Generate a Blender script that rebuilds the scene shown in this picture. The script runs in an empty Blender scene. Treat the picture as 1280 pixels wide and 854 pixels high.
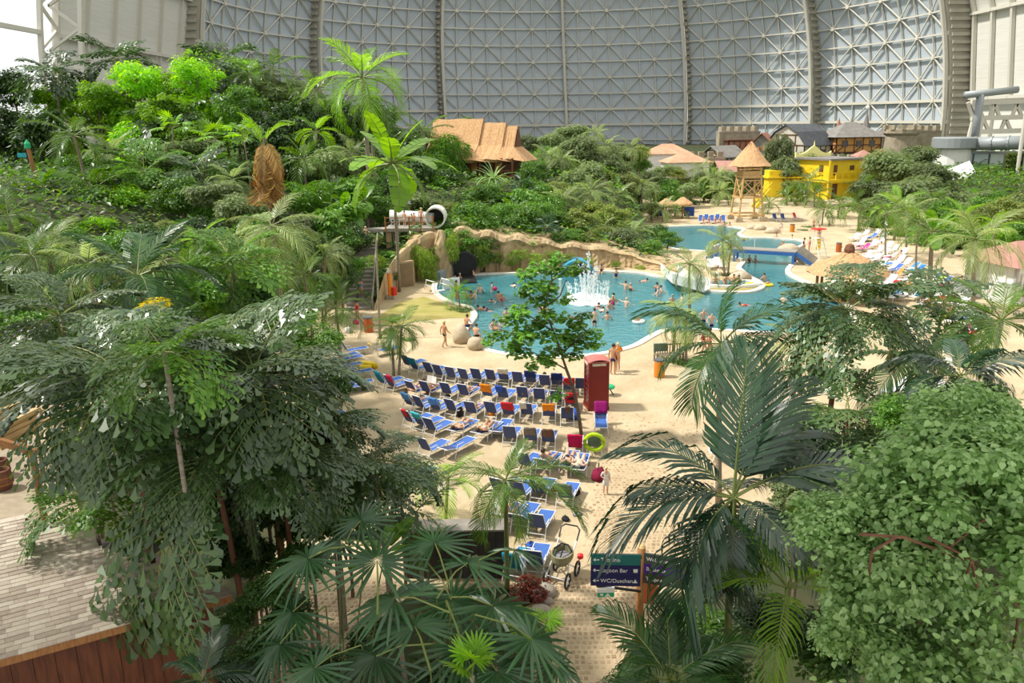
import bpy, bmesh, math, random
from mathutils import Vector, Matrix
from mathutils.geometry import tessellate_polygon

S = bpy.context.scene
COL = S.collection
# ------------------------------------------------------------------ camera
F = 1000.0                                  # focal length in pixels of the 1280 x 854 frame
CAM_H = 14.0
PITCH = math.atan(277.0 / F)
ROLL = math.radians(-0.8)
CAM_M = Matrix.Translation((0, 0, CAM_H)) @ Matrix.Rotation(math.pi/2 - PITCH, 4, 'X') @ Matrix.Rotation(ROLL, 4, 'Z')
cd = bpy.data.cameras.new('camera'); cam = bpy.data.objects.new('camera', cd); COL.objects.link(cam)
cd.sensor_width = 36.0; cd.lens = 36.0 * F / 1280.0; cd.clip_start = 0.1; cd.clip_end = 2000
cam.matrix_world = CAM_M
S.camera = cam
# ------------------------------------------------------------------ sky, sun, exposure
W = bpy.data.worlds.new('sky'); S.world = W; W.use_nodes = True
_n = W.node_tree.nodes; _bg = _n['Background']
_bg.inputs['Color'].default_value = (1.0, 0.99, 0.97, 1); _bg.inputs['Strength'].default_value = 1.2
sd = bpy.data.lights.new('sun', 'SUN'); sun = bpy.data.objects.new('sun', sd); COL.objects.link(sun)
sd.energy = 5.2; sd.color = (1.0, 0.95, 0.86); sd.angle = math.radians(4)
SUN_FROM = Vector((-0.74, 0.06, 1.0)).normalized()
sun.rotation_euler = SUN_FROM.to_track_quat('Z', 'Y').to_euler(); sun.location = (-60, 40, 120)
S.view_settings.view_transform = 'Standard'; S.view_settings.look = 'None'
S.view_settings.exposure = 0.0; S.view_settings.gamma = 1.0; S.view_settings.use_curve_mapping = False
S.cycles.max_bounces = 6; S.cycles.diffuse_bounces = 3; S.cycles.glossy_bounces = 2
S.cycles.transmission_bounces = 4; S.cycles.transparent_max_bounces = 12
S.cycles.use_denoising = True; S.cycles.caustics_reflective = False; S.cycles.caustics_refractive = False
S.cycles.sample_clamp_indirect = 6.0

# ------------------------------------------------------------------ helpers
rnd = random.Random(7)
def U(a, b): return rnd.uniform(a, b)
def ray(px, py):
    d = CAM_M.to_3x3() @ Vector(((px-640)/F, -(py-427)/F, -1.0)); return d
def G(px, py, z=0.0):                         # point of the level z seen at a pixel
    d = ray(px, py); t = (z - CAM_H) / d.z
    return Vector((d.x*t, d.y*t, z))
def P(px, py, Y):                             # point at the distance Y seen at a pixel
    d = ray(px, py); t = Y / d.y
    return Vector((d.x*t, Y, CAM_H + d.z*t))
def ppm(p):                                   # pixels per metre at a point
    q = CAM_M.inverted() @ Vector(p); return F / -q.z
def sm(a, b, x):
    t = max(0, min(1, (x-a)/(b-a))); return t*t*(3-2*t)
def R3(x=0, y=0, z=0):
    return Matrix.Rotation(z, 3, 'Z') @ Matrix.Rotation(y, 3, 'Y') @ Matrix.Rotation(x, 3, 'X')
def basis(d, up=Vector((0, 0, 1))):
    d = d.normalized(); s = d.cross(up)
    if s.length < 1e-4: s = Vector((1, 0, 0))
    s.normalize(); return d, s, s.cross(d).normalized()

class MB:
    def __init__(self): self.v = []; self.f = []; self.m = []
    def add(self, vs, fs, mi=0):
        o = len(self.v); self.v += [tuple(x) for x in vs]
        self.f += [tuple(i+o for i in f) for f in fs]; self.m += [mi]*len(fs)
    def box(self, c, s, R=None, mi=0, taper=1.0):
        x, y, z = s[0]/2, s[1]/2, s[2]/2; c = Vector(c)
        vs = [Vector((a*x*(taper if k > 0 else 1), b*y*(taper if k > 0 else 1), k*z)) for k in (-1, 1) for b in (-1, 1) for a in (-1, 1)]
        if R is not None: vs = [R @ v for v in vs]
        self.add([v+c for v in vs], [(0,2,3,1),(4,5,7,6),(0,1,5,4),(1,3,7,5),(3,2,6,7),(2,0,4,6)], mi)
    def bar(self, p, q, w, h=None, mi=0, up=Vector((0, 0, 1))):
        p = Vector(p); q = Vector(q); h = h or w
        d, s, u = basis(q-p, up); R = Matrix((d, s, u)).transposed()
        self.box((p+q)/2, ((q-p).length, w, h), R, mi)
    def tube(self, pts, r, n=6, mi=0, cap=True):
        pts = [Vector(p) for p in pts]; k = len(pts)
        if not hasattr(r, '__len__'): r = [r]*k
        vs = []
        for i, p in enumerate(pts):
            d = pts[min(i+1, k-1)] - pts[max(i-1, 0)]
            d, s, u = basis(d, Vector((0, 0, 1)) if abs(d.normalized().z) < .95 else Vector((0, 1, 0)))
            for j in range(n):
                a = 2*math.pi*j/n; vs.append(p + s*(math.cos(a)*r[i]) + u*(math.sin(a)*r[i]))
        fs = [(i*n+j, i*n+(j+1)%n, (i+1)*n+(j+1)%n, (i+1)*n+j) for i in range(k-1) for j in range(n)]
        if cap: fs += [tuple(range(n-1, -1, -1)), tuple((k-1)*n+j for j in range(n))]
        self.add(vs, fs, mi)
    def lathe(self, prof, n=12, c=(0, 0, 0), mi=0, sx=1, sy=1):
        c = Vector(c); vs = []
        for r, z in prof:
            for j in range(n):
                a = 2*math.pi*j/n; vs.append(c + Vector((math.cos(a)*r*sx, math.sin(a)*r*sy, z)))
        fs = [(i*n+j, i*n+(j+1)%n, (i+1)*n+(j+1)%n, (i+1)*n+j) for i in range(len(prof)-1) for j in range(n)]
        fs += [tuple(range(n-1, -1, -1)), tuple((len(prof)-1)*n+j for j in range(n))]
        self.add(vs, fs, mi)
    def prism(self, poly, d, mi=0):           # poly: 3D points of a flat outline, d: extrusion vector
        n = len(poly); d = Vector(d); a = [Vector(p) for p in poly]
        self.add(a + [p+d for p in a], [tuple(range(n-1, -1, -1)), tuple(range(n, 2*n))] +
                 [(i, (i+1) % n, n+(i+1) % n, n+i) for i in range(n)], mi)
    def mesh(self, name, mats, smooth=False):
        me = bpy.data.meshes.new(name); me.from_pydata(self.v, [], self.f)
        for m in (mats if isinstance(mats, (list, tuple)) else [mats]): me.materials.append(m)
        if any(self.m): me.polygons.foreach_set('material_index', self.m)
        if smooth: me.polygons.foreach_set('use_smooth', [True]*len(me.polygons))
        me.update(); return me
    def build(self, name, mats, parent=None, smooth=False, **kw):
        return link(name, self.mesh(name, mats, smooth), parent, **kw)
def link(name, me, parent=None, loc=None, M=None, **props):
    o = bpy.data.objects.new(name, me); COL.objects.link(o)
    if parent is not None: o.parent = parent
    if loc is not None: o.location = loc
    if M is not None: o.matrix_basis = M
    for k, v in props.items(): o[k] = v
    return o
def tag(o, label, cat, group=None):
    o['label'] = label; o['category'] = cat
    if group: o['group'] = group
    return o
def thing(name, label, cat, loc=(0, 0, 0), rz=0.0, group=None, s=1.0):
    o = link(name, None, None, loc); o.rotation_euler = (0, 0, rz); o.scale = (s, s, s)
    o.empty_display_size = 0.2
    return tag(o, label, cat, group)
def struct(name, mb, mats, parent=None, smooth=False):
    o = mb.build(name, mats, parent, smooth)
    if parent is None: o['kind'] = 'structure'
    return o
def copy_tree(o, kids, loc, rz=0.0, s=1.0):   # a thing with copies of its parts (kids: list of part objects)
    c = o.copy(); COL.objects.link(c); c.location = loc; c.rotation_euler = (0, 0, rz); c.scale = (s, s, s)
    for k in kids:
        d = k.copy(); COL.objects.link(d); d.parent = c
    return c
_O = ['', 'first', 'second', 'third', 'fourth', 'fifth', 'sixth', 'seventh', 'eighth', 'ninth', 'tenth', 'eleventh', 'twelfth', 'thirteenth',
    'fourteenth', 'fifteenth', 'sixteenth', 'seventeenth', 'eighteenth', 'nineteenth', 'twentieth']
ORD = _O + [t + '-' + _O[i] for t in ('twenty', 'thirty') for i in range(1, 10)]

# ------------------------------------------------------------------ materials
MATS = {}
def mat(name, c, rough=0.6, c2=None, scale=4.0, bump=0.0, bscale=None, spec=0.4, metal=0.0, island=False, coord='Object', stretch=None, detail=4):
    m = bpy.data.materials.new(name); m.use_nodes = True; nt = m.node_tree; b = nt.nodes['Principled BSDF']
    b.inputs['Base Color'].default_value = (*c, 1); b.inputs['Roughness'].default_value = rough
    b.inputs['Specular IOR Level'].default_value = spec; b.inputs['Metallic'].default_value = metal
    L = nt.links; tc = nt.nodes.new('ShaderNodeTexCoord'); vec = tc.outputs[coord]
    if stretch:
        mp = nt.nodes.new('ShaderNodeMapping'); mp.inputs['Scale'].default_value = stretch
        L.new(vec, mp.inputs['Vector']); vec = mp.outputs['Vector']
    if c2 is not None:
        nz = nt.nodes.new('ShaderNodeTexNoise'); nz.inputs['Scale'].default_value = scale; nz.inputs['Detail'].default_value = detail
        L.new(vec, nz.inputs['Vector']); mx = nt.nodes.new('ShaderNodeMix'); mx.data_type = 'RGBA'
        cr = nt.nodes.new('ShaderNodeMapRange'); cr.inputs[1].default_value = 0.32; cr.inputs[2].default_value = 0.68
        if island:
            ge = nt.nodes.new('ShaderNodeNewGeometry'); L.new(ge.outputs['Random Per Island'], mx.inputs['Factor'])
        else:
            L.new(nz.outputs['Fac'], cr.inputs[0]); L.new(cr.outputs[0], mx.inputs['Factor'])
        mx.inputs['A'].default_value = (*c, 1); mx.inputs['B'].default_value = (*c2, 1)
        L.new(mx.outputs['Result'], b.inputs['Base Color'])
    if bump:
        nb = nt.nodes.new('ShaderNodeTexNoise'); nb.inputs['Scale'].default_value = bscale or scale*4; nb.inputs['Detail'].default_value = 5
        L.new(vec, nb.inputs['Vector']); bp = nt.nodes.new('ShaderNodeBump'); bp.inputs['Strength'].default_value = bump
        bp.inputs['Distance'].default_value = 0.1
        L.new(nb.outputs['Fac'], bp.inputs['Height']); L.new(bp.outputs['Normal'], b.inputs['Normal'])
    MATS[name] = m; return m
def leaf(name, c, c2, rough=0.38, trans=0.35, spec=0.5, tc=None, objvar=0.35):
    # a leaf: gloss on its face, light through its blade, each leaf and each plant a little different
    m = bpy.data.materials.new(name); m.use_nodes = True; nt = m.node_tree; L = nt.links; b = nt.nodes['Principled BSDF']
    out = nt.nodes['Material Output']
    ge = nt.nodes.new('ShaderNodeNewGeometry'); oi = nt.nodes.new('ShaderNodeObjectInfo')
    mx = nt.nodes.new('ShaderNodeMix'); mx.data_type = 'RGBA'
    mx.inputs['A'].default_value = (*c, 1); mx.inputs['B'].default_value = (*c2, 1)
    L.new(ge.outputs['Random Per Island'], mx.inputs['Factor'])
    hs = nt.nodes.new('ShaderNodeHueSaturation')
    mr = nt.nodes.new('ShaderNodeMapRange'); mr.inputs[3].default_value = 1-objvar; mr.inputs[4].default_value = 1+objvar
    L.new(oi.outputs['Random'], mr.inputs[0]); L.new(mr.outputs[0], hs.inputs['Value'])
    L.new(mx.outputs['Result'], hs.inputs['Color'])
    L.new(hs.outputs['Color'], b.inputs['Base Color']); b.inputs['Roughness'].default_value = rough
    b.inputs['Specular IOR Level'].default_value = spec
    t = nt.nodes.new('ShaderNodeBsdfTranslucent'); ms = nt.nodes.new('ShaderNodeMixShader'); ms.inputs[0].default_value = trans
    h2 = nt.nodes.new('ShaderNodeHueSaturation'); h2.inputs['Saturation'].default_value = 1.15; h2.inputs['Value'].default_value = 1.9
    h2.inputs['Hue'].default_value = 0.485
    L.new(hs.outputs['Color'], h2.inputs['Color']); L.new(h2.outputs['Color'], t.inputs['Color'])
    L.new(b.outputs[0], ms.inputs[1]); L.new(t.outputs[0], ms.inputs[2]); L.new(ms.outputs[0], out.inputs['Surface'])
    MATS[name] = m; return m
def M_(n): return MATS[n]

mat('sand', (0.56, 0.455, 0.30), 0.95, (0.43, 0.335, 0.205), 0.5, bump=1.0, bscale=2.6, detail=9)
mat('soil', (0.030, 0.050, 0.014), 0.95, (0.055, 0.055, 0.022), 0.6, bump=0.4)
mat('paver', (0.50, 0.375, 0.245), 0.9, (0.33, 0.225, 0.13), 5, island=True, bump=0.25, bscale=25)
mat('mortar', (0.30, 0.24, 0.17), 0.95, (0.40, 0.33, 0.24), 2)
mat('white', (0.80, 0.80, 0.77), 0.45)
mat('white_metal', (0.74, 0.75, 0.76), 0.35, spec=0.5)
mat('coping', (0.80, 0.76, 0.68), 0.7, (0.68, 0.63, 0.54), 1.5, bump=0.2)
mat('pool_tile', (0.30, 0.66, 0.70), 0.5, (0.20, 0.55, 0.62), 0.5)
mat('rock', (0.56, 0.42, 0.245), 0.9, (0.34, 0.24, 0.13), 0.5, bump=1.0, bscale=1.2, detail=7, stretch=(1.6, 1.6, .5))
mat('boulder', (0.56, 0.47, 0.34), 0.9, (0.38, 0.31, 0.22), 1.2, bump=0.7, bscale=3)
mat('grey_stone', (0.42, 0.37, 0.31), 0.9, (0.26, 0.23, 0.19), 1.2, bump=0.7, bscale=3)
mat('steel_panel', (0.48, 0.545, 0.60), 0.6, (0.52, 0.585, 0.635), 0.05)
mat('dark_gap', (0.10, 0.11, 0.12), 0.6)
mat('steel_light', (0.62, 0.60, 0.52), 0.6)
mat('steel_beige', (0.46, 0.44, 0.36), 0.6, (0.38, 0.36, 0.29), 0.3)
mat('membrane', (0.76, 0.755, 0.69), 0.75, (0.68, 0.675, 0.61), 0.6, stretch=(0.2, 0.2, 6))
mat('duct', (0.30, 0.33, 0.34), 0.5, metal=0.2)
mat('thatch', (0.74, 0.47, 0.25), 0.95, (0.50, 0.28, 0.13), 1.1, bump=1.0, bscale=3.5, stretch=(6, 6, 1))
mat('dark_wood', (0.10, 0.045, 0.025), 0.6, (0.16, 0.07, 0.035), 1.5, stretch=(8, 8, 1))
mat('red_wood', (0.17, 0.055, 0.025), 0.5, (0.09, 0.03, 0.015), 1.5, stretch=(8, 8, 1))
mat('shingle', (0.52, 0.45, 0.37), 0.85, (0.36, 0.30, 0.24), 3, island=True, bump=0.2, bscale=20)
mat('bamboo', (0.66, 0.45, 0.20), 0.5, (0.50, 0.33, 0.14), 3)
mat('post_wood', (0.38, 0.18, 0.06), 0.6, (0.26, 0.11, 0.035), 3, stretch=(8, 8, 1))
mat('grey_wood', (0.30, 0.27, 0.23), 0.85, (0.20, 0.18, 0.16), 2)
mat('timber_white', (0.66, 0.63, 0.55), 0.8, (0.56, 0.52, 0.44), 0.8)
mat('slate', (0.07, 0.08, 0.095), 0.7, (0.11, 0.12, 0.13), 1)
mat('grey_roof', (0.24, 0.23, 0.21), 0.85, (0.17, 0.16, 0.15), 1)
mat('castle', (0.42, 0.37, 0.27), 0.9, (0.28, 0.24, 0.17), 0.8, bump=0.6)
mat('brick_red', (0.40, 0.19, 0.12), 0.8, (0.32, 0.14, 0.09), 1)
mat('tile_roof', (0.60, 0.34, 0.22), 0.85, (0.46, 0.25, 0.15), 1.2)
mat('pink_roof', (0.44, 0.235, 0.19), 0.85, (0.36, 0.19, 0.15), 1)
mat('ochre_panel', (0.60, 0.32, 0.10), 0.8, (0.50, 0.25, 0.07), 1)
mat('yellow', (0.82, 0.62, 0.02), 0.55, (0.74, 0.53, 0.02), 1)
mat('yellow_pale', (0.85, 0.80, 0.32), 0.6)
mat('orange_wall', (0.62, 0.20, 0.04), 0.7, (0.54, 0.16, 0.03), 0.8)
mat('blue_paint', (0.03, 0.12, 0.38), 0.5)
mat('deck_grey', (0.34, 0.32, 0.28), 0.8, (0.25, 0.23, 0.2), 2)
mat('black', (0.012, 0.012, 0.014), 0.5)
mat('dark_board', (0.03, 0.025, 0.02), 0.8, (0.05, 0.04, 0.03), 2)
mat('phone_red', (0.20, 0.013, 0.012), 0.35, (0.17, 0.011, 0.010), 1)
mat('phone_roof', (0.50, 0.15, 0.13), 0.6)
mat('bin_orange', (0.62, 0.22, 0.02), 0.5); mat('bin_red', (0.42, 0.10, 0.025), 0.5)
mat('orange', (0.80, 0.25, 0.02), 0.5); mat('life_red', (0.70, 0.03, 0.02), 0.5)
mat('mesh_blue', (0.035, 0.09, 0.36), 0.7, (0.05, 0.12, 0.44), 3)
mat('mesh_grey', (0.055, 0.075, 0.19), 0.8, (0.04, 0.06, 0.17), 3)
mat('tub_yellow', (0.85, 0.62, 0.01), 0.35)
mat('olive', (0.23, 0.22, 0.12), 0.8); mat('toy_red', (0.75, 0.01, 0.02), 0.4)
mat('sign_navy', (0.008, 0.01, 0.10), 0.5); mat('sign_teal', (0.01, 0.16, 0.16), 0.5); mat('sign_purple', (0.05, 0.01, 0.18), 0.5)
mat('sign_brown', (0.045, 0.025, 0.025), 0.5); mat('sign_grey', (0.05, 0.06, 0.055), 0.5); mat('sign_green', (0.01, 0.38, 0.16), 0.5)
mat('bark', (0.20, 0.15, 0.10), 0.9, (0.10, 0.075, 0.05), 3, bump=0.5, bscale=8)
mat('bark_red', (0.20, 0.09, 0.05), 0.8, (0.13, 0.05, 0.03), 3)
mat('palm_grey', (0.33, 0.28, 0.21), 0.85, (0.22, 0.18, 0.13), 2, stretch=(1, 1, 8), bump=0.4, bscale=3)
mat('palm_green', (0.09, 0.13, 0.035), 0.5, (0.14, 0.15, 0.05), 2)
mat('rachis', (0.16, 0.20, 0.05), 0.5)
for _k, _c in dict(teal=(0.0, 0.22, 0.34), navy=(0.012, 0.03, 0.15), pink=(0.62, 0.03, 0.16), red=(0.62, 0.02, 0.03), crimson=(0.55, 0.0, 0.07), magenta=(0.28, 0.0, 0.14),
                   orange_cloth=(0.85, 0.27, 0.01), lime_cloth=(0.50, 0.75, 0.02), sky_cloth=(0.10, 0.28, 0.62), taupe=(0.17, 0.14, 0.12), sage=(0.16, 0.23, 0.18),
                   cream=(0.72, 0.66, 0.54), aqua=(0.05, 0.45, 0.55), black_cloth=(0.015, 0.015, 0.02), grey_cloth=(0.25, 0.25, 0.27), purple=(0.20, 0.12, 0.38),
                   white_cloth=(0.78, 0.78, 0.76), brown_cloth=(0.16, 0.08, 0.05), maroon=(0.22, 0.005, 0.04), blue_cloth=(0.03, 0.10, 0.45), yellow_cloth=(0.8, 0.55, 0.02)).items():
    mat(_k, _c, 0.9, tuple(x*0.75 for x in _c), 6, bump=0.3, bscale=20)
mat('skin', (0.62, 0.37, 0.25), 0.6); mat('skin_tan', (0.50, 0.26, 0.14), 0.6); mat('skin_pale', (0.70, 0.48, 0.36), 0.6)
mat('hair_brown', (0.05, 0.025, 0.012), 0.6); mat('hair_black', (0.012, 0.01, 0.01), 0.5); mat('hair_blond', (0.62, 0.47, 0.24), 0.6); mat('hair_grey', (0.4, 0.38, 0.35), 0.6)

leaf('lf_mid', (0.050, 0.155, 0.016), (0.145, 0.29, 0.038))
leaf('lf_lime', (0.13, 0.32, 0.018), (0.29, 0.52, 0.040), trans=0.5)
leaf('lf_dark', (0.018, 0.056, 0.011), (0.066, 0.135, 0.024))
leaf('lf_feather', (0.10, 0.165, 0.055), (0.25, 0.31, 0.125), rough=0.5)  # paled so the leaf colour itself carries distance haze
leaf('lf_olive', (0.135, 0.20, 0.040), (0.27, 0.32, 0.085))  # brightened as well, haze over distant shrubs put into the green
leaf('lf_yellow', (0.10, 0.16, 0.01), (0.68, 0.52, 0.02))
leaf('lf_palm', (0.048, 0.125, 0.016), (0.12, 0.21, 0.034), rough=0.32)
leaf('lf_palm_pale', (0.17, 0.25, 0.075), (0.28, 0.36, 0.14), rough=0.4)
leaf('lf_palm_dark', (0.014, 0.048, 0.020), (0.026, 0.075, 0.032), rough=0.34, trans=0.15, spec=0.8)
leaf('lf_palm_lime', (0.13, 0.29, 0.02), (0.22, 0.42, 0.045), trans=0.5)
leaf('lf_palm_dead', (0.27, 0.12, 0.03), (0.50, 0.36, 0.12), rough=0.7, trans=0.2)
leaf('lf_fishtail', (0.024, 0.068, 0.016), (0.085, 0.16, 0.045), rough=0.36, trans=0.25, spec=0.9)
leaf('lf_kentia', (0.022, 0.075, 0.020), (0.052, 0.130, 0.034), rough=0.36)
leaf('lf_fan', (0.024, 0.075, 0.026), (0.052, 0.130, 0.046), rough=0.36, trans=0.2, spec=0.6)
leaf('lf_banana', (0.12, 0.26, 0.022), (0.19, 0.36, 0.035), rough=0.35, trans=0.4)
leaf('lf_round', (0.07, 0.20, 0.03), (0.19, 0.38, 0.075), rough=0.34)
leaf('lf_mint', (0.13, 0.26, 0.06), (0.37, 0.53, 0.235), rough=0.42, trans=0.3, objvar=.15)
leaf('lf_vine', (0.12, 0.22, 0.02), (0.24, 0.33, 0.05))
leaf('lf_redleaf', (0.22, 0.03, 0.015), (0.05, 0.03, 0.015))
leaf('lf_cover', (0.06, 0.16, 0.02), (0.12, 0.22, 0.04))
# ================================================================== the ground, the pool, the hall
def catmull(pts, k=5, closed=True):
    n = len(pts); out = []
    for i in range(n if closed else n-1):
        p0, p1, p2, p3 = (pts[(i+j) % n] if closed else pts[max(0, min(n-1, i+j))] for j in (-1, 0, 1, 2))
        for s in range(k):
            t = s/k
            out.append(0.5*((2*p1) + (p2-p0)*t + (2*p0-5*p1+4*p2-p3)*t*t + (3*p1-p0-3*p2+p3)*t**3))
    if not closed: out.append(pts[-1])
    return out
POOL_PX = [(548,353),(546,364),(556,373),(570,379),(587,383),(593,388),(596,395),(591,403),(584,414),(592,427),(612,437),(640,443),(680,446),(720,445),(760,440),(790,432),
 (812,420),(832,412),(870,411),(900,412),(950,415),(1000,417),(1040,414),(1062,404),(1062,388),(1040,370),(1005,353),(990,346),(982,339),(988,330),(997,322),(984,317),
 (981,313),(998,308),(1004,304),(1000,301),(983,299.5),(965,298),(934,297),(922,292.5),(927,286),(900,282.5),(867,282.5),(830,284),(802,287),(798,293),(815,303),(845,311),
 (870,313),(890,315),(915,320),(931,326),(926,334),(930,339),(940,346),(952,353),(956,358),(948,363),(930,366),(895,365),(874,362),(860,356),(840,349),(822,346),(800,342),
 (760,340),(735,340),(700,341),(640,342),(600,343),(580,345),(563,348)]
POOL = catmull([G(*p) for p in POOL_PX], 4)
def inside(x, y, poly):
    c = False; j = len(poly)-1
    for i in range(len(poly)):
        a, b = poly[i], poly[j]
        if (a.y > y) != (b.y > y) and x < (b.x-a.x)*(y-a.y)/(b.y-a.y)+a.x: c = not c
        j = i
    return c
def poly_normals(poly):
    out = []; n = len(poly)
    for i in range(n):
        t = (poly[(i+1) % n]-poly[i-1]).normalized(); out.append(Vector((t.y, -t.x, 0)))
    return out
NRM = poly_normals(POOL)
_t = POOL[10] + NRM[10]*0.3
if inside(_t.x, _t.y, POOL): NRM = [-n for n in NRM]

# cliff behind the pool: (pixel of its foot, height of its top)
CLIFF = [(468,388,0.3),(474,380,1.5),(486,371,2.3),(500,360,2.9),(518,353,3.9),(545,346,4.0),(580,342,4.2),(640,338,3.3),(700,336,2.5),(760,334,1.9),(800,336,1.2),(832,340,0.6),(850,343,0.3)]
CL = [(G(a, b), h) for a, b, h in CLIFF]
def cliff_at(x):
    if x <= CL[0][0].x: return CL[0][0].y, CL[0][1]
    for (a, ha), (b, hb) in zip(CL, CL[1:]):
        if a.x <= x <= b.x:
            t = (x-a.x)/(b.x-a.x); return a.y+(b.y-a.y)*t, ha+(hb-ha)*t
    return CL[-1][0].y, CL[-1][1]
def H(x, y):                                  # height of the land
    h1 = 9*sm(0, 24, -15.5-x)*sm(34, 74, y)
    yb, ht = cliff_at(x)
    h2 = 0
    if y > yb+1.2 and x > -20:
        h2 = (ht + (7.0-ht)*sm(yb+2, yb+36, y))*sm(17.5, 13, x)*sm(-16, -12.4, x)
    h3 = 4.0*sm(150, 175, y)*sm(8, 26, x)
    h4 = 7.0*sm(118, 150, y)*sm(24, 12, x)
    h5 = 3.0*sm(60, 78, x)*sm(60, 110, y)
    return max(h1, h2, h3, h4, h5)
mb = MB()
gx = [-125+2.5*i for i in range(int(260/2.5))]; gy = [2+2.5*i for i in range(int(350/2.5))]
for y in gy:
    for x in gx:
        h = H(x, y); mb.v.append((x, y, h + (U(-.15, .15) if h > .3 else 0) if h > 0.06 else -3.2))
nx = len(gx)
for j in range(len(gy)-1):
    for i in range(nx-1): mb.f.append((j*nx+i, j*nx+i+1, (j+1)*nx+i+1, (j+1)*nx+i)); mb.m.append(0)
struct('ground_hill', mb, M_('soil'), smooth=True)

outer = [Vector((-60, 4, 0)), Vector((125, 4, 0)), Vector((125, 185, 0)), Vector((-60, 185, 0))]
tri = tessellate_polygon([outer, POOL])
mb = MB(); mb.add(outer + POOL, [tuple(t) for t in tri]); struct('ground_sand', mb, M_('sand'))
# pool: basin with walls, shallow rim and floor
n = len(POOL); mb = MB()
ring0 = [p+Vector((0, 0, 0)) for p in POOL]; ring1 = [p+Vector((0, 0, -0.55)) for p in POOL]
mb.add(ring0+ring1, [(i, (i+1) % n, n+(i+1) % n, n+i) for i in range(n)])
tp = tessellate_polygon([POOL])
mb.add([p+Vector((0, 0, -1.15)) for p in POOL], [tuple(t) for t in tp])
mb.add(ring1+[p+Vector((0, 0, -1.16)) for p in POOL], [(i, (i+1) % n, n+(i+1) % n, n+i) for i in range(n)])
struct('pool_floor', mb, M_('pool_tile'))
wm = bpy.data.materials.new('pool_water'); wm.use_nodes = True; nt = wm.node_tree; L = nt.links; nt.nodes.remove(nt.nodes['Principled BSDF'])
tr = nt.nodes.new('ShaderNodeBsdfTransparent'); tr.inputs['Color'].default_value = (0.52, 0.77, 0.79, 1)
gl = nt.nodes.new('ShaderNodeBsdfGlossy'); gl.inputs['Roughness'].default_value = 0.08
df = nt.nodes.new('ShaderNodeBsdfDiffuse'); df.inputs['Color'].default_value = (0.075, 0.29, 0.335, 1)
fr = nt.nodes.new('ShaderNodeFresnel'); fr.inputs['IOR'].default_value = 1.33
tc = nt.nodes.new('ShaderNodeTexCoord'); n1 = nt.nodes.new('ShaderNodeTexNoise'); n1.inputs['Scale'].default_value = 1.6; n1.inputs['Detail'].default_value = 5
bp = nt.nodes.new('ShaderNodeBump'); bp.inputs['Strength'].default_value = 0.5; bp.inputs['Distance'].default_value = 0.12
L.new(tc.outputs['Object'], n1.inputs['Vector']); L.new(n1.outputs['Fac'], bp.inputs['Height'])
for nn in (gl, fr, df): L.new(bp.outputs['Normal'], nn.inputs['Normal'])
m1 = nt.nodes.new('ShaderNodeMixShader'); m1.inputs[0].default_value = 0.62; L.new(tr.outputs[0], m1.inputs[1]); L.new(df.outputs[0], m1.inputs[2])
m2 = nt.nodes.new('ShaderNodeMixShader'); L.new(fr.outputs[0], m2.inputs[0]); L.new(m1.outputs[0], m2.inputs[1]); L.new(gl.outputs[0], m2.inputs[2])
L.new(m2.outputs[0], nt.nodes['Material Output'].inputs['Surface']); MATS['water'] = wm
mb = MB(); mb.add([p+Vector((0, 0, -0.10)) for p in POOL], [tuple(t) for t in tp]); struct('water_surface', mb, wm)
mb = MB()                                     # pale coping round the water
a = [p - nn*0.05 for p, nn in zip(POOL, NRM)]; b = [p + nn*0.42 for p, nn in zip(POOL, NRM)]
vs = []
for i in range(n): vs += [a[i]+Vector((0,0,-.16)), a[i]+Vector((0,0,.07)), b[i]+Vector((0,0,.07)), b[i]+Vector((0,0,-.03))]
fs = []
for i in range(n):
    j = (i+1) % n
    for k in range(3): fs.append((4*i+k, 4*i+k+1, 4*j+k+1, 4*j+k))
mb.add(vs, fs); struct('trim_1', mb, M_('coping'))

# paved path: every cobble is geometry, too small to pick apart singly
mb = MB(); base = MB()
def path_edge(y): return 2.2 + 0.10*(y-20) if y > 22.4 else -14
y = 16.0; row = 0
while y < 37:
    x = max(-14, path_edge(y)+U(-.3, .3)) + (0.09 if row % 2 else 0)
    xr = 7.5 if y < 28 else 8.5
    while x < xr:
        z = U(0.004, 0.022); w, d = 0.062+U(-.012, .008), 0.078+U(-.014, .01); jx, jy = U(-.012, .012), U(-.02, .02)
        if not (rnd.random() < .02+sm(24, 36, y)*0.75):
            c = [(x+jx-w, y+jy-d), (x+jx+w, y+jy-d), (x+jx+w, y+jy+d), (x+jx-w, y+jy+d)]
            mb.add([(p[0], p[1], -.01) for p in c] + [(x+jx+(p[0]-x-jx)*.72, y+jy+(p[1]-y-jy)*.72, z) for p in c],
                   [(4,5,6,7),(0,1,5,4),(1,2,6,5),(2,3,7,6),(3,0,4,7)])
        x += 0.168
    y += 0.21; row += 1
pav = struct('path_paving', mb, M_('paver'))
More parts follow.
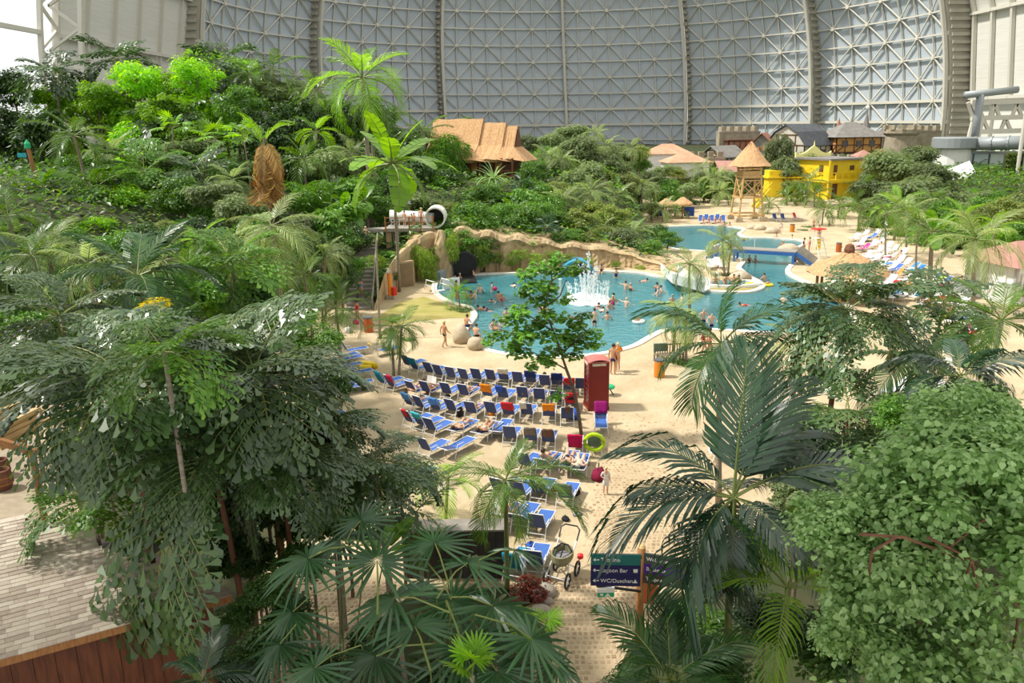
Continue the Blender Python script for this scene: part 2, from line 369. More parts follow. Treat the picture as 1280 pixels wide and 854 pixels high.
# the cliff of cast rock, with cracks and buttresses
mb = MB(); SEG = 120; ROWS = 9
xs = [CL[0][0].x + (CL[-1][0].x-CL[0][0].x)*i/SEG for i in range(SEG+1)]
for i, x in enumerate(xs):
    yb, ht = cliff_at(x); colj = math.sin(x*1.9)*.22 + math.sin(x*4.3+1)*.13 + U(-.1, .1)
    for j in range(ROWS+1):
        t = j/ROWS
        mb.v.append((x + U(-.04, .04), yb + colj*(1-.3*t) + t*0.5 + U(-.07, .07) - (.25 if j == ROWS-1 else 0), ht*t*(1+.06*math.sin(x*2.3)) - .1))
    mb.v.append((x, yb+4.6, ht+.25))
for i in range(SEG):
    for j in range(ROWS+1):
        k = ROWS+2; mb.f.append((i*k+j, (i+1)*k+j, (i+1)*k+j+1, i*k+j+1)); mb.m.append(0)
struct('wall_cliff', mb, M_('rock'))
q = G(553, 346)                               # the tapering rock pillar by the cliff
mb = MB(); mb.lathe([(1.0,0),(.95,.8),(.85,1.6),(.78,2.4),(.6,3.2),(.42,3.9),(.2,4.4)], 11)
mb.v = [(v[0]+U(-.09,.09), v[1]+U(-.09,.09), v[2]) for v in mb.v]
o = mb.build('rock_pillar', M_('rock')); o.location = (q.x, q.y-.5, 0)
tag(o, 'tapering sandstone-coloured rock pillar standing between ivy curtains', 'rock')
q = G(508, 358)                               # door in the cliff
mb = MB(); mb.box((0, 0, 1.1), (1.45, .4, 2.3)); o = mb.build('door_1', M_('rock')); o['kind'] = 'structure'
d = MB(); d.box((0, -.22, 1.05), (1.2, .08, 2.1)); dd = d.build('door_leaf', mat('door_brown', (0.26, 0.18, 0.10), .8, (0.2, .14, .08), 2), o)
o.location = (q.x, q.y, 0); o.rotation_euler = (0, 0, .5)

# ---------------------------------------------------------------- the hall
X0, LY, TOP = 19.4, 232.0, 107.0
def g(z): return math.sqrt(max(0, 1-(z/TOP)**3.1))
def shell(th, Rr, z): return Vector((X0 + Rr*g(z)*math.sin(th) - 0.05*max(0, z-14), LY + Rr*g(z)*math.cos(th), z))
def solve(px, Rr):
    lo, hi = -math.pi/2, math.pi/2
    for _ in range(50):
        m = (lo+hi)/2; v = 640 + F*(X0+Rr*math.sin(m))/((LY+Rr*math.cos(m))*math.cos(PITCH))
        if v < px: lo = m
        else: hi = m
    return lo
RIBS = [(240, 104), (408, 101), (560, 98), (712, 98), (862, 98), (1019, 101), (1188, 104)]
TH = [solve(p, r) for p, r in RIBS]
ROWZ = [5.9*i for i in range(0, 13)]
for k in range(6):
    root = link('wall_end_%d' % (k+1), None); root['kind'] = 'structure'
    Rr = (104.6, 101.6, 98.6, 98.6, 101.6, 104.6)[k]; t0, t1 = TH[k], TH[k+1]; NC = 8
    pan = lambda i, j, dr=0: shell(t0+(t1-t0)*i/NC, Rr+dr, ROWZ[j] if isinstance(j, int) else j)
    for j in range(len(ROWZ)-1):
        for i in range(NC):
            A, B, C, D = pan(i, j), pan(i+1, j), pan(i+1, j+1), pan(i, j+1); ce = (A+B+C+D)/4
            pts = [ce+(q-ce)*.965 for q in (A, B, C, D)]; out = Vector((ce.x-X0, ce.y-LY, 0)).normalized()*.5
            m = MB(); m.add(pts+[q+out for q in pts], [(0,1,2,3),(0,4,5,1),(1,5,6,2),(2,6,7,3),(3,7,4,0)])
            m.build('panel', M_('steel_panel'), root)
    m = MB()
    for j in range(len(ROWZ)-1):
        for i in range(NC): m.add([pan(i, j, .7), pan(i+1, j, .7), pan(i+1, j+1, .7), pan(i, j+1, .7)], [(0,1,2,3)])
    m.build('backing', M_('dark_gap'), root)
    m = MB(); w = .34
    for j in range(len(ROWZ)):
        for i in range(NC):
            wj = .85 if j in (2, 3) else .42
            m.bar(pan(i, j, -.7), pan(i+1, j, -.7), .4, wj)
        if j < len(ROWZ)-1:
            for i in range(NC+1):
                m.bar(pan(i, j, -.6), pan(i, j+1, -.6), w, w, up=Vector((0, 1, 0)))
                if i < NC:
                    a_, b_ = ((i, j), (i+1, j+1)) if (i+j) % 2 == 0 else ((i+1, j), (i, j+1))
                    m.bar(pan(*a_, -.65), pan(*b_, -.65), w, w, up=Vector((0, 1, 0)))
    for j in range(len(ROWZ)):
        for i in range(NC+1):
            if (i+j) % 2 == 0: m.box(pan(i, j, -.75), (1.1, .6, 1.1), R3(z=-(t0+(t1-t0)*i/NC)))
    m.build('lattice', M_('steel_light'), root)
for k, (px, Rr) in enumerate(RIBS):
    root = link('column_rib_%d' % (k+1), None); root['kind'] = 'structure'
    th = TH[k]; sgn = 1 if k >= 3 else -1; dep = 9.0 if k in (0, 6) else 6.0
    er = Vector((math.sin(th), math.cos(th), 0)); et = Vector((math.cos(th), -math.sin(th), 0))*sgn
    m = MB(); w = MB()
    zz = [2.0*i for i in range(0, 38)]
    for z0, z1 in zip(zz, zz[1:]):
        a, b = shell(th, Rr-.9, z0), shell(th, Rr-.9, z1)
        m.bar(a, b, 1.0, .9, up=er)
        c, d = shell(th, Rr+dep/2, z0), shell(th, Rr+dep/2, z1)
        w.add([c-er*dep/2+et*.5, c+er*dep/2+et*.5, d+er*dep/2+et*.5, d-er*dep/2+et*.5], [(0,1,2,3)])
        w.box((c+d)/2+et*.9, (.7, dep*.82, .9), Matrix((et, er, Vector((0,0,1)))).transposed())
        if k in (0, 6):
            c2 = c+er*(dep/2+3.4); w.box(c2+et*.4, (.8, 4.6, .8), Matrix((et, er, Vector((0,0,1)))).transposed())
            w.add([c+er*(dep/2)+et*-.3, c+er*(dep/2+6)+et*-.3, d+er*(dep/2+6)+et*-.3, d+er*(dep/2)+et*-.3], [(0,1,2,3)])
            m2 = (c+d)/2+er*dep/2+et*.6; w.bar(c+er*dep/2+et*.9, d+er*dep/2+et*.9, 1.3, .8, up=er)
    m.build('flange', M_('steel_light'), root); w.build('web', M_('steel_beige'), root)
# the barrel of the hall: side bays of membrane; on the sunny side clear film; above the viewer an opaque roof, added for shade
def barrel(x, z): return Vector((X0 + x*g(z), 0, z))
def bay(name, side, y0, y1, NC, zr, skin, beam, thick=.7):
    root = link(name, None); root['kind'] = 'structure'; m = MB()
    for j in range(len(zr)-1):
        for i in range(NC):
            ya, yb = y0+(y1-y0)*i/NC, y0+(y1-y0)*(i+1)/NC
            A, B = barrel(side, zr[j]), barrel(side, zr[j+1]); s = .985
            ym = (ya+yb)/2; ya2, yb2 = ym+(ya-ym)*s, ym+(yb-ym)*s
            pts = [Vector((A.x, ya2, A.z)), Vector((A.x, yb2, A.z)), Vector((B.x, yb2, B.z)), Vector((B.x, ya2, B.z))]
            o = Vector((math.copysign(.3, side), 0, .1)); q = MB(); q.add(pts+[p+o for p in pts], [(0,1,2,3),(4,7,6,5),(0,4,5,1),(1,5,6,2),(2,6,7,3),(3,7,4,0)] if skin != 'film' else [(0,1,2,3)])
            q.build('membrane_panel', M_(skin), root)
            m.bar(Vector((A.x-math.copysign(.6, side), ya, A.z)), Vector((B.x-math.copysign(.6, side), ya, B.z)), thick, thick, up=Vector((0,1,0)))
            m.bar(pts[0]+Vector((-math.copysign(.9, side), 0, 0)), pts[1]+Vector((-math.copysign(.9, side), 0, 0)), .8, .8)
    m.build('purlin', M_(beam), root); return root
fm = bpy.data.materials.new('clear_film'); fm.use_nodes = True; nt = fm.node_tree; nt.nodes.remove(nt.nodes['Principled BSDF'])
tr = nt.nodes.new('ShaderNodeBsdfTransparent'); tr.inputs['Color'].default_value = (.97, .98, 1, 1); df = nt.nodes.new('ShaderNodeBsdfTranslucent'); df.inputs['Color'].default_value = (.8, .85, .9, 1)
ms = nt.nodes.new('ShaderNodeMixShader'); ms.inputs[0].default_value = .06; nt.links.new(tr.outputs[0], ms.inputs[1]); nt.links.new(df.outputs[0], ms.inputs[2])
nt.links.new(ms.outputs[0], nt.nodes['Material Output'].inputs['Surface']); MATS['film'] = fm
ZR = [0, 15, 31, 46, 60, 72]
bay('wall_left', -109, 166, 238, 6, ZR, 'membrane', 'steel_light')
bay('window_1', -109, 34, 160, 6, ZR, 'film', 'steel_light', .5)
bay('wall_right', 110, 120, 240, 14, [18, 40, 60, 80], 'membrane', 'steel_light', .9)
bay('wall_right_base', 111, 120, 240, 7, [0, 18], 'membrane', 'steel_light')
root = link('column_arch', None); root['kind'] = 'structure'; m = MB()          # white lattice arch between film and membrane
zz = [4.0*i for i in range(0, 20)]
for k, (z0, z1) in enumerate(zip(zz, zz[1:])):
    A, B = barrel(-109, z0), barrel(-109, z1)
    for dx, dy in ((1, 160), (1, 166), (7, 163)):
        m.bar(Vector((A.x+dx, dy, A.z)), Vector((B.x+dx, dy, B.z)), .8, .8, up=Vector((0,1,0)))
    m.bar(Vector((A.x+1, 160 if k % 2 else 166, A.z)), Vector((B.x+1, 166 if k % 2 else 160, B.z)), .5, .5, up=Vector((0,1,0)))
    m.bar(Vector((A.x+(1 if k % 2 else 7), 163, A.z)), Vector((B.x+(7 if k % 2 else 1), 163, B.z)), .5, .5, up=Vector((0,1,0)))
m.build('lattice', M_('steel_light'), root)
m = MB(); NB = 24                              # unseen roof added over the near bays, its edge set to shade the foreground
zs = [math.pi*i/NB for i in range(NB+1)]
ROOF_Y = (-70, 20)
pr = [Vector((X0 - 109*math.cos(a), 0, 98*math.sin(a)**.8+2)) for a in zs]
for a, b in zip(pr, pr[1:]): m.add([a+Vector((0, ROOF_Y[0], 0)), b+Vector((0, ROOF_Y[0], 0)), b+Vector((0, ROOF_Y[1], 0)), a+Vector((0, ROOF_Y[1], 0))], [(0,1,2,3)])
struct('ceiling_shade', m, M_('membrane'))
# ================================================================== plants: unit meshes, shared by every plant of a kind
Z = Vector((0, 0, 1))
def curve_pts(L, droop, n, power=1.4, rise=0.0):
    p = Vector((0, 0, 0)); out = [(p.copy(), Vector((1, 0, 0)))]; 
    for i in range(1, n+1):
        t = i/n; a = rise - droop*t**power; d = Vector((math.cos(a), 0, math.sin(a)))
        p = p + d*(L/n); out.append((p.copy(), d))
    return out
def at_curve(cv, t):
    x = t*(len(cv)-1); i = min(int(x), len(cv)-2); f = x-i
    return cv[i][0].lerp(cv[i+1][0], f), cv[i][1].lerp(cv[i+1][1], f).normalized()
def pinnate(name, lf, n=26, plen=.36, pw=.026, droop=1.3, vee=.35, hang=.5, petiole=.16, rw=.012, seed=0, tiplen=.35):
    r = random.Random(seed); m = MB(); cv = curve_pts(1.0, droop, 14)
    m.tube([p for p, d in cv[::2]], [rw*(1-.8*i/7) for i in range(len(cv[::2]))], 4, 1)
    for i in range(n):
        t = petiole + (1-petiole)*(i+.5)/n
        p, T = at_curve(cv, t); N = Vector((-T.z, 0, T.x))
        ln = plen*(.35+.65*math.sin(math.pi*min(1, (t-petiole)/(1-petiole)*.8+.16)))*(1 if t < .85 else 1-tiplen*(t-.85)/.15)
        for sgn in (-1, 1):
            a = (1.15-.75*t)+r.uniform(-.06, .06); v = vee+r.uniform(-.1, .1)
            d = (T*math.cos(a) + (Vector((0, sgn, 0))*math.cos(v)+N*math.sin(v))*math.sin(a)).normalized()
            w = T*(pw*.5); l = ln*r.uniform(.88, 1.08); h = hang*r.uniform(.75, 1.25)
            q1 = p + d*l*.4 - Z*(l*.06*h); q2 = p + d*l*.75 - Z*(l*.30*h); q3 = p + d*l*(1-.18*h) - Z*(l*.68*h)
            m.add([p-w*.5, p+w*.5, q1-w, q1+w, q2-w*.85, q2+w*.85, q3], [(0,1,3,2),(2,3,5,4),(4,5,6)])
    return m.mesh(name, [M_(lf), M_('rachis')])
def fishtail(name, lf, m_sec=7, k_leaf=8, droop=1.1, hang=.6, seed=0, size=1.0):
    r = random.Random(seed); m = MB(); cv = curve_pts(1.0, droop, 12)
    m.tube([p for p, d in cv[::2]], [.012*(1-.75*i/6) for i in range(len(cv[::2]))], 4, 1)
    def leaflet(p, d, s, up):
        d = d.normalized(); sd = d.cross(up).normalized()
        ln = s*1.3*r.uniform(.75, 1.25); w = ln*r.uniform(.2, .3); tip = p + d*ln
        m.add([p, p+d*ln*.5-sd*w*.42, p+d*ln*.5+sd*w*.42, tip-sd*w*1.0-d*ln*r.uniform(.1,.3), tip-sd*w*.15+d*ln*.05, tip+sd*w*.9-d*ln*r.uniform(-.1,.2)],
              [(0,2,1),(1,2,4,3),(2,5,4)])
    for i in range(m_sec):
        t = .20+.78*(i+.5)/m_sec; p, T = at_curve(cv, t); N = Vector((-T.z, 0, T.x))
        for sgn in (-1, 1):
            ls = .44*math.sin(math.pi*min(1, .28+.68*(t-.2)/.8))*r.uniform(.85, 1.1)+.05
            a = 1.2-.6*t
            d = (T*math.cos(a)+(Vector((0, sgn, 0))*.93+N*.3)*math.sin(a)).normalized()
            pts = []
            for j in range(7):
                u = j/6; pts.append(p + d*ls*u - Z*(ls*u*u*.42*hang))
            m.tube(pts[::3], [.006, .004, .002], 3, 1, cap=False)
            for j in range(k_leaf):
                u = .12+.88*(j+.5)/k_leaf; x = u*6; b = min(int(x), 5); q = pts[b].lerp(pts[b+1], x-b); dd = (pts[b+1]-pts[b]).normalized()
                for s2 in (-1, 1):
                    sdv = dd.cross(N).normalized()*s2
                    leaflet(q, dd*.55+sdv*.8-Z*(.35*hang+r.uniform(-.3,.35))+dd*r.uniform(-.25,.25), .092*size*(1.15-.35*u), (N+Vector((r.uniform(-.4,.4), r.uniform(-.4,.4), .3))).normalized())
            leaflet(pts[-1], dd-Z*.3, .105*size, N)
    return m.mesh(name, [M_(lf), M_('rachis')])
def fanleaf(name, lf, n=20, span=5.0, droop=.35, seed=0, split=.35, pet=1.0):
    r = random.Random(seed); m = MB()
    if pet: m.tube([Vector((-pet, 0, -.25*pet)), Vector((-pet*.4, 0, .0)), Vector((0, 0, 0))], [.02, .016, .012], 4, 1)
    for i in range(n):
        a = -span/2+span*(i+.5)/n; hw = span/n/2*.96; L = r.uniform(.88, 1.05)*(1-.18*(abs(a)/(span/2))**2); dr = droop*r.uniform(.6, 1.5)
        def pt(rr, aa, z=0): return Vector((math.cos(aa)*rr, math.sin(aa)*rr, z - dr*rr**2.2*.6 - .12*(abs(a)/(span/2))*rr))
        s = split; wd = math.tan(hw)*s
        c1, c2 = math.sin(a), math.cos(a)
        def off(rr, o, z=0): v = pt(rr, a, z); return v+Vector((-c1*o, c2*o, 0))
        m.add([off(.02, 0), off(s, -wd, -.015), off(s, 0, .03), off(s, wd, -.015), off(.72*L, -wd*.95, -.01), off(.72*L, 0, .025), off(.72*L, wd*.95, -.01), off(L, -wd*.3), off(L*.97, wd*.35)],
              [(0,1,2),(0,2,3),(1,4,5,2),(2,5,6,3),(4,7,5),(5,7,8),(5,8,6)])
    if pet: m.v = [((v[0]+pet)/(1+pet), v[1]/(1+pet), (v[2]+.25*pet)/(1+pet)) for v in m.v]   # the stalk starts at the origin
    return m.mesh(name, [M_(lf), M_('rachis')])
def bananaleaf(name, lf, w=.17, droop=.9, seed=0, tear=.3):
    r = random.Random(seed); m = MB(); cv = curve_pts(1.0, droop, 14); m.tube([p for p, d in cv[::2]], [.018*(1-.85*i/7) for i in range(8)], 4, 1)
    n = 9
    for sgn in (-1, 1):
        for i in range(n):
            t0, t1 = .15+.85*i/n, .15+.85*(i+1)/n*(1-.0)
            f = lambda t: w*math.sin(math.pi*min(1, (t-.12)/.88*.93+.05))**.6
            p, T = at_curve(cv, t0); q, T2 = at_curve(cv, t1); gap = tear*r.random()*(q-p).length
            dz = r.uniform(-.12, .08); fw = .35
            e0 = p + Vector((0, sgn*f(t0), .1*f(t0)+dz*f(t0))) + T*f(t0)*fw; e1 = q + Vector((0, sgn*f(t1), .1*f(t1)+dz*f(t1))) + T2*f(t1)*fw - T*gap
            m.add([p, q, e1, e0] if sgn > 0 else [p, e0, e1, q], [(0,1,2,3)])
    return m.mesh(name, [M_(lf), M_('rachis')])
def strapleaf(name, lf, w=.035, droop=1.2, seed=0):
    m = MB(); cv = curve_pts(1.0, droop, 6, 1.6)
    vs = []
    for i, (p, d) in enumerate(cv):
        t = i/6; ww = w*(1-t)**.6*(0.75+.5*t); vs += [p+Vector((0, -ww, .4*ww)), p, p+Vector((0, ww, .4*ww))]
    m.add(vs, [(3*i+k, 3*i+k+1, 3*i+k+4, 3*i+k+3) for i in range(6) for k in (0, 1)])
    return m.mesh(name, [M_(lf)])
LEAFSHAPE = dict(
    oval=([(0,0,0),(.35,-.24,.06),(.35,0,0),(.35,.24,.06),(.72,-.17,.03),(.72,.17,.03),(1,0,-.08)], [(0,1,2),(0,2,3),(1,4,6,2),(2,6,5,3)]),
    diamond=([(0,0,0),(.5,-.26,.05),(.5,.26,.05),(1,0,-.06)], [(0,1,3),(0,3,2)]),
    round=([(0,0,0),(.2,-.4,.06),(.65,-.48,.08),(1,-.12,0),(1,.12,0),(.65,.48,.08),(.2,.4,.06),(.5,0,0)], [(0,1,7),(1,2,7),(2,3,7),(3,4,7),(4,5,7),(5,6,7),(6,0,7)]),
    heart=([(0,0,0),(-.05,-.3,.06),(.3,-.46,.08),(.75,-.26,.04),(1.05,0,-.05),(.75,.26,.04),(.3,.46,.08),(-.05,.3,.06),(.45,0,-.02)], [(0,1,8),(1,2,8),(2,3,8),(3,4,8),(4,5,8),(5,6,8),(6,7,8),(7,0,8)]),
    strip=([(0,0,0),(.5,-.075,.02),(.5,.075,.02),(1,0,-.1)], [(0,1,3),(0,3,2)]),
    feather=([(0,0,0),(.15,-.3,-.04),(.28,0,0),(.15,.3,-.04),(.4,-.34,-.05),(.55,0,0),(.4,.34,-.05),(.72,-.25,-.1),(.85,0,-.06),(.72,.25,-.1),(1.05,0,-.15),(.1,-.02,0),(.36,-.02,0),(.62,-.02,0)],
             [(0,2,1),(0,3,2),(2,5,4),(2,6,5),(5,8,7),(5,9,8),(7,8,10)]))
def crown(name, lf, n=1600, leafsize=.12, shape='diamond', lumps=9, seed=0, rz=.75, lumpr=.42, up=.55, fill=.35, flat=0.0):
    """a crown of about unit radius: leaves on the shells of several lumps"""
    r = random.Random(seed); m = MB(); lv, lff = LEAFSHAPE[shape]; lv = [Vector(v) for v in lv]
    cs = []
    for i in range(lumps):
        while True:
            c = Vector((r.uniform(-1, 1), r.uniform(-1, 1), r.uniform(-1, 1)))
            if c.length < 1: break
        c = c.normalized()*(r.uniform(.35, .68)); c.z *= rz; cs.append((c, lumpr*r.uniform(.7, 1.15)))
    for i in range(n):
        c, rr = cs[r.randrange(lumps)]
        d = Vector((r.gauss(0, 1), r.gauss(0, 1), r.gauss(.25, .9)))
        if d.length < .1: continue
        d.normalize(); p = c + Vector((d.x*rr, d.y*rr, d.z*rr*(.8-flat*.5)))*r.uniform(1-fill, 1.03)
        nrm = (d*(1-up)+Z*up+Vector((r.uniform(-.5,.5), r.uniform(-.5,.5), r.uniform(-.4,.4)))).normalized()
        x = Vector((d.x+r.uniform(-.6,.6), d.y+r.uniform(-.6,.6), r.uniform(-.5,.25))); x = (x - nrm*x.dot(nrm))
        if x.length < .05: continue
        x.normalize(); yv = nrm.cross(x); s = leafsize*r.uniform(.65, 1.3)
        m.add([p + x*(v.x*s)+yv*(v.y*s)+nrm*(v.z*s) for v in lv], lff)
    return m.mesh(name, [M_(lf)])

V = {}
def var(kind, fn, k=2): V[kind] = [fn(i) for i in range(k)]
PM = lambda lf, **kw: (lambda i: pinnate('frond', lf, seed=i*7+1, **kw))
def palmset(key, lf, **kw):                    # three bends of the same frond
    dr = kw.pop('droops', (.7, 1.3, 2.0)); V[key] = [pinnate('frond', lf, seed=i*5+3, droop=d, **kw) for i, d in enumerate(dr)]
palmset('palm', 'lf_palm'); palmset('palm_pale', 'lf_palm_pale', hang=.75); palmset('palm_lime', 'lf_palm_lime', vee=.5)
palmset('palm_dead', 'lf_palm_dead', droops=(.5, .9), hang=1.1, n=34)
palmset('palm_dark', 'lf_palm_dark', n=34, plen=.44, pw=.034, vee=.25, hang=.85, rw=.011)
palmset('palm_fine', 'lf_palm', n=40, plen=.30, pw=.020, vee=.45, hang=.5)
palmset('palm_kentia', 'lf_kentia', n=36, plen=.40, pw=.030, vee=.3, hang=.7)
palmset('palm_far', 'lf_palm_pale', n=13, pw=.05, hang=.8); palmset('palm_fargreen', 'lf_palm', n=13, pw=.05, hang=.6)
V['fishtail'] = [fishtail('frond', 'lf_fishtail', 10, 11, d, seed=i, size=.8, hang=.8) for i, d in enumerate((.8, 1.2, 1.7))]
V['fishtail_lime'] = [fishtail('frond', 'lf_mid', 8, 8, d, seed=i+9) for i, d in enumerate((.7, 1.1, 1.5))]
V['fishtail_far'] = [fishtail('frond', 'lf_fishtail', 6, 5, d, seed=i+19, size=1.5) for i, d in enumerate((.8, 1.3))]
V['fan'] = [fanleaf('fan_leaf', 'lf_fan', 22, sp, dr, seed=i, split=.3) for i, (sp, dr) in enumerate(((5.2, .35), (4.6, .6), (5.6, .2)))]
V['fan_lime'] = [fanleaf('fan_leaf', 'lf_palm_lime', 16, 4.4, .25, seed=5, split=.45)]
V['banana'] = [bananaleaf('leaf_blade', 'lf_banana', .16, d, seed=i) for i, d in enumerate((.5, .9, 1.5))]
V['banana_dark'] = [bananaleaf('leaf_blade', 'lf_mid', .2, d, seed=i+5, tear=.1) for i, d in enumerate((.5, 1.0))]
V['dracaena'] = [strapleaf('leaf_blade', 'lf_mid', .05, d) for d in (.5, 1.2, 2.0)]
V['dracaena_pale'] = [strapleaf('leaf_blade', 'lf_mint', .045, d) for d in (.6, 1.3, 2.1)]
CROWN = dict(
    bush=[crown('foliage', 'lf_mid', 4000, .10, 'diamond', 18, s, lumpr=.32, fill=.6, up=.45) for s in (1, 2, 3)],
    lime=[crown('foliage', 'lf_lime', 3600, .10, 'diamond', 24, s, lumpr=.28, fill=.7, up=.4) for s in (4, 5, 6)],
    dark=[crown('foliage', 'lf_dark', 4000, .105, 'diamond', 18, s, lumpr=.33, fill=.6, up=.45) for s in (7, 8)],
    feather=[crown('foliage', 'lf_feather', 3000, .15, 'feather', 20, s, up=.5, flat=.15, lumpr=.36, fill=.5) for s in (9, 10)],
    olive=[crown('foliage', 'lf_olive', 3600, .10, 'diamond', 18, s, lumpr=.32, fill=.6) for s in (11, 12)],
    strip=[crown('foliage', 'lf_mid', 4200, .18, 'strip', 10, s, up=.3) for s in (13, 14)],
    big=[crown('foliage', 'lf_mid', 1200, .2, 'oval', 10, s) for s in (15, 16)],
    vine=[crown('foliage', 'lf_vine', 2600, .10, 'diamond', 12, s, up=.3) for s in (17,)],
    cover=[crown('foliage', 'lf_cover', 700, .15, 'diamond', 8, s, rz=.3, flat=.6) for s in (18,)],
    redleaf=[crown('foliage', 'lf_redleaf', 500, .24, 'oval', 7, s) for s in (19,)],
    yellow=[crown('foliage', 'lf_yellow', 500, .3, 'strip', 7, s) for s in (20,)],
    mint=[crown('foliage', 'lf_mint', 2200, .09, 'heart', 14, s, up=.6) for s in (21,)])
KINDNAME = dict(bush=('leafy_shrub', 'mid green leafy shrub', 'shrub'), lime=('leafy_tree', 'bright lime green leafy tree', 'tree'), dark=('dark_tree', 'dark green dense leafy tree', 'tree'),
    feather=('feathery_tree', 'grey-green feathery-leaved tree', 'tree'), olive=('olive_shrub', 'olive green leafy shrub', 'shrub'), strip=('bamboo_clump', 'narrow-leaved green bamboo clump', 'bamboo'),
    big=('broadleaf_shrub', 'shrub with large glossy green leaves', 'shrub'), vine=('hanging_ivy', 'yellow-green hanging ivy mass', 'ivy'), cover=('ground_cover', 'low green bedding plants', 'plant'),
    redleaf=('red_croton', 'low shrub with dark red leaves', 'shrub'), yellow=('yellow_croton', 'shrub with bright yellow narrow leaves', 'shrub'), mint=('mint_shrub', 'large shrub with round mint green leaves', 'shrub'),
    palm=('feather_palm', 'green feather palm', 'palm'), palm_pale=('pale_palm', 'pale grey-green feather palm', 'palm'), palm_lime=('lime_palm', 'bright yellow-green feather palm', 'palm'),
    palm_dark=('dark_palm', 'dark blue-green feather palm', 'palm'), palm_fine=('slender_palm', 'slender-trunked fine-leaved palm', 'palm'), palm_kentia=('kentia_palm', 'broad arching green palm', 'palm'),
    palm_far=('pale_palm', 'distant pale feather palm', 'palm'), palm_fargreen=('feather_palm', 'distant green feather palm', 'palm'), fishtail=('fishtail_palm', 'silvery green fishtail palm', 'palm'),
    fishtail_lime=('fishtail_palm', 'fresh green fishtail palm', 'palm'), fishtail_far=('fishtail_palm', 'grey-green fishtail palm', 'palm'), fan=('fan_palm', 'green fan palm', 'palm'), fan_lime=('fan_palm', 'bright green fan palm', 'palm'),
    banana=('banana_plant', 'banana plant with big bright leaves', 'banana plant'), banana_dark=('broadleaf_plant', 'plant with huge dark glossy leaves', 'plant'),
    dracaena=('dracaena', 'spiky rosette of strap leaves', 'plant'), dracaena_pale=('dracaena', 'pale spiky rosette of strap leaves', 'plant'))
REG = {}                                       # (kind, place) -> [(px, object)]
def note(o, kind, place, px, label=None):
    nm, txt, cat = KINDNAME[kind]
    if label: tag(o, label, cat)
    else:
        o['category'] = cat; REG.setdefault((kind, place), []).append((px, o))
def label_plants():
    for (kind, place), items in REG.items():
        where, frm = place; items.sort(key=lambda q: q[0], reverse=frm[0] == '<'); txt = KINDNAME[kind][1]
        for i, (px, o) in enumerate(items):
            o['label'] = txt + ' ' + where if len(items) == 1 else '%s %s, %s from %s' % (txt, where, ORD[i+1] if i else 'nearest' if 0 else ORD[1], frm[1:])
            if len(items) > 1: o['group'] = KINDNAME[kind][0].replace('_', ' ') + 's ' + where
TRUNKS = {}
def trunk_to(root, base, top, r0, r1, m, name='trunk', bend=0.0, n=6):
    mb = MB(); b, t = Vector(base), Vector(top); k = 6; pts = []
    side = Vector((math.sin(base[0]*3+base[1]), math.cos(base[0]*3), 0))*bend
    for i in range(k+1):
        u = i/k; pts.append(b.lerp(t, u) + side*math.sin(math.pi*u))
    mb.tube(pts, [r0+(r1-r0)*(i/k)**.6 for i in range(k+1)], n); mb.build(name, M_(m), root, smooth=True)
def frond(root, me, az, el, L, pos=(0, 0, 0), roll=0.0, name=None):
    M = Matrix.Translation(pos) @ Matrix.Rotation(az, 4, 'Z') @ Matrix.Rotation(-el, 4, 'Y') @ Matrix.Rotation(roll, 4, 'X') @ Matrix.Diagonal((L, L, L, 1))
    return link(name or me.name.split('.')[0], me, root, M=M)
def palm(kind, px, py, Y, rpx, place, n=13, base=None, trunk='palm_grey', label=None, el=(-.35, 1.25), tr=None, mesh=None, seed=None, fr=None, aim=None):
    """py: the pixel row of the crown's heart; rpx: length of a frond in pixels"""
    c = P(px, py, Y); sc = ppm(c); L = rpx/sc*1.12
    bx, by = (base[0], base[1]) if base else (c.x+U(-.3, .3), c.y+U(-.2, .2)); bz = H(bx, by)-.1
    o = link(KINDNAME[kind][0], None, None, (bx, by, bz)); top = c - Vector((bx, by, bz))
    if top.z < .3: top.z = .3
    r1 = tr or max(.05, L*.028)
    trunk_to(o, (0, 0, 0), top, r1*1.5, r1, trunk, bend=top.z*.03)
    r = random.Random(seed if seed is not None else int(px*13+py)); ms = V[mesh or kind]; a0 = r.uniform(0, 6.28)
    for i in range(n):
        u = (i+.5)/n; e = el[1]+(el[0]-el[1])*u**.75 + r.uniform(-.12, .12); az = a0 + i*2.39996 + r.uniform(-.2, .2)
        me = ms[min(len(ms)-1, int(u*len(ms)))]
        frond(o, me, az, e, L*r.uniform(.82, 1.1)*(1-.25*(1-u)), top, r.uniform(-.2, .2))
    for f in (fr or []):                        # (pixel of the tip, mesh index, length factor): single fronds aimed as seen
        tp = P(f[0], f[1], Y+f[2]); d = tp-c; az = math.atan2(d.y, d.x); e = math.atan2(d.z, math.hypot(d.x, d.y))
        frond(o, ms[f[3]], az, e+(.28, .5, .8)[min(f[3], 2)], d.length*(1.06, 1.18, 1.4)[min(f[3], 2)], top, f[4] if len(f) > 4 else 0)
    note(o, kind, place, px, label); return o
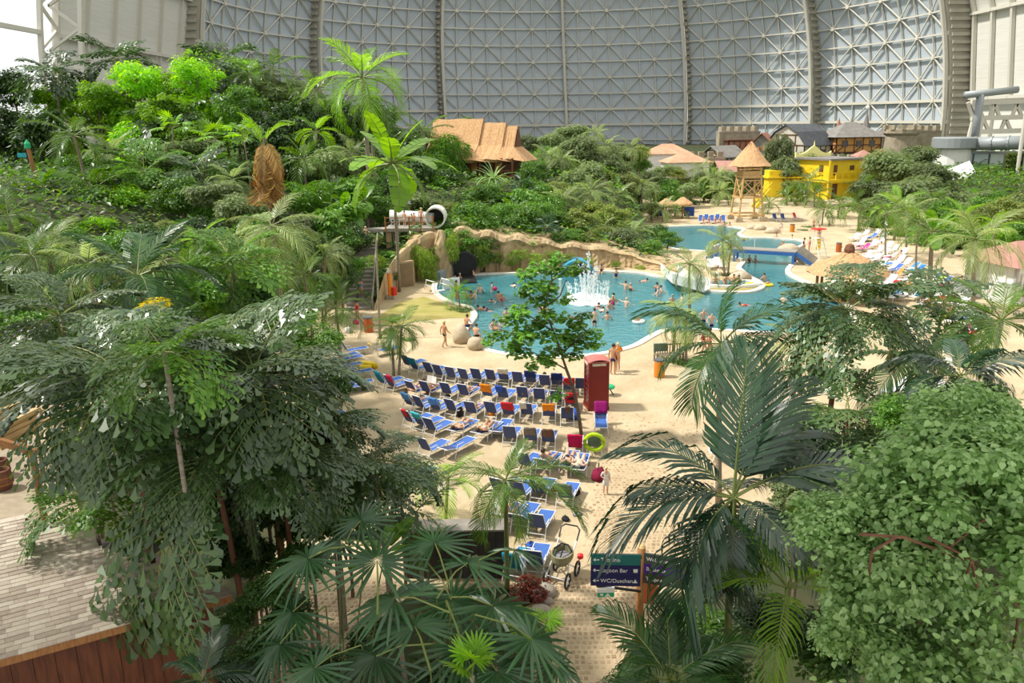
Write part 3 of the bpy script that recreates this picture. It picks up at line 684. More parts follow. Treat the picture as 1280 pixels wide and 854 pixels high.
def tree(kind, px, py, Y, rpx, place, rz=1.0, trunk='bark', label=None, lift=True, zr=None):
    """py: pixel row of the crown's middle; rpx: its radius in pixels"""
    c = P(px, py, Y); R = rpx/ppm(c); bz = H(c.x, c.y)-.1
    o = link(KINDNAME[kind][0], None, None, (c.x, c.y, bz)); h = c.z-bz
    ms = CROWN[kind]; r = random.Random(int(px*7+py*3)); a = r.uniform(0, 6.28)
    M = Matrix.Translation((0, 0, h)) @ Matrix.Rotation(a, 4, 'Z') @ Matrix.Diagonal((R, R, R*rz, 1))
    if h > R*rz*.3:
        trunk_to(o, (0, 0, 0), (0, 0, h), max(.05, R*.06), max(.03, R*.03), trunk, bend=R*.08, n=5)
    link('foliage', ms[r.randrange(len(ms))], o, M=M)
    note(o, kind, place, px, label); return o
def rosette(kind, px, py, Y, rpx, place, n=24, label=None, el=(-.2, 1.3), stem=True):
    return palm(kind, px, py, Y, rpx, place, n=n, label=label, el=el, tr=.05)
# ================================================================== buildings and fixtures
def base_at(px, py, Y):
    p = P(px, py, Y); return p
def rel_frame(o): return o
def gable(mb, w, d, z0, hgt, over=.4, t=.18, mi=0, prof=None):
    """roof along local y, profile in x"""
    prof = prof or [(-w/2-over, z0-over*.6), (0, z0+hgt), (w/2+over, z0-over*.6)]
    top = [(x, z+t) for x, z in prof]; poly = prof + top[::-1]
    mb.prism([Vector((x, -d/2-over, z)) for x, z in poly], (0, d+2*over, 0), mi)
def house(name, label, cat, px, py, Y, w, d, h, rh, rz, wall, roof, timber=None, kind='gable', wins=(), over=.5, z=None, beams=True, winmat='dark_gap', gmat=None):
    p = base_at(px, py, Y); zz = p.z if z is None else z
    o = thing(name, label, cat, (p.x, p.y, zz), rz)
    m = MB(); m.box((0, 0, h/2), (w, d, h))
    if kind == 'gable':
        for s in (-1, 1): m.prism([Vector((-w/2, s*d/2-.01*s, h)), Vector((w/2, s*d/2-.01*s, h)), Vector((0, s*d/2-.01*s, h+rh*.96))], (0, -s*.2, 0))
    m.build('wall', M_(wall), o)
    m = MB()
    if kind == 'gable': gable(m, w, d, h, rh, over)
    elif kind == 'gambrel': gable(m, w, d, h, rh, over, prof=[(-w/2-over, h-.4), (-w*.3, h+rh*.62), (0, h+rh), (w*.3, h+rh*.62), (w/2+over, h-.4)])
    elif kind == 'hip':
        a = over; m.add([(-w/2-a,-d/2-a,h),(w/2+a,-d/2-a,h),(w/2+a,d/2+a,h),(-w/2-a,d/2+a,h),(-w*.12,0,h+rh),(w*.12,0,h+rh)], [(0,1,5,4),(1,2,5),(2,3,4,5),(3,0,4),(3,2,1,0)])
    elif kind == 'flat': m.box((0, 0, h+.15), (w+over, d+over, .3))
    m.build('roof', M_(roof), o)
    if kind == 'gambrel':
        m = MB()
        for s in (-1, 1): m.prism([Vector((x, s*d/2, zq)) for x, zq in [(-w/2, h), (w/2, h), (w*.29, h+rh*.6), (0, h+rh*.97), (-w*.29, h+rh*.6)]], (0, -s*.2, 0))
        m.build('gable_wall', M_(gmat or wall), o)
    if timber:
        m = MB(); T = .22
        for s in (-1, 1):
            for i in range(6):
                x = -w/2+w*i/5; m.box((x, s*d/2, h/2), (T, T, h)); y = -d/2+d*i/5; m.box((s*w/2, y, h/2), (T, T, h))
            for zz_ in (.15, h*.5, h-.1): m.box((0, s*d/2, zz_), (w, T, T)); m.box((s*w/2, 0, zz_), (T, d, T))
            for i in (0, 2, 4):
                m.bar((-w/2+w*i/5, s*d/2, .1), (-w/2+w*(i+1)/5, s*d/2, h*.5), T, T); m.bar((s*w/2, -d/2+d*(i+1)/5, .1), (s*w/2, -d/2+d*i/5, h*.5), T, T)
            if kind in ('gable', 'gambrel'):
                for x in (-w*.25, 0, w*.25): m.box((x, s*d/2, h+rh*.25), (T, T, rh*.5))
                m.box((0, s*d/2, h+rh*.5), (w*.6, T, T)); m.bar((0, s*d/2, h+rh*.5), (-w*.25, s*d/2, h), T, T); m.bar((0, s*d/2, h+rh*.5), (w*.25, s*d/2, h), T, T)
        m.build('timber_frame', M_(timber), o)
    for (f, u, zc, ww, hh) in wins:                 # face: 'f' front -y, 'l' left -x, 'r' right +x
        fr = MB(); ax = dict(f=(u, -d/2-.06), l=(-w/2-.06, u), r=(w/2+.06, u))[f]; sz = (ww, .16, hh) if f == 'f' else (.16, ww, hh)
        fr.box((ax[0], ax[1], zc), sz); q = fr.build('window', M_(winmat), o)
        fr = MB(); k = (.03 if f != 'l' else -.03); 
        for s in (-1, 1):
            if f == 'f': fr.box((ax[0]+s*ww/2, ax[1]-.05, zc), (.14, .14, hh+.14))
            else: fr.box((ax[0]+(.05 if f == 'r' else -.05), ax[1]+s*ww/2, zc), (.14, .14, hh+.14))
        fr.build('window_frame', M_(timber or 'post_wood'), q)
    return o
def battlement(name, label, px0, px1, py, Y, h, t=1.0, m='castle', z=None, mer=1.1, rz=0.0):
    a, b = P(px0, py, Y), P(px1, py, Y); L_ = (b-a).length; zz = a.z if z is None else z
    o = thing(name, label, 'castle wall', ((a.x+b.x)/2, Y, zz), math.atan2(b.y-a.y, b.x-a.x)+rz)
    q = MB(); q.box((0, 0, h/2), (L_, t, h)); q.build('wall', M_(m), o)
    n = max(2, int(L_/(mer*1.7))); k = MB(); k.box((0, 0, 0), (mer, t, mer)); km = k.mesh('merlon', M_(m))
    for i in range(n): link('merlon', km, o, (-L_/2+L_*(i+.5)/n, 0, h+mer*.5))
    k2 = MB(); k2.box((0, 0, h-.2), (L_+.1, t+.2, .3)); k2.build('string_course', M_('grey_stone'), o); return o

# --- thatched longhouse
p = P(600, 213, 108); o = thing('thatched_longhouse', 'stilted longhouse with three stepped ridges of golden thatch on the bank', 'house', (p.x, 110, H(p.x, 110)-.3), math.radians(-20))
def thatch_roof(x0, x1, s, z0, drop=0):
    hp = [(-4.3*s, z0-.2), (-2.0*s, z0+1.7*s), (-.15, z0+4.9*s), (.15, z0+4.9*s), (2.0*s, z0+1.7*s), (4.3*s, z0-.2)]
    inn = [(x*.93, z-.35) for x, z in hp]; poly = hp + inn[::-1]; m = MB(); N = 10
    up = []
    for i in range(N+1):                             # along the ridge, a little uneven
        x = x0 + (x1-x0)*i/N
        for (y, z) in hp: up.append((x, y+U(-.06, .06), z+U(-.07, .07)))
    k = len(hp); m.add(up, [(i*k+j, i*k+j+1, (i+1)*k+j+1, (i+1)*k+j) for i in range(N) for j in range(k-1)])
    m.prism([Vector((x0+.05, y, z-.05)) for y, z in poly], (x1-x0-.1, 0, 0))
    q = m.build('thatch_roof', M_('thatch'), o)
    e = MB()                                         # skirt at the right end
    e.add([(x1-.1, -4.3*s, z0-.2), (x1-.1, 4.3*s, z0-.2), (x1+2.3*s, 3.6*s, z0-.55), (x1+2.3*s, -3.6*s, z0-.55), (x1-.1, -2.0*s, z0+1.7*s), (x1-.1, 2.0*s, z0+1.7*s)], [(0,3,4),(3,2,5,4),(2,1,5),(0,1,2,3)])
    e.build('thatch_skirt', M_('thatch'), q)
    d = MB(); d.prism([Vector((x1+.02, -1.7*s, z0+1.6*s)), Vector((x1+.02, 1.7*s, z0+1.6*s)), Vector((x1+.02, 0, z0+4.5*s))], (.06, 0, 0)); d.build('gable_board', M_('dark_wood'), o)
thatch_roof(-6.6, .6, 1.0, 2.6); thatch_roof(.4, 3.8, .88, 2.65); thatch_roof(3.6, 5.4, .78, 2.7)
m = MB(); m.box((-.6, .4, 1.4), (11, 4.6, 2.6)); m.build('wall', M_('dark_wood'), o)
m = MB(); m.box((-.3, 0, .25), (13, 7.6, .25)); m.build('floor_deck', M_('red_wood'), o)
for i in range(9):
    m = MB(); m.box((-6.2+i*1.5, -3.4, 1.2), (.2, .2, 2.8)); m.build('post', M_('red_wood'), o)
for i in range(6):
    m = MB(); m.box((-5.2+i*1.7, -1.96, 1.5), (.9, .08, 1.7)); m.build('window', M_('ochre_panel' if i % 2 else 'dark_gap'), o)
m = MB(); m.box((-.3, -3.5, 1.0), (12.6, .1, .1)); m.build('railing', M_('red_wood'), o)

# --- medieval village on the terrace
VB = 3.7
house('half_timbered_barn', 'large half-timbered barn with dark slate barrel-shaped roof above the lookout tower', 'house', 998, 190, 186, 9.5, 10.5, 4.2, 4.2, math.radians(-52), 'timber_white', 'slate', 'dark_wood', 'gambrel', [('f',-1.6,3.2,1.1,1.4),('f',1.6,3.2,1.1,1.4),('r',-2,2.4,1.2,1.3),('r',2,2.4,1.2,1.3)], z=VB)
house('wooden_house', 'narrow weathered plank house with red roof beside the barn', 'house', 954, 190, 186, 4.0, 4.5, 4.6, 2.0, math.radians(-30), 'grey_wood', 'brick_red', None, 'gable', [('f',-.7,3.2,.7,1.0),('f',.8,1.4,.7,1.0),('f',.6,3.4,.7,1.0)], z=VB, winmat='ochre_panel')
house('white_cottage', 'low white timber-framed cottage with grey roof behind the battlement', 'house', 903, 200, 178, 6.4, 6.0, 2.3, 1.9, math.radians(-60), 'timber_white', 'grey_roof', 'dark_wood', 'gable', [('f',0,1.4,.9,.9)], z=VB, over=.7)
house('round_timber_house', 'half-timbered house with ochre panels under a wide grey pyramid roof', 'house', 1061, 182, 188, 10.2, 9, 3.4, 3.2, math.radians(4), 'ochre_panel', 'grey_roof', 'dark_wood', 'hip', [('f',-3.2,2.0,1.1,1.3),('f',0,2.0,1.1,1.3),('f',3.0,2.0,1.1,1.3)], over=.9, z=5.9)
house('gatehouse', 'brown wooden gatehouse with dark openings on the stone block', 'house', 925, 190, 190, 6.5, 4, 5.0, .8, 0, 'brick_red', 'dark_wood', 'dark_wood', 'flat', [('f',-1.8,3.4,1.0,1.3),('f',1.0,3.4,1.0,1.3),('f',0,1.2,2.4,2.0)], z=VB)
house('pink_roof_house', 'long low house with faded pink roof in front of the gatehouse', 'house', 912, 212, 160, 8.5, 5, 2.2, 1.6, math.radians(90), 'grey_stone', 'pink_roof', None, 'gable', [], z=1.8)
house('white_castle_house', 'small white house with arched opening beside the castle tower', 'house', 1100, 186, 194, 5.4, 5, 3.6, 1.2, 0, 'timber_white', 'grey_roof', None, 'hip', [('f',.6,1.8,1.0,1.7),('f',1.9,2.2,.7,2.4)], z=VB+2)
battlement('castle_wall', 'grey stone battlement at the left end of the village', 858, 905, 210, 166, 4.2, z=2.0)
battlement('castle_wall', 'tall battlemented block behind the brown gatehouse', 896, 946, 195, 196, 7.0, 3.0, z=VB)
battlement('castle_wall', 'long battlement running below the half-timbered houses', 948, 1092, 205, 172, 3.0, z=2.0)
battlement('castle_wall', 'mossy battlemented wall joining the big castle tower', 1138, 1168, 195, 196, 6.6, 4.0, z=VB)
o = thing('castle_tower', 'broad round castle tower with battlements at the right of the village', 'tower', (P(1122, 185, 190).x, 189, VB), 0)
m = MB(); m.lathe([(3.6, 0), (3.3, 5.6), (3.9, 6.2), (3.9, 7.0)], 16); m.build('wall', M_('castle'), o, smooth=False)
for i in range(10): a = i*.628; m = MB(); m.box((math.cos(a)*3.6, math.sin(a)*3.6, 7.5), (.9, .9, 1.0), R3(z=a)); m.build('merlon', M_('castle'), o)
for px, py0, py1, r, mt, lb in [(1047, 172, 147, 1.0, 'brick_red', 'small turret with red brick cone roof behind the grey pyramid roof'), (1064, 160, 146, 1.3, 'grey_roof', 'squat grey turret behind the pyramid roof ridge'), (1081, 172, 138, .9, 'grey_roof', 'slim grey spire with a pale ball on its tip')]:
    b = P(px, py0, 195); t = P(px, py1, 195); o = thing('turret', lb, 'turret', (b.x, b.y, VB), 0)
    hh = t.z-VB; m = MB(); m.lathe([(r, 0), (r, hh*.62)], 8); m.build('wall', M_('grey_stone'), o)
    m = MB(); m.lathe([(r*1.25, hh*.6), (r*.5, hh*.82), (.04, hh)], 8); m.build('roof', M_(mt), o)
    if px == 1081: m = MB(); m.lathe([(.05, hh), (.45, hh+.4), (.45, hh+.8), (.05, hh+1.2)], 8); m.build('finial', M_('white'), o)
o = thing('pavilion', 'small open pavilion with faded pink hip roof above the orange wall', 'pavilion', (P(1075, 205, 168).x, 167, 3.3), 0)
m = MB(); m.add([(-2,-2,2.6),(2,-2,2.6),(2,2,2.6),(-2,2,2.6),(0,0,3.9)], [(0,1,4),(1,2,4),(2,3,4),(3,0,4),(3,2,1,0)]); m.build('roof', M_('pink_roof'), o)
for x in (-1.5, 1.5):
    for y in (-1.5, 1.5): m = MB(); m.box((x, y, 1.2), (.5, .5, 2.8)); m.build('pillar_post', M_('grey_stone'), o)
# --- yellow house
p = P(1047, 255, 140); o = thing('yellow_house', 'two-storey bright yellow house with balcony and wavy pale parapet', 'house', (p.x, p.y+5, 0), math.radians(24))
m = MB(); m.box((0, 0, 3.3), (7.4, 7.4, 6.6)); m.build('wall', M_('yellow'), o)
m = MB(); m.box((0, 0, 3.15), (9.6, 9.6, .5)); m.build('balcony_floor', M_('yellow'), o)
m = MB(); m.box((0, 0, 6.7), (8.6, 8.6, .3)); m.build('roof', M_('grey_roof'), o)
for i in range(7):
    for f in (0, 1):
        m = MB(); u = -4.6+i*9.2/6; m.box((u, -4.65, 3.9) if f == 0 else (-4.65, u, 3.9), (.14, .14, 1.1)); m.build('baluster', M_('yellow'), o)
m = MB(); m.box((0, -4.65, 4.5), (9.4, .16, .14)); m.box((-4.65, 0, 4.5), (.16, 9.4, .14)); m.build('railing', M_('yellow'), o)
for x, y in ((-4.6, -4.6), (4.6, -4.6), (-4.6, 4.6)): m = MB(); m.tube([(x, y, 0), (x, y, 6.6)], .2, 8); m.build('post', M_('yellow'), o)
for f, u, z, w_, h_ in (('f',-2.4,4.9,.8,1.7),('f',1.4,5.2,1,.8),('l',-1.8,5.0,.9,1.4),('f',-2.2,1.3,1.1,2.5),('l',-1.0,1.5,.8,1.5),('l',1.8,1.5,.8,1.5)):
    m = MB(); m.box((u, -3.72, z) if f == 'f' else (-3.72, u, z), (w_, .1, h_) if f == 'f' else (.1, w_, h_)); m.build('window', M_('dark_wood'), o)
m = MB(); pts = []
for i in range(17):
    t = i/16; pts.append(Vector((-4.2+8.4*t, 4.0, 6.9+.35+1.1*math.exp(-((t-.5)/.16)**2)+.5*math.exp(-((t-.0)/.05)**2)+.5*math.exp(-((t-1)/.05)**2)+.4*math.sin(math.pi*t))))
m.prism([Vector((-4.2, 4.0, 6.8))]+pts+[Vector((4.2, 4.0, 6.8))], (0, .3, 0)); m.lathe([(.2, 8.6), (.12, 9.0), (.03, 9.7)], 6, (0, 4.1, 0)); m.build('parapet', M_('yellow_pale'), o)
p = P(978, 262, 146); o = thing('yellow_annex', 'low yellow annex with wavy gable half hidden by trees left of the yellow house', 'house', (p.x, p.y, 0), 0)
m = MB(); m.box((0, 0, 1.6), (6.5, 3, 3.2)); m.box((0, 0, 4.0), (6.5, 3, 1.4)); m.build('wall', M_('yellow'), o)
m = MB(); m.box((0, 0, 3.5), (7.2, 4, .3)); m.build('balcony_floor', M_('yellow'), o); m = MB(); m.box((0, -1.55, 1.3), (1.2, .1, 2.2)); m.build('door', M_('dark_wood'), o)
p = P(950, 268, 128); o = thing('yellow_stairs', 'small flight of yellow stairs beside the lookout tower', 'stairs', (p.x, p.y, 0), .3)
for s in (-1, 1):
    m = MB(); m.bar((-1.2, s*.6, .2), (1.4, s*.6, 3.0), .2, .5); m.build('stringer', M_('yellow'), o); m = MB(); m.bar((-1.2, s*.6, 1.2), (1.4, s*.6, 4.0), .1); m.build('handrail', M_('yellow'), o)
for i in range(8): m = MB(); m.box((-1.0+i*.32, 0, .4+i*.34), (.32, 1.1, .08)); m.build('tread', M_('yellow'), o)
p = P(1080, 240, 162); o = thing('orange_wall', 'curved orange wall with slanting top behind the yellow house', 'wall', (p.x, p.y, 0), -.15); m = MB(); n = 10; vs = []
for i in range(n+1):
    t = i/n; x = -3.2+6.0*t; y = -1.2*math.sin(math.pi*t); zt = 5.4+2.0*t
    vs += [(x, y, 0), (x, y, zt), (x, y+.35, zt), (x, y+.35, 0)]
m.add(vs, [(4*i+k, 4*i+(k+1) % 4, 4*i+4+(k+1) % 4, 4*i+4+k) for i in range(n) for k in range(4)] + [(0,1,2,3), (4*n+3,4*n+2,4*n+1,4*n)]); m.build('panel', M_('orange_wall'), o)
p = P(1115, 240, 158); o = thing('orange_screen', 'low orange screen partly hidden by feathery trees', 'wall', (p.x, p.y, 0), -.3); m = MB(); m.prism([Vector((-3, 0, 0)), Vector((3, 0, 0)), Vector((3, 0, 5.4)), Vector((-3, 0, 4.2))], (0, .3, 0)); m.build('panel', M_('orange_wall'), o)
# --- lookout tower
b = G(937, 277); o = thing('lookout_tower', 'bamboo lookout tower on stone blocks with a thatched pyramid roof', 'tower', (b.x, b.y+1.6, 0), math.radians(4))
hb, ht, zt = 1.75, 1.15, 7.0
leg = lambda sx, sy, z: Vector((sx*(hb+(ht-hb)*z/zt), sy*(hb+(ht-hb)*z/zt), z))
for sx in (-1, 1):
    for sy in (-1, 1): m = MB(); m.tube([leg(sx, sy, .5), leg(sx, sy, zt+1.0)], .15, 7); m.build('leg', M_('bamboo'), o); m = MB(); m.box((leg(sx, sy, 0).x, leg(sx, sy, 0).y, .3), (.9, .9, .6)); m.build('stone_block', M_('boulder'), o)
for z in (.75, 3.0, 5.6, 6.6):
    for f in range(4):
        c = [(-1,-1),(1,-1),(1,1),(-1,1)]; m = MB(); m.bar(leg(*c[f], z)*1.08, leg(*c[(f+1) % 4], z)*1.08, .16, .22); q = m.build('beam', M_('bamboo'), o)
for f in range(4):
    c = [(-1,-1),(1,-1),(1,1),(-1,1)]; m = MB(); m.bar(leg(*c[f], 3.1), leg(*c[(f+1) % 4], 5.6), .12); m.bar(leg(*c[(f+1) % 4], 3.1), leg(*c[f], 5.6), .12); m.build('cross_brace', M_('bamboo'), o)
    m = MB(); m.bar(leg(*c[f], 6.1)*1.04, leg(*c[(f+1) % 4], 6.1)*1.04, .08, .95); m.build('screen', M_('bamboo'), o)
m = MB(); m.box((0, 0, 5.55), (2.5, 2.5, .15)); m.build('platform', M_('bamboo'), o)
m = MB(); m.lathe([(2.9, 7.5), (2.4, 8.0), (1.2, 9.4), (.25, 10.5), (.08, 10.7)], 16); m.lathe([(2.75, 7.45), (.2, 9.6)], 16); m.v = [(v[0]+U(-.06,.06), v[1]+U(-.06,.06), v[2]+U(-.08,.08)) for v in m.v]; m.build('thatch_roof', M_('thatch'), o)
# --- straw hut, parasols, tiled houses
def straw(name, label, px, py, w, h_eave, h_top, knob=True, n=18, posts=1):
    b = G(px, py); o = thing(name, label, 'hut' if posts > 1 else 'parasol', (b.x, b.y, 0), 0)
    m = MB(); r = w/2; m.lathe([(r, h_eave), (r*.93, h_eave+.22), (r*.5, h_eave+(h_top-h_eave)*.62), (r*.14, h_top), (.02, h_top+.05)], n); m.lathe([(r*.96, h_eave-.06), (.1, h_top-.5)], n)
    m.v = [(v[0]+U(-.04,.04)*r, v[1]+U(-.04,.04)*r, v[2]+U(-.05,.05)) for v in m.v]; m.build('thatch_roof', M_('thatch'), o)
    for i in range(posts):
        a = i*6.283/posts; m = MB(); rr = r*.75 if posts > 1 else 0; m.tube([(math.cos(a)*rr, math.sin(a)*rr, 0), (math.cos(a)*rr, math.sin(a)*rr, h_eave+.4)], .11, 7); m.build('post', M_('post_wood'), o)
    if knob: m = MB(); m.lathe([(.35, h_top-.1), (.42, h_top+.25), (.3, h_top+.6), (.1, h_top+.7)], 9); m.build('top_knob', M_('bark_red'), o)
    if posts > 1: m = MB(); m.lathe([(r*.5, 0), (r*.5, 1.1), (r*.55, 1.15)], 14); m.build('bar_counter', M_('post_wood'), o)
    return o
straw('straw_hut', 'round straw-roofed beach hut with red-brown top knob by the far terrace', 1056, 374, 6.2, 2.2, 3.7, True, 22, 6)
straw('straw_parasol', 'straw parasol by the blue windbreaks beyond the far pool, nearer the tower', 853, 273, 3.0, 2.0, 3.0, False, 12)
straw('straw_parasol', 'straw parasol by the blue windbreaks beyond the far pool, behind the palms', 832, 273, 2.8, 1.9, 2.8, False, 12)
straw('straw_parasol', 'brown straw parasol under the end of the tiled houses', 872, 236, 4.0, 2.2, 3.6, False, 12)
house('tiled_house', 'white house with orange tiled hip roof, the one nearer the castle', 'house', 855, 228, 150, 7.5, 5, 2.8, 1.6, .1, 'white', 'tile_roof', None, 'hip', [], z=3.4)
house('tiled_house', 'white house with orange tiled hip roof, half behind its twin', 'house', 833, 220, 158, 8.5, 5, 3.2, 1.8, -.1, 'white', 'tile_roof', None, 'hip', [('f',1.5,1.6,1.1,1.5)], z=4.2)
b = G(1268, 372); house('white_kiosk', 'white kiosk with faded red roof at the picture edge above the terrace', 'kiosk', 1268, 372, b.y, 5.2, 4.6, 3.0, 1.5, .25, 'white', 'pink_roof', 'white', 'hip', [('f',-1.6,1.5,1.0,1.6),('f',0,1.5,1.0,1.6),('f',1.6,1.5,1.0,1.6)], z=0, over=.7)
for px, lb in [(820, 'first'), (827, 'second'), (860, 'third'), (866, 'fourth')]:
    b = G(px, 273); o = thing('windbreak', 'royal blue cloth windbreak beyond the far pool, %s from the big trees' % lb, 'windbreak', (b.x, b.y+1, 0), 0, 'blue windbreaks beyond the far pool')
    m = MB(); m.box((0, 0, .85), (.75, .05, 1.3)); m.build('cloth', M_('blue_cloth'), o)
    for s in (-1, 1): m = MB(); m.tube([(s*.38, 0, 0), (s*.38, 0, 1.6)], .03, 5); m.build('pole', M_('post_wood'), o)
# --- glass facade, ducts, tent, green wall
gm = mat('facade_glass', (0.55, 0.68, 0.70), .08, (0.80, 0.88, 0.88), .25, spec=.8)
p = P(1222, 228, 168); o = thing('glass_pavilion', 'glass-fronted pavilion with dark mullions under the grey duct', 'building', (p.x, p.y, 0), math.radians(-12))
zb, ztp = P(1222, 232, 168).z, P(1222, 192, 168).z
for i in range(5):
    m = MB(); m.box((-6+i*3.0, 0, (zb-2+ztp)/2), (2.8, .12, ztp-zb+2)); m.build('glass_pane', gm, o)
for i in range(6): m = MB(); m.box((-7.5+i*3.0, -.1, (zb-2+ztp)/2), (.3, .3, ztp-zb+2)); m.build('mullion', M_('dark_gap'), o)
m = MB(); m.box((0, 0, ztp+.2), (15.6, .8, .5)); m.build('top_rail', M_('duct'), o); m = MB(); m.box((0, .6, (zb-3)/2), (15.5, .8, zb-3)); m.build('base_wall', M_('white'), o)
m = MB(); m.box((0, 4, (ztp)/2), (15.4, 7, ztp)); m.build('back_hall', M_('white'), o)
p = P(1193, 182, 170); o = thing('metal_drum', 'ribbed grey metal drum platform at the foot of the great arch', 'duct', (p.x, p.y, 0), 0)
m = MB(); zz = p.z; m.lathe([(3.6, zz-.6), (4.3, zz-.4), (4.3, zz+1.5), (4.0, zz+1.7)], 24); m.build('drum', M_('duct'), o); m = MB(); m.lathe([(3.3, 0), (3.3, zz-.4)], 16); m.build('core', M_('white'), o)
a, b = P(1208, 180, 169), P(1300, 178, 160); o = thing('air_duct', 'thick grey horizontal air duct running above the glass pavilion', 'duct', (a.x, a.y, a.z), 0)
m = MB(); m.tube([Vector((0, 0, 0)), b-a], 1.35, 14); m.build('pipe', M_('duct'), o, smooth=True)
for t in (.12, .35, .58, .81): m = MB(); c = (b-a)*t; m.tube([c, c+(b-a).normalized()*.3], 1.5, 14); m.build('collar', M_('duct'), o)
a, b = P(1218, 176, 172), P(1218, 118, 172); o = thing('vent_pipe', 'upright grey vent pipe with a horizontal branch below the membrane wall', 'duct', (a.x, a.y, a.z), 0)
m = MB(); m.tube([(0, 0, 0), (0, 0, b.z-a.z)], .75, 12); m.build('pipe', M_('duct'), o, smooth=True)
m = MB(); c = P(1206, 119, 172)-a; d = P(1272, 112, 172)-a; m.tube([c, d], .7, 12); m.build('branch_pipe', M_('duct'), o, smooth=True)
o = thing('steel_truss', 'cream steel truss frame standing before the membrane wall', 'truss', P(1245, 165, 178), 0); a0 = Vector(o.location)
for y0 in (128, 148, 165): m = MB(); m.bar(P(1214, y0, 178)-a0, P(1290, y0-2, 178)-a0, .8, 1.0); m.build('chord', M_('steel_light'), o)
for i in range(6):
    m = MB(); x = 1222+i*14; m.bar(P(x, 148, 178)-a0, P(x+(7 if i % 2 else -7), 130, 178)-a0, .6); m.bar(P(x, 165, 178)-a0, P(x+(-7 if i % 2 else 7), 148, 178)-a0, .6); m.build('brace', M_('steel_light'), o)
for x in (1214, 1226):
    m = MB(); m.tube([P(x-4, 128, 178)-a0, P(x+3, 148, 178)-a0, P(x-3, 172, 178)-a0], .45, 5); m.build('strut', M_('steel_light'), o)
o = thing('steel_column', 'tall cream steel column at the picture edge before the membrane wall', 'column', (P(1277, 200, 150).x, 150, 0), 0); m = MB(); zt = P(1277, 40, 150).z
for dx in (-.5, .7): m.tube([(dx, 0, 0), (dx, 0, zt)], .35, 8)
for i in range(5): m.box((.1, 0, zt*(i+.6)/5), (1.2, .5, .35))
m.build('post', M_('steel_light'), o)
p = P(1193, 228, 142); o = thing('white_tent', 'white tensile canopy with a high point in front of the glass pavilion', 'tent', (p.x, p.y, p.z), 0); q = lambda px, py, dy: P(px, py, 142+dy)-p
m = MB(); N = 8; Aa, Bb, Cc, Dd = q(1166,219,2), q(1203,228,-3), q(1219,214,1), q(1212,201,5); vs = []
for i in range(N+1):
    for j in range(N+1):
        u, v = i/N, j/N; c = Aa.lerp(Bb, u).lerp(Dd.lerp(Cc, u), v); vs.append(c-Vector((0, 0, 1.0*math.sin(math.pi*u)*math.sin(math.pi*v))))
m.add(vs, [(i*(N+1)+j, (i+1)*(N+1)+j, (i+1)*(N+1)+j+1, i*(N+1)+j+1) for i in range(N) for j in range(N)]); m.build('canopy', M_('white'), o, smooth=True)
for c in (Aa, Bb, Cc, Dd): m = MB(); m.tube([Vector((c.x, c.y, -p.z)), c], .1, 6); m.build('mast', M_('white_metal'), o)
p = P(1270, 240, 150); o = thing('green_wall', 'leafy green living wall panel at the picture edge', 'wall', (p.x+1.5, p.y, 0), -.1); zt = P(1270, 192, 150).z; m = MB(); m.box((0, .6, zt/2), (8, .8, zt)); m.build('panel', M_('soil'), o)
m = MB()
for i in range(2600):
    c = Vector((U(-4, 4), U(.0, .25), U(.5, zt+.2))); s = U(.25, .5); d1 = Vector((U(-1,1), U(-.6,-.1), U(-1,.6))).normalized()*s; d2 = Vector((U(-1,1), U(-.5,.1), U(-1,1))).normalized()*s*.6; m.add([c, c+d1*.5+d2*.5, c+d1, c+d1*.5-d2*.5], [(0,1,2,3)])
q = m.build('leaves', M_('lf_vine'), o); q['kind'] = 'stuff'

# --- bridge over the channel
A, B = G(917, 325, .0), G(995, 330, .0); d = (B-A); ang = math.atan2(d.y, d.x); Lb = d.length
o = thing('footbridge', 'blue steel footbridge with grey plank deck over the pool channel', 'bridge', ((A.x+B.x)/2, (A.y+B.y)/2, 0), ang); dk = 1.25
NP = 26
me = None; m = MB(); m.box((0, 0, 0), (Lb/NP*.9, 1.7, .08)); me = m.mesh('plank', M_('deck_grey'))
for i in range(NP): link('plank', me, o, (-Lb/2+Lb*(i+.5)/NP, 0, dk))
for s in (-1, 1):
    m = MB(); m.box((0, s*.8, dk-.2), (Lb, .16, .32)); m.build('girder', M_('blue_paint'), o)
for x in (-Lb/2+.2, Lb/2-.2):
    for s in (-1, 1): m = MB(); m.box((x, s*.8, .1), (.22, .22, 2*dk-.4)); m.build('pier', M_('blue_paint'), o)
for s in (-1, 1):
    for t0, t1 in ((-1, -.35), (1, .35)): pass
    m = MB(); m.bar((-Lb/2, s*.75, dk-.1), (-Lb/2-2.6, s*.75, .1), .14, .34); m.build('ramp_girder', M_('blue_paint'), o)
    m = MB(); m.bar((Lb/2, s*.75, dk-.1), (Lb/2+1.6, s*.75, .1), .14, .34); m.build('ramp_girder', M_('blue_paint'), o)
m = MB(); m.bar((-Lb/2, 0, dk), (-Lb/2-2.6, 0, .12), .06, 1.4); m.build('ramp_deck', M_('deck_grey'), o); m = MB(); m.bar((Lb/2, 0, dk), (Lb/2+1.6, 0, .12), .06, 1.4); m.build('ramp_deck', M_('deck_grey'), o)
for s in (.85,):
    m = MB(); m.tube([(-Lb/2-2.6, s, 1.0), (-Lb/2, s, dk+1.0), (-Lb*.2, s, dk+1.0)], .03, 5)
    for x, z0, z1 in ((-Lb/2-2.6, 0, 1.0), (-Lb/2, dk, dk+1.0), (-Lb*.2, dk, dk+1.0)): m.tube([(x, s, z0), (x, s, z1)], .03, 5)
    m.build('handrail', M_('white_metal'), o)
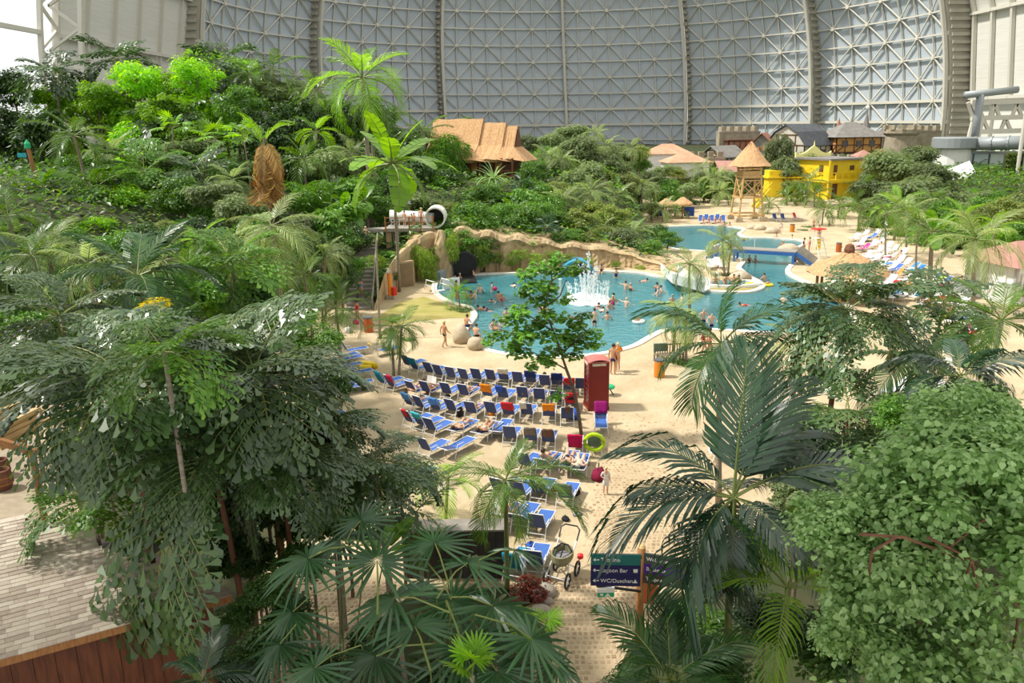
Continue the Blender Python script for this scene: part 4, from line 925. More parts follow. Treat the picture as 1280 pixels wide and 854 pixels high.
# --- whirlpool on the island, slides, fountain
c = G(915, 357); o = thing('whirlpool', 'oval white whirlpool basin on the island lawn', 'whirlpool', (c.x, c.y, 0), .1)
m = MB(); m.lathe([(1.0, .02), (1.0, .28), (.84, .3), (.82, .12)], 24, sx=2.6, sy=1.35); m.build('rim', M_('white'), o); m = MB(); m.lathe([(.83, .1), (.83, .16)], 24, sx=2.6, sy=1.35); m.build('water', M_('water'), o)
for x in (-1.1, .9): m = MB(); m.tube([(x, .8, .2), (x, .95, 1.0), (x, .4, 1.0), (x, .2, .3)], .04, 5); m.build('handrail', M_('white_metal'), o)
m = MB(); m.prism([G(*q, 0)*1 for q in [(866,359),(895,361.5),(930,363),(946,360),(950,355),(938,350),(915,347),(880,350),(868,352)]], (0, 0, .03)); struct('ground_lawn', m, mat('lawn', (0.30,0.28,0.07), .95, (.40,.34,.12), .8, bump=.4))
m = MB(); m.prism([G(*q, 0)*1 for q in [(478,392),(500,378),(530,371),(548,377),(570,386),(588,392),(590,397),(560,398),(520,402),(490,408),(470,402)]], (0, 0, .02)); struct('ground_lawn', m, M_('lawn'))
# white chute running down into the pool
p0, p1, p2 = P(836, 339, G(833, 345).y+2), G(850, 352, .7), G(884, 362, .25)
o = thing('white_slide', 'white open chute slide ending in the pool below the slim palm', 'water slide', (p1.x, p1.y, 0), 0); off = Vector((p1.x, p1.y, 0))
def chute(pts, w, h, t, name, mt, o):
    m = MB(); vs = []; n = len(pts)
    for i, p in enumerate(pts):
        dd = (pts[min(i+1, n-1)]-pts[max(i-1, 0)]).normalized(); s = Vector((-dd.y, dd.x, 0)).normalized()
        for a_, z_ in ((-1, h), (-.9, 0), (.9, 0), (1, h), (1.08, h), (1.0, -t), (-1.0, -t), (-1.08, h)): vs.append(p+s*(a_*w)+Vector((0, 0, z_)))
    m.add(vs, [(8*i+k, 8*i+(k+1) % 8, 8*i+8+(k+1) % 8, 8*i+8+k) for i in range(n-1) for k in range(8)]+[tuple(range(7,-1,-1)), tuple(8*(n-1)+k for k in range(8))]); return m.build(name, M_(mt), o)
chute([p0-off, (p0-off).lerp(p1-off, .6), p1-off, p2-off], .75, .75, .1, 'chute', 'white', o)
for t in (.2, .8): m = MB(); c = (p0-off).lerp(p1-off, t); m.tube([(c.x, c.y, 0), c], .12, 6); m.build('support_post', M_('white_metal'), o)
c = G(581, 348); o = thing('tunnel_slide', 'black tunnel slide mouth in the cliff with grey landing chute', 'water slide', (c.x, c.y, 0), 0)
m = MB(); n = 20
vs = []
for i in range(n):
    a_ = 2*math.pi*i/n
    for rr, yy in ((.95, 0), (1.12, 0), (1.12, 2.2), (.95, 2.2)): vs.append((math.cos(a_)*rr, yy+.9, 1.15+math.sin(a_)*rr))
m.add(vs, [(4*i+k, 4*i+(k+1) % 4, 4*((i+1) % n)+(k+1) % 4, 4*((i+1) % n)+k) for i in range(n) for k in range(4)]); m.build('tube', M_('black'), o)
m = MB(); m.lathe([(.96, 0), (.96, .04)], 20); m.v = [(v[0], 1.0+v[2], 1.15+v[1]) for v in m.v]; m.build('tunnel_shade', M_('black'), o)  # black disc put in for the darkness inside the tunnel
q0, q1 = G(548, 352)-c, G(572, 343)-c
m = MB(); m.bar(Vector((q0.x, q0.y, .35)), Vector((q1.x, q1.y+.6, .75)), .5, 1.0); m.build('landing_wall', M_('duct'), o)
m = MB(); m.bar(Vector((0, .9, .1)), Vector((.3, -2.0, -.05)), 1.7, .15); m.build('chute', M_('black'), o)
c = G(722, 341); o = thing('blue_grotto', 'blue arched grotto slide mouth in the cliff behind the fountain', 'water slide', (c.x, c.y, 0), 0); m = MB(); vs = []; n = 12
for i in range(n+1):
    a_ = math.pi*i/n
    for rr, yy in ((1.35, -.6), (1.6, -.6), (1.6, 1.5), (1.35, 1.5)): vs.append((math.cos(a_)*rr, yy, math.sin(a_)*rr*.85-.1))
m.add(vs, [(4*i+k, 4*i+(k+1) % 4, 4*(i+1)+(k+1) % 4, 4*(i+1)+k) for i in range(n) for k in range(4)]); m.build('arch', mat('slide_blue', (.05,.30,.48), .4), o); m = MB(); m.lathe([(1.4, 0), (1.4, .05)], 20); m.v = [(v[0], -.3+v[2], v[1]*.85) for v in m.v]; m.build('tunnel_shade', M_('sign_navy'), o)  # the navy disc stands in for the shade inside the grotto
wmist = bpy.data.materials.new('fountain_water'); wmist.use_nodes = True; bb = wmist.node_tree.nodes['Principled BSDF']; bb.inputs['Base Color'].default_value = (.9, .95, .96, 1); bb.inputs['Roughness'].default_value = .4; bb.inputs['Alpha'].default_value = .45
MATS['jet'] = wmist; mat('foam', (.86, .90, .90), .7, (.7, .82, .84), 3, bump=.6, bscale=6)
c = G(735, 374); o = thing('fountain', 'fountain of white water jets over a foaming mound in the pool', 'fountain', (c.x, c.y, -.1), 0)
m = MB(); m.lathe([(2.1, 0), (1.8, .14), (1.1, .42), (.5, .55), (.05, .58)], 26); m.v = [(v[0]+U(-.12,.12), v[1]+U(-.12,.12), max(0, v[2]+U(-.07,.09))) for v in m.v]; m.build('foam', M_('foam'), o)
def jet(x, y, h, lean, w=.05):
    m = MB(); r = random.Random(int(x*100+y*37))
    for k in range(int(26*h)):                       # a column of drops, thinning upwards
        t = r.random()**.8; s = w*r.uniform(.35, 1.1)*(1-.45*t); cx, cy = x+lean[0]*t*t+r.gauss(0, .035+.05*t), y+lean[1]*t*t+r.gauss(0, .035+.05*t); z = .4+h*t
        m.add([(cx-s, cy, z), (cx, cy-s, z), (cx+s, cy, z), (cx, cy+s, z), (cx, cy, z+s*2.6), (cx, cy, z-s*2)], [(0,1,4),(1,2,4),(2,3,4),(3,0,4),(1,0,5),(2,1,5),(3,2,5),(0,3,5)])
    m.tube([(x, y, .3), (x+lean[0]*.25, y+lean[1]*.25, .3+h*.5)], [w*.9, w*.35], 6); q = m.build('water_jet', M_('jet'), o); q['kind'] = 'stuff'
jet(0, 0, 3.6, (0, 0), .1)
for i in range(9): a_ = i*.698; jet(math.cos(a_)*.5, math.sin(a_)*.5, 2.4+U(-.2,.3), (math.cos(a_)*.35, math.sin(a_)*.35), .07)
for i in range(16): a_ = i*.3927+.2; jet(math.cos(a_)*1.6, math.sin(a_)*1.5, 1.0+U(-.15,.35), (math.cos(a_)*.05, 0), .07)
o = thing('pool_post', 'white post standing in the pool in front of the fountain', 'post', G(700, 392, -1.1), 0); m = MB(); m.box((0, 0, 1.4), (.16, .16, 2.8)); m.build('post', M_('white'), o); m = MB(); m.box((0, 0, 2.8), (.24, .24, .06)); m.build('cap', M_('white'), o)

# --- stairs, slide platform, cliff fixtures
s0, s1 = G(448, 388), P(458, 318, 72); s1.z = 3.4
o = thing('rock_stairs', 'dark stone stairs with a log handrail climbing to the slide platform', 'stairs', s0, 0); dv = s1-s0; NS = 16
ry = math.atan2(dv.y, dv.x)-math.pi/2; m = MB(); m.box((0, 0, 0), (1.9, dv.xy.length/NS*1.05, .26)); tm = m.mesh('stair_tread', M_('grey_wood'))
for i in range(NS): q = link('stair_tread', tm, o, dv*((i+.5)/NS)+Vector((0, 0, -.05))); q.rotation_euler = (0, 0, ry)
for sd in (-1.1, 1.1):
    sv = Vector((math.cos(ry), math.sin(ry), 0))*sd; m = MB()
    m.tube([sv+Vector((0, 0, .9)), sv+dv*.5+Vector((0, 0, .95)), sv+dv+Vector((0, 0, .9))], .07, 6); m.build('handrail', M_('grey_wood'), o)
    for i in range(6): m = MB(); c = sv+dv*(i/5); m.tube([c-Vector((0,0,.1)), c+Vector((0, 0, .95))], .06, 6); m.build('rail_post', M_('grey_wood'), o)
m = MB(); m.prism([Vector((-.95*math.cos(ry), -.95*math.sin(ry), -.15)), Vector((.95*math.cos(ry), .95*math.sin(ry), -.15)), dv+Vector((.95*math.cos(ry), .95*math.sin(ry), -.3)), dv+Vector((-.95*math.cos(ry), -.95*math.sin(ry), -.3))], (0, 0, -.5)); m.build('stair_base', M_('grey_stone'), o)
pl = P(514, 283, 76); o = thing('slide_platform', 'railed slide platform with white tube slide entry on the cliff top', 'platform', (pl.x, pl.y, pl.z), 0); zf = pl.z
m = MB(); m.box((0, 0, -.15), (4.6, 3.0, .3)); m.box((-3.4, -.8, -.2), (3.2, 1.6, .25), R3(z=.35)); m.build('deck', M_('deck_grey'), o)
m = MB()
for x in (-2, 0, 2): m.box((x, 0, -1.8), (.5, 2.4, 3.2))
m.build('base_wall', M_('rock'), o)
for i in range(5): m = MB(); m.tube([(-2.2+i*1.1, -1.5, -.3), (-2.2+i*1.1, -1.5, 1.1)], .07, 6); m.build('rail_post', M_('post_wood'), o)
for z in (.55, 1.0): m = MB(); m.tube([(-2.3, -1.5, z), (2.3, -1.5, z)], .035, 5); m.build('rail', M_('post_wood'), o)
m = MB(); n = 18; vs = []
for i in range(n):
    a_ = 2*math.pi*i/n
    for rr, yy in ((.85, 0), (1.0, 0), (1.0, 2.4), (.85, 2.4)): vs.append((2.3+math.cos(a_)*rr, yy-.3, .8+math.sin(a_)*rr))
m.add(vs, [(4*i+k, 4*i+(k+1) % 4, 4*((i+1) % n)+(k+1) % 4, 4*((i+1) % n)+k) for i in range(n) for k in range(4)]); m.build('slide_tube', M_('white'), o); m = MB(); m.lathe([(.86, 0), (.86, .04)], 18); m.v = [(2.3+v[0], 1.6+v[2], .8+v[1]) for v in m.v]; m.build('tube_shade', M_('black'), o)  # black disc painted for the shade deep in the white tube
m = MB(); m.tube([(-2.2, 1.3, .9), (-1, 1.5, .8), (.6, 1.5, .7), (2.0, 1.0, .6)], .55, 10); m.build('slide_trough', M_('white'), o, True); m = MB(); m.box((-.9, .9, 2.15), (1.6, .15, .25)); m.build('header_board', mat('lilac', (.55,.48,.62), .6), o)
for i, px in enumerate((491, 497)):
    p = P(px, 275, 75); o = thing('notice_board', 'white notice board with dark pictograms by the slide platform, %s of two' % ('nearer the stairs' if i == 0 else 'nearer the slide'), 'sign', (p.x, p.y, zf-1), 0)
    m = MB(); m.box((0, 0, 1.55), (.38, .05, .75)); m.build('board', M_('white'), o); m = MB(); m.tube([(0, .05, -1.2), (0, .05, 1.8)], .03, 5); m.build('post', M_('white_metal'), o)
    for k in range(2): m = MB(); m.box((0, -.035, 1.38+k*.3), (.16, .02, .14)); m.build('pictogram', M_('sign_navy'), o)
b = G(475, 423); o = thing('wooden_pole', 'tall thin wooden pole standing on the sand before the stairs', 'pole', b, 0); t = P(470, 300, b.y+.4)-b; m = MB(); m.tube([(0, 0, -.1), t*.5, t], [.09, .075, .05], 7); m.build('shaft', M_('palm_grey'), o); m = MB(); m.lathe([(.16, 0), (.14, .12)], 8); m.build('foot', M_('palm_grey'), o)
b = G(488, 374); o = thing('rescue_post', 'orange rescue post with grey cap and red lifebuoy by the cliff', 'rescue post', b, 0); m = MB(); m.tube([(0, 0, 0), (0, 0, 2.2)], .16, 10); m.build('post', M_('orange'), o); m = MB(); m.lathe([(.28, 2.2), (.2, 2.35), (.03, 2.55)], 10); m.build('cap', M_('grey_stone'), o); m = MB(); m.tube([(.35, -.05, .35), (.35, -.05, 1.0)], .22, 9); m.build('lifebuoy', M_('life_red'), o); m = MB(); m.box((0, 0, .15), (.6, .4, .3)); m.build('base', M_('grey_stone'), o)
b = G(548, 364); o = thing('pool_ladder', 'white railed pool steps at the corner of the pool', 'pool steps', b, math.radians(28))
for s in (-.7, .7): m = MB(); m.tube([(s, -1.0, 0), (s, -.9, 1.0), (s, .9, .9), (s, 1.6, -.3)], .05, 6); m.tube([(s, -.9, .5), (s, 1.0, .45)], .04, 5); m.build('rail', M_('white_metal'), o)
for i in range(4): m = MB(); m.box((0, .3+i*.35, -.05-i*.12), (1.4, .34, .1)); m.build('tread', M_('white'), o)
m = MB(); m.box((1.6, .9, .35), (1.6, .12, .9)); m.build('splash_panel', M_('white'), o)
for px, py, r, h, lb, pt in [(577,428,.6,1.25,'tall rounded pale boulder on the sand by the pool edge',1),(595,436,.56,.8,'low round boulder with a man seated on it by the pool edge',0)]:
    b = G(px, py); m = MB(); m.lathe([(r*.8, -.05), (r, h*.25), (r*.95, h*.5), (r*(.55 if pt else .8), h*.82), (r*(.22 if pt else .4), h*.99), (.03, h)], 12); rr = random.Random(px); m.v = [(v[0]*rr.uniform(.93,1.07), v[1]*rr.uniform(.93,1.07), v[2]) for v in m.v]
    o = m.build('boulder', M_('boulder'), None, smooth=True); o.location = b; tag(o, lb, 'boulder')
for px, py, r, lb in [(679,738,.36,'large grey-pink boulder beside the pushchair'),(684,749,.17,'small pink stone beside the red-leaved shrub'),(676,762,.26,'dark stone half under the red-leaved shrub'),(950,283,.7,'pale boulder on the far pool shore near the tower'),(965,287,.8,'round pale boulder on the far pool shore by the planting'),(986,312,1.1,'pale boulder where the footbridge lands'),(925,344,.8,'boulder on the island beside the pair of palms'),(940,282,.6,'flat pale boulder by the far pool steps')]:
    b = G(px, py+4); m = MB(); m.lathe([(r, -.05), (r*1.05, r*.25), (r*.8, r*.6), (r*.35, r*.85), (.03, r*.9)], 10, sx=1.2); rr = random.Random(px); m.v = [(v[0]*rr.uniform(.88,1.1), v[1]*rr.uniform(.88,1.1), v[2]) for v in m.v]; o = m.build('boulder', M_('grey_stone' if py > 600 else 'boulder'), None, smooth=True); o.location = b; tag(o, lb, 'boulder')
# --- telephone box
b = G(745, 509); o = thing('telephone_box', 'red telephone box with domed roof standing on the sand', 'telephone box', b, math.radians(8)); w, h = 1.02, 2.55
m = MB(); m.box((0, 0, .1), (w+.06, w+.06, .2)); m.build('plinth', M_('phone_red'), o)
m = MB(); m.box((0, -w/2+.03, 1.2), (w-.02, .06, 2.1)); m.build('back_panel', M_('phone_red'), o)
for sx in (-1, 1):
    for sy in (-1, 1): m = MB(); m.box((sx*(w/2-.05), sy*(w/2-.05), 1.25), (.11, .11, 2.2)); m.build('corner_post', M_('phone_red'), o)
dk = mat('phone_glass', (.03, .02, .02), .2)
for f, (cx, cy, rz_) in enumerate(((-w/2+.04, 0, math.pi/2), (w/2-.04, 0, math.pi/2), (0, w/2-.04, 0))):
    m = MB(); 
    for i in range(9): m.box((0, 0, .3+i*.235), (w-.2, .05, .045))
    for x in (-.39, -.25, .25, .39): m.box((x, 0, 1.22), (.04, .05, 2.0))
    q = m.build('door' if f == 2 else 'side_window', M_('phone_red'), o); q.location = (cx, cy, 0); q.rotation_euler = (0, 0, rz_)
    m = MB(); m.box((0, 0, 1.22), (w-.2, .015, 2.0)); m.build('glass', dk, q)
m = MB(); m.box((0, 0, 2.38), (w+.02, w+.02, .26)); m.build('fascia', M_('phone_red'), o)
for ang in range(4):
    m = MB(); m.box((0, -w/2-.02, 2.38), (.68, .03, .12)); q = m.build('sign_panel', M_('cream'), o); q.rotation_euler = (0, 0, ang*math.pi/2)
m = MB(); N = 10; vs = []
for i in range(N+1):
    for j in range(N+1):
        u, v = 2*i/N-1, 2*j/N-1; e = .07 if 1 else 0; vs.append((u*(w/2+.03), v*(w/2+.03), 2.5+.22*(1-.55*u*u-.45*v*v)*1.0+.0))
m.add(vs, [(i*(N+1)+j, (i+1)*(N+1)+j, (i+1)*(N+1)+j+1, i*(N+1)+j+1) for i in range(N) for j in range(N)]); m.box((0, 0, 2.5), (w+.06, w+.06, .05)); m.build('dome_roof', M_('phone_roof'), o, smooth=False)
m = MB(); m.tube([(-.1, -w/2-.15, .05), (.1, -w/2-.1, .12), (.2, -w/2-.06, .3)], .03, 5); m.build('cable', M_('cream'), o)
b = G(761, 494); o = thing('green_seat', 'small green stool beside the telephone box', 'stool', b, 0); m = MB(); m.lathe([(.3, .4), (.33, .48), (.25, .55)], 12); m.build('seat', M_('sign_green'), o)
for i in range(3): m = MB(); m.tube([(0, 0, .42), (math.cos(i*2.1)*.25, math.sin(i*2.1)*.25, 0)], .03, 5); m.build('leg', M_('black'), o)
# --- litter bins, bench
def bin_(px, py, mt, lb, s=1.0):
    b = G(px, py); o = thing('litter_bin', lb, 'bin', b, 0, s=s); m = MB(); m.lathe([(.27, 0), (.29, .05), (.29, .88), (.27, .9)], 14); m.build('body', M_(mt), o); m = MB(); m.lathe([(.29, .88), (.29, .98), (.2, .99)], 14); m.build('lid', M_('dark_gap'), o); m = MB(); m.tube([(.27, 0, .5), (.38, 0, .5)], .05, 6); m.build('bracket', M_('brick_red'), o)
bin_(824, 471, 'bin_orange', 'orange litter bin with dark lid beside the wooden bench', 1.05); bin_(461, 415, 'bin_red', 'red-brown litter bin behind the left loungers near the stairs', 1.1); bin_(1048, 315, 'bin_red', 'brown litter bin on the far terrace behind the straw hut'); bin_(990, 290, 'bin_orange', 'small ochre litter bin beside the far pool planting'); bin_(809, 748, 'bin_red', 'rust-orange litter bin behind the signpost', 1.1)
b = G(836, 452); o = thing('wooden_bench', 'slatted wooden bench with a pale green towel over its back', 'bench', b, math.radians(8))
for i in range(4): m = MB(); m.box((0, -.22+i*.15, .45), (1.7, .11, .04)); m.build('seat_slat', M_('palm_grey'), o)
for i in range(11): m = MB(); m.box((-.75+i*.15, .32, .72), (.06, .03, .5)); m.build('back_slat', M_('palm_grey'), o)
m = MB(); m.box((0, .32, .98), (1.75, .06, .08)); m.build('top_rail', M_('palm_grey'), o)
for x in (-.8, .8):
    for y in (-.22, .32): m = MB(); m.box((x, y, .3), (.08, .08, .62)); m.build('leg', M_('palm_grey'), o)
t = MB(); t.box((-.45, .32, .82), (.8, .14, .48)); q = t.build('towel', M_('sage')); q.location = b; q.rotation_euler = (0, 0, math.radians(8)); tag(q, 'pale green towel hung over the wooden bench', 'towel')
# --- signpost with two boards, bin, exit arm
b = G(798, 806); o = thing('signpost', 'wooden signpost carrying two stacks of direction boards over the path', 'signpost', b, 0)
TP = P(797, 684, b.y); HT = TP.z; m = MB(); m.tube([(0, 0, 0), (0, 0, HT)], .11, 10); m.build('post', M_('post_wood'), o, smooth=True); m = MB(); m.lathe([(.115, HT), (.06, HT+.06), (.01, HT+.07)], 10); m.build('post_cap', M_('bamboo'), o)
def text(s, size, parent, loc, rz, mt='white'):
    cu = bpy.data.curves.new('lettering', 'FONT'); cu.body = s; cu.size = size; cu.extrude = .004; cu.align_x = 'LEFT'; cu.align_y = 'CENTER'
    q0 = bpy.data.objects.new('lettering', cu); COL.objects.link(q0); me = bpy.data.meshes.new_from_object(q0); bpy.data.objects.remove(q0)
    me.materials.clear(); me.materials.append(M_(mt)); q = link('lettering', me, parent, loc); q.rotation_euler = (math.pi/2, 0, rz); return q
def board(x0, rz_, W_, rows, zt, hh):
    q = MB(); q.box((W_/2, 0, -hh/2*len(rows)), (W_, .05, hh*len(rows)+.02)); bd = q.build('sign_board', M_('sign_grey'), o); bd.location = (x0, -.13, zt); bd.rotation_euler = (0, 0, rz_)
    for i, (mt, tx, arrow, pic) in enumerate(rows):
        q = MB(); q.box((W_/2, -.03, -hh*(i+.5)), (W_-.01, .012, hh-.008)); q.build('sign_strip', M_(mt), bd); z = -hh*(i+.5)
        if arrow:
            q = MB(); q.box((.16, -.042, z), (.12, .008, .02)); q.prism([Vector((.06, -.046, z)), Vector((.12, -.046, z+.05)), Vector((.12, -.046, z-.05))], (0, .008, 0)); q.build('arrow', M_('white'), bd)
        text(tx, hh*.5, bd, (.26 if arrow else .07, -.042, z), 0)
        if pic:
            q = MB(); q.prism([Vector((W_-.2, -.046, z-.05)), Vector((W_-.08, -.046, z-.05)), Vector((W_-.14, -.046, z+.06))] if pic == 't' else [Vector((W_-.19, -.046, z-.05)), Vector((W_-.09, -.046, z-.05)), Vector((W_-.08, -.046, z+.05)), Vector((W_-.2, -.046, z+.05))], (0, .008, 0)); q.build('pictogram', M_('white'), bd)
sz = P(770, 693, b.y).z
board(-1.36, -.06, 1.32, [('sign_teal', 'Tropino', True, ''), ('sign_navy', 'Lagoon Bar', True, 'c'), ('sign_navy', 'WC/Duschen', True, 't')], sz+.10, .31)
board(.05, -.32, 1.35, [('sign_grey', 'Welcome Area', False, ''), ('sign_purple', 'Boulevard', False, 'c'), ('sign_brown', 'Tropendorf', False, 't')], sz+.10, .29)
ez = P(770, 733, b.y).z; m = MB(); m.bar((-1.2, -.1, ez+.1), (0, -.1, ez-.1), .05, .06); m.build('sign_arm', M_('black'), o)
m = MB(); m.box((-.95, -.16, ez-.0), (.46, .1, .12)); q = m.build('exit_lamp', M_('white'), o); m = MB(); m.box((-.95, -.16, ez-.13), (.44, .06, .15)); q = m.build('exit_sign', M_('sign_green'), o)
m = MB(); m.prism([Vector((-1.1, -.2, ez-.16)), Vector((-1.02, -.2, ez-.16)), Vector((-1.02, -.2, ez-.1)), Vector((-1.1, -.2, ez-.1))], (0, .01, 0)); m.prism([Vector((-.82, -.2, ez-.18)), Vector((-.98, -.2, ez-.18)), Vector((-.9, -.2, ez-.08))], (0, .01, 0)); m.build('exit_symbol', M_('white'), q)
# --- pushchair
b = G(702, 722); o = thing('pushchair', 'olive green pushchair with a tall black handle at the path edge', 'pushchair', b, math.radians(-24), s=1.12)
for x, y, r in ((-.33, -.35, .2), (.33, -.42, .2), (.36, .3, .2), (-.3, .35, .2)):
    m = MB(); 
    for i in range(16): a0_, a1_ = i*.3927, (i+1)*.3927; m.bar((x, y+math.cos(a0_)*r, r+math.sin(a0_)*r), (x, y+math.cos(a1_)*r, r+math.sin(a1_)*r), .05, .05, up=Vector((1, 0, 0)))
    w_ = m.build('wheel', M_('black'), o); m = MB()
    for i in range(6): a0_ = i*1.047; m.bar((x, y, r), (x, y+math.cos(a0_)*r, r+math.sin(a0_)*r), .015, .015, up=Vector((1, 0, 0)))
    m.build('spokes', M_('white_metal'), w_)
m = MB(); m.tube([(-.33, -.35, .2), (-.25, -.1, .55), (-.27, .5, .95)], .022, 6); m.tube([(.33, -.42, .2), (.25, -.1, .55), (.27, .5, .95)], .022, 6); m.tube([(-.3, .35, .2), (-.2, -.1, .55)], .02, 6); m.tube([(.36, .3, .2), (.2, -.1, .55)], .02, 6); m.tube([(-.33, -.35, .2), (.33, -.42, .2)], .018, 6); m.build('frame', M_('white_metal'), o)
m = MB(); m.tube([(-.27, .48, .93), (-.28, .72, 1.18), (-.18, .8, 1.24), (.18, .8, 1.24), (.28, .72, 1.18), (.27, .48, .93)], .022, 6); m.build('handle', M_('black'), o)
m = MB(); n = 18; vs = []
for i in range(n):
    a_ = 2*math.pi*i/n
    for s_, z in ((.8, .5), (1.0, .62), (1.02, .8), (.9, .8), (.82, .6)): vs.append((math.cos(a_)*.3*s_, math.sin(a_)*.42*s_+.05, z))
m.add(vs, [(5*i+k, 5*i+k+1, 5*((i+1) % n)+k+1, 5*((i+1) % n)+k) for i in range(n) for k in range(4)]+[tuple(5*i for i in range(n))[::-1]]); m.build('carry_cot', M_('olive'), o)
m = MB(); m.tube([(-.27, .1, .8), (-.1, .25, .92), (.1, .25, .92), (.27, .1, .8)], .025, 6); m.tube([(0, .25, .92), (0, -.1, .7)], .02, 5); m.build('bumper_bar', M_('black'), o); m = MB(); m.lathe([(.2, .62), (.25, .66)], 12, sx=1, sy=1.4); m.build('mattress', M_('grey_cloth'), o)
m = MB(); m.lathe([(.02, .52), (.09, .56), (.09, .66), (.02, .7)], 8, (.45, .3, 0)); m.tube([(.36, .3, .4), (.45, .3, .55)], .015, 5); m.build('flag_toy', M_('toy_red'), o)
# --- black board wall
b0, b1 = G(631, 722), G(505, 722); o = thing('dark_screen', 'black-brown boarded box screen behind the fan palms', 'screen', b0, 0); d = b1-b0; m = MB(); hB = P(631, 663, b0.y).z
for i in range(12):
    m = MB(); c = d*((i+.5)/12); m.box((c.x, c.y, hB/2), (d.length/12*.96, .12, hB)); m.build('plank', M_('dark_board'), o)
m = MB(); c = d*.5; m.box((c.x, c.y+.25, hB+.03), (d.length+.1, .75, .06)); m.build('top_board', M_('grey_wood'), o); m = MB(); m.box((c.x, c.y+.5, hB/2), (d.length, .1, hB)); m.build('back_panel', M_('dark_board'), o)
# --- shingle roof and plank wall at the lower left
EZ = 3.3; E0, E1 = G(-150, 866, EZ), G(288, 744, EZ); ex = (E1-E0).normalized(); ey = Vector((-ex.y, ex.x, 0)); Lr = (E1-E0).length
ro = thing('shingle_roof_hut', 'hut with weathered shingle roof and dark red plank walls', 'hut', (E0.x, E0.y, 0), math.atan2(ex.y, ex.x))
SL = math.radians(9); T0 = G(0, 688, EZ+.7); wid = lambda x: max(.12, 5.2*min(1, (Lr-x)/4.2))
NCo = 34; cs = []
for j in range(NCo):
    y = j*.155; x = U(-.3, 0)
    while x < Lr:
        l = U(.28, .5)
        if wid(min(x+l*.5, Lr)) > y: cs.append((x, y, min(l, Lr-x+.02)))
        x += l
cs.sort(key=lambda c: (math.hypot(E0.x+ex.x*c[0]+ey.x*c[1], E0.y+ex.y*c[0]+ey.y*c[1]) + (100 if c[0] < 1.5 else 0)))
shm = [None]*4; rs = MB()
for i in range(4):
    m = MB(); m.box((0, 0, 0), (1, .22, .022)); shm[i] = m.mesh('shingle', mat('shingle_%d' % i, *(((.50,.43,.35), .85, (.42,.36,.29), 4), ((.44,.37,.30), .85, (.36,.30,.24), 4), ((.55,.49,.41), .85, (.47,.41,.33), 4), ((.38,.32,.26), .9, (.32,.26,.21), 4))[i]))
for i, (x, y, l) in enumerate(cs):
    M = Matrix.Translation((x+l/2, y*math.cos(SL), EZ+y*math.sin(SL)+.06+U(0, .008))) @ Matrix.Rotation(SL-.1, 4, 'X') @ Matrix.Rotation(U(-.012, .012), 4, 'Z')
    if i < 290: link('shingle', shm[rnd.randrange(4)], ro, M=M @ Matrix.Diagonal((l*.985, 1, 1, 1)))
    else: rs.box((x+l/2, y*math.cos(SL), EZ+y*math.sin(SL)+.06+U(0, .008)), (l*.985, .22, .022), R3(x=SL-.1))
q = rs.build('shingles', shm[0].materials[0], ro); q['kind'] = 'stuff'
m = MB(); m.add([(0, 0, EZ), (Lr, 0, EZ), (Lr-4.2, 5.2*math.cos(SL), EZ+5.2*math.sin(SL)), (0, 5.2*math.cos(SL), EZ+5.2*math.sin(SL))], [(0,1,2,3)]); m.build('roof_deck', M_('red_wood'), ro)
m = MB(); m.box((Lr/2, -.03, EZ-.06), (Lr+.05, .05, .2)); m.build('fascia', M_('post_wood'), ro)
for i in range(int(Lr/.42)):
    m = MB(); m.box((.2+i*.42, .55, EZ/2), (.41, .06, EZ+.05)); m.build('plank', M_('red_wood'), ro)
m = MB(); m.box((Lr*.42, 2.6, EZ/2), (Lr*.8, 3.8, EZ)); m.build('inner_wall', M_('dark_board'), ro)
# --- bamboo roof, barrel pots on the left
o = thing('bamboo_roof', 'small roof of loose bamboo poles over a timber frame at the picture edge', 'roof', P(10, 545, 22), 0); a0 = Vector(o.location)
for i, (x0, y0, x1, y1) in enumerate([(-40,528,26,506),(-40,536,33,511),(-35,544,43,514),(-20,546,51,511),(-15,552,55,519),(-5,556,66,523),(0,560,52,531),(-30,560,44,538),(-40,570,36,546)]):
    m = MB(); m.tube([P(x0, y0, 21.2+i*.05)-a0, P(x1, y1, 22.4)-a0], .11, 8); m.build('bamboo_pole', M_('bamboo'), o)
m = MB(); m.bar(P(-40, 540, 21)-a0, P(45, 566, 21)-a0, .14, .2); m.build('timber_beam', M_('post_wood'), o)
for x, y in ((-30, 545), (40, 565)): m = MB(); t_ = P(x, y, 21)-a0; m.tube([t_, Vector((t_.x, t_.y, -a0.z))], .1, 7); m.build('post', M_('post_wood'), o)
for px, py, s, lb in [(4,612,1.0,'rust brown barrel pot at the picture edge, the nearer one'),(2,596,.9,'rust brown barrel pot at the picture edge, the one behind')]:
    b = G(px, py); o = thing('barrel_pot', lb, 'pot', b, 0, s=s); m = MB(); m.lathe([(.3, 0), (.42, .3), (.42, .6), (.36, .85), (.3, .86), (.28, .7)], 14); m.build('body', M_('bark_red'), o); m = MB(); m.lathe([(.43, .28), (.44, .34)], 14); m.lathe([(.43, .55), (.44, .61)], 14); m.build('hoop', M_('post_wood'), o)
b = P(44, 217, 82); o = thing('path_sign', 'wooden post with green cap and turquoise sign on the left hillside', 'sign', (b.x, b.y, H(b.x, b.y)), 0); t = P(44, 184, 82); dz = t.z-o.location.z; m = MB(); m.tube([(0, 0, -.2), (-.3, 0, dz)], .2, 7); m.build('post', M_('post_wood'), o); m = MB(); m.lathe([(.3, dz-.1), (.3, dz+.35), (.04, dz+.75)], 8, (-.3, 0, 0)); m.build('cap', M_('sign_green'), o); m = MB(); m.box((-.95, -.1, dz-.75), (.9, .06, .42)); m.build('sign_board', M_('aqua'), o)
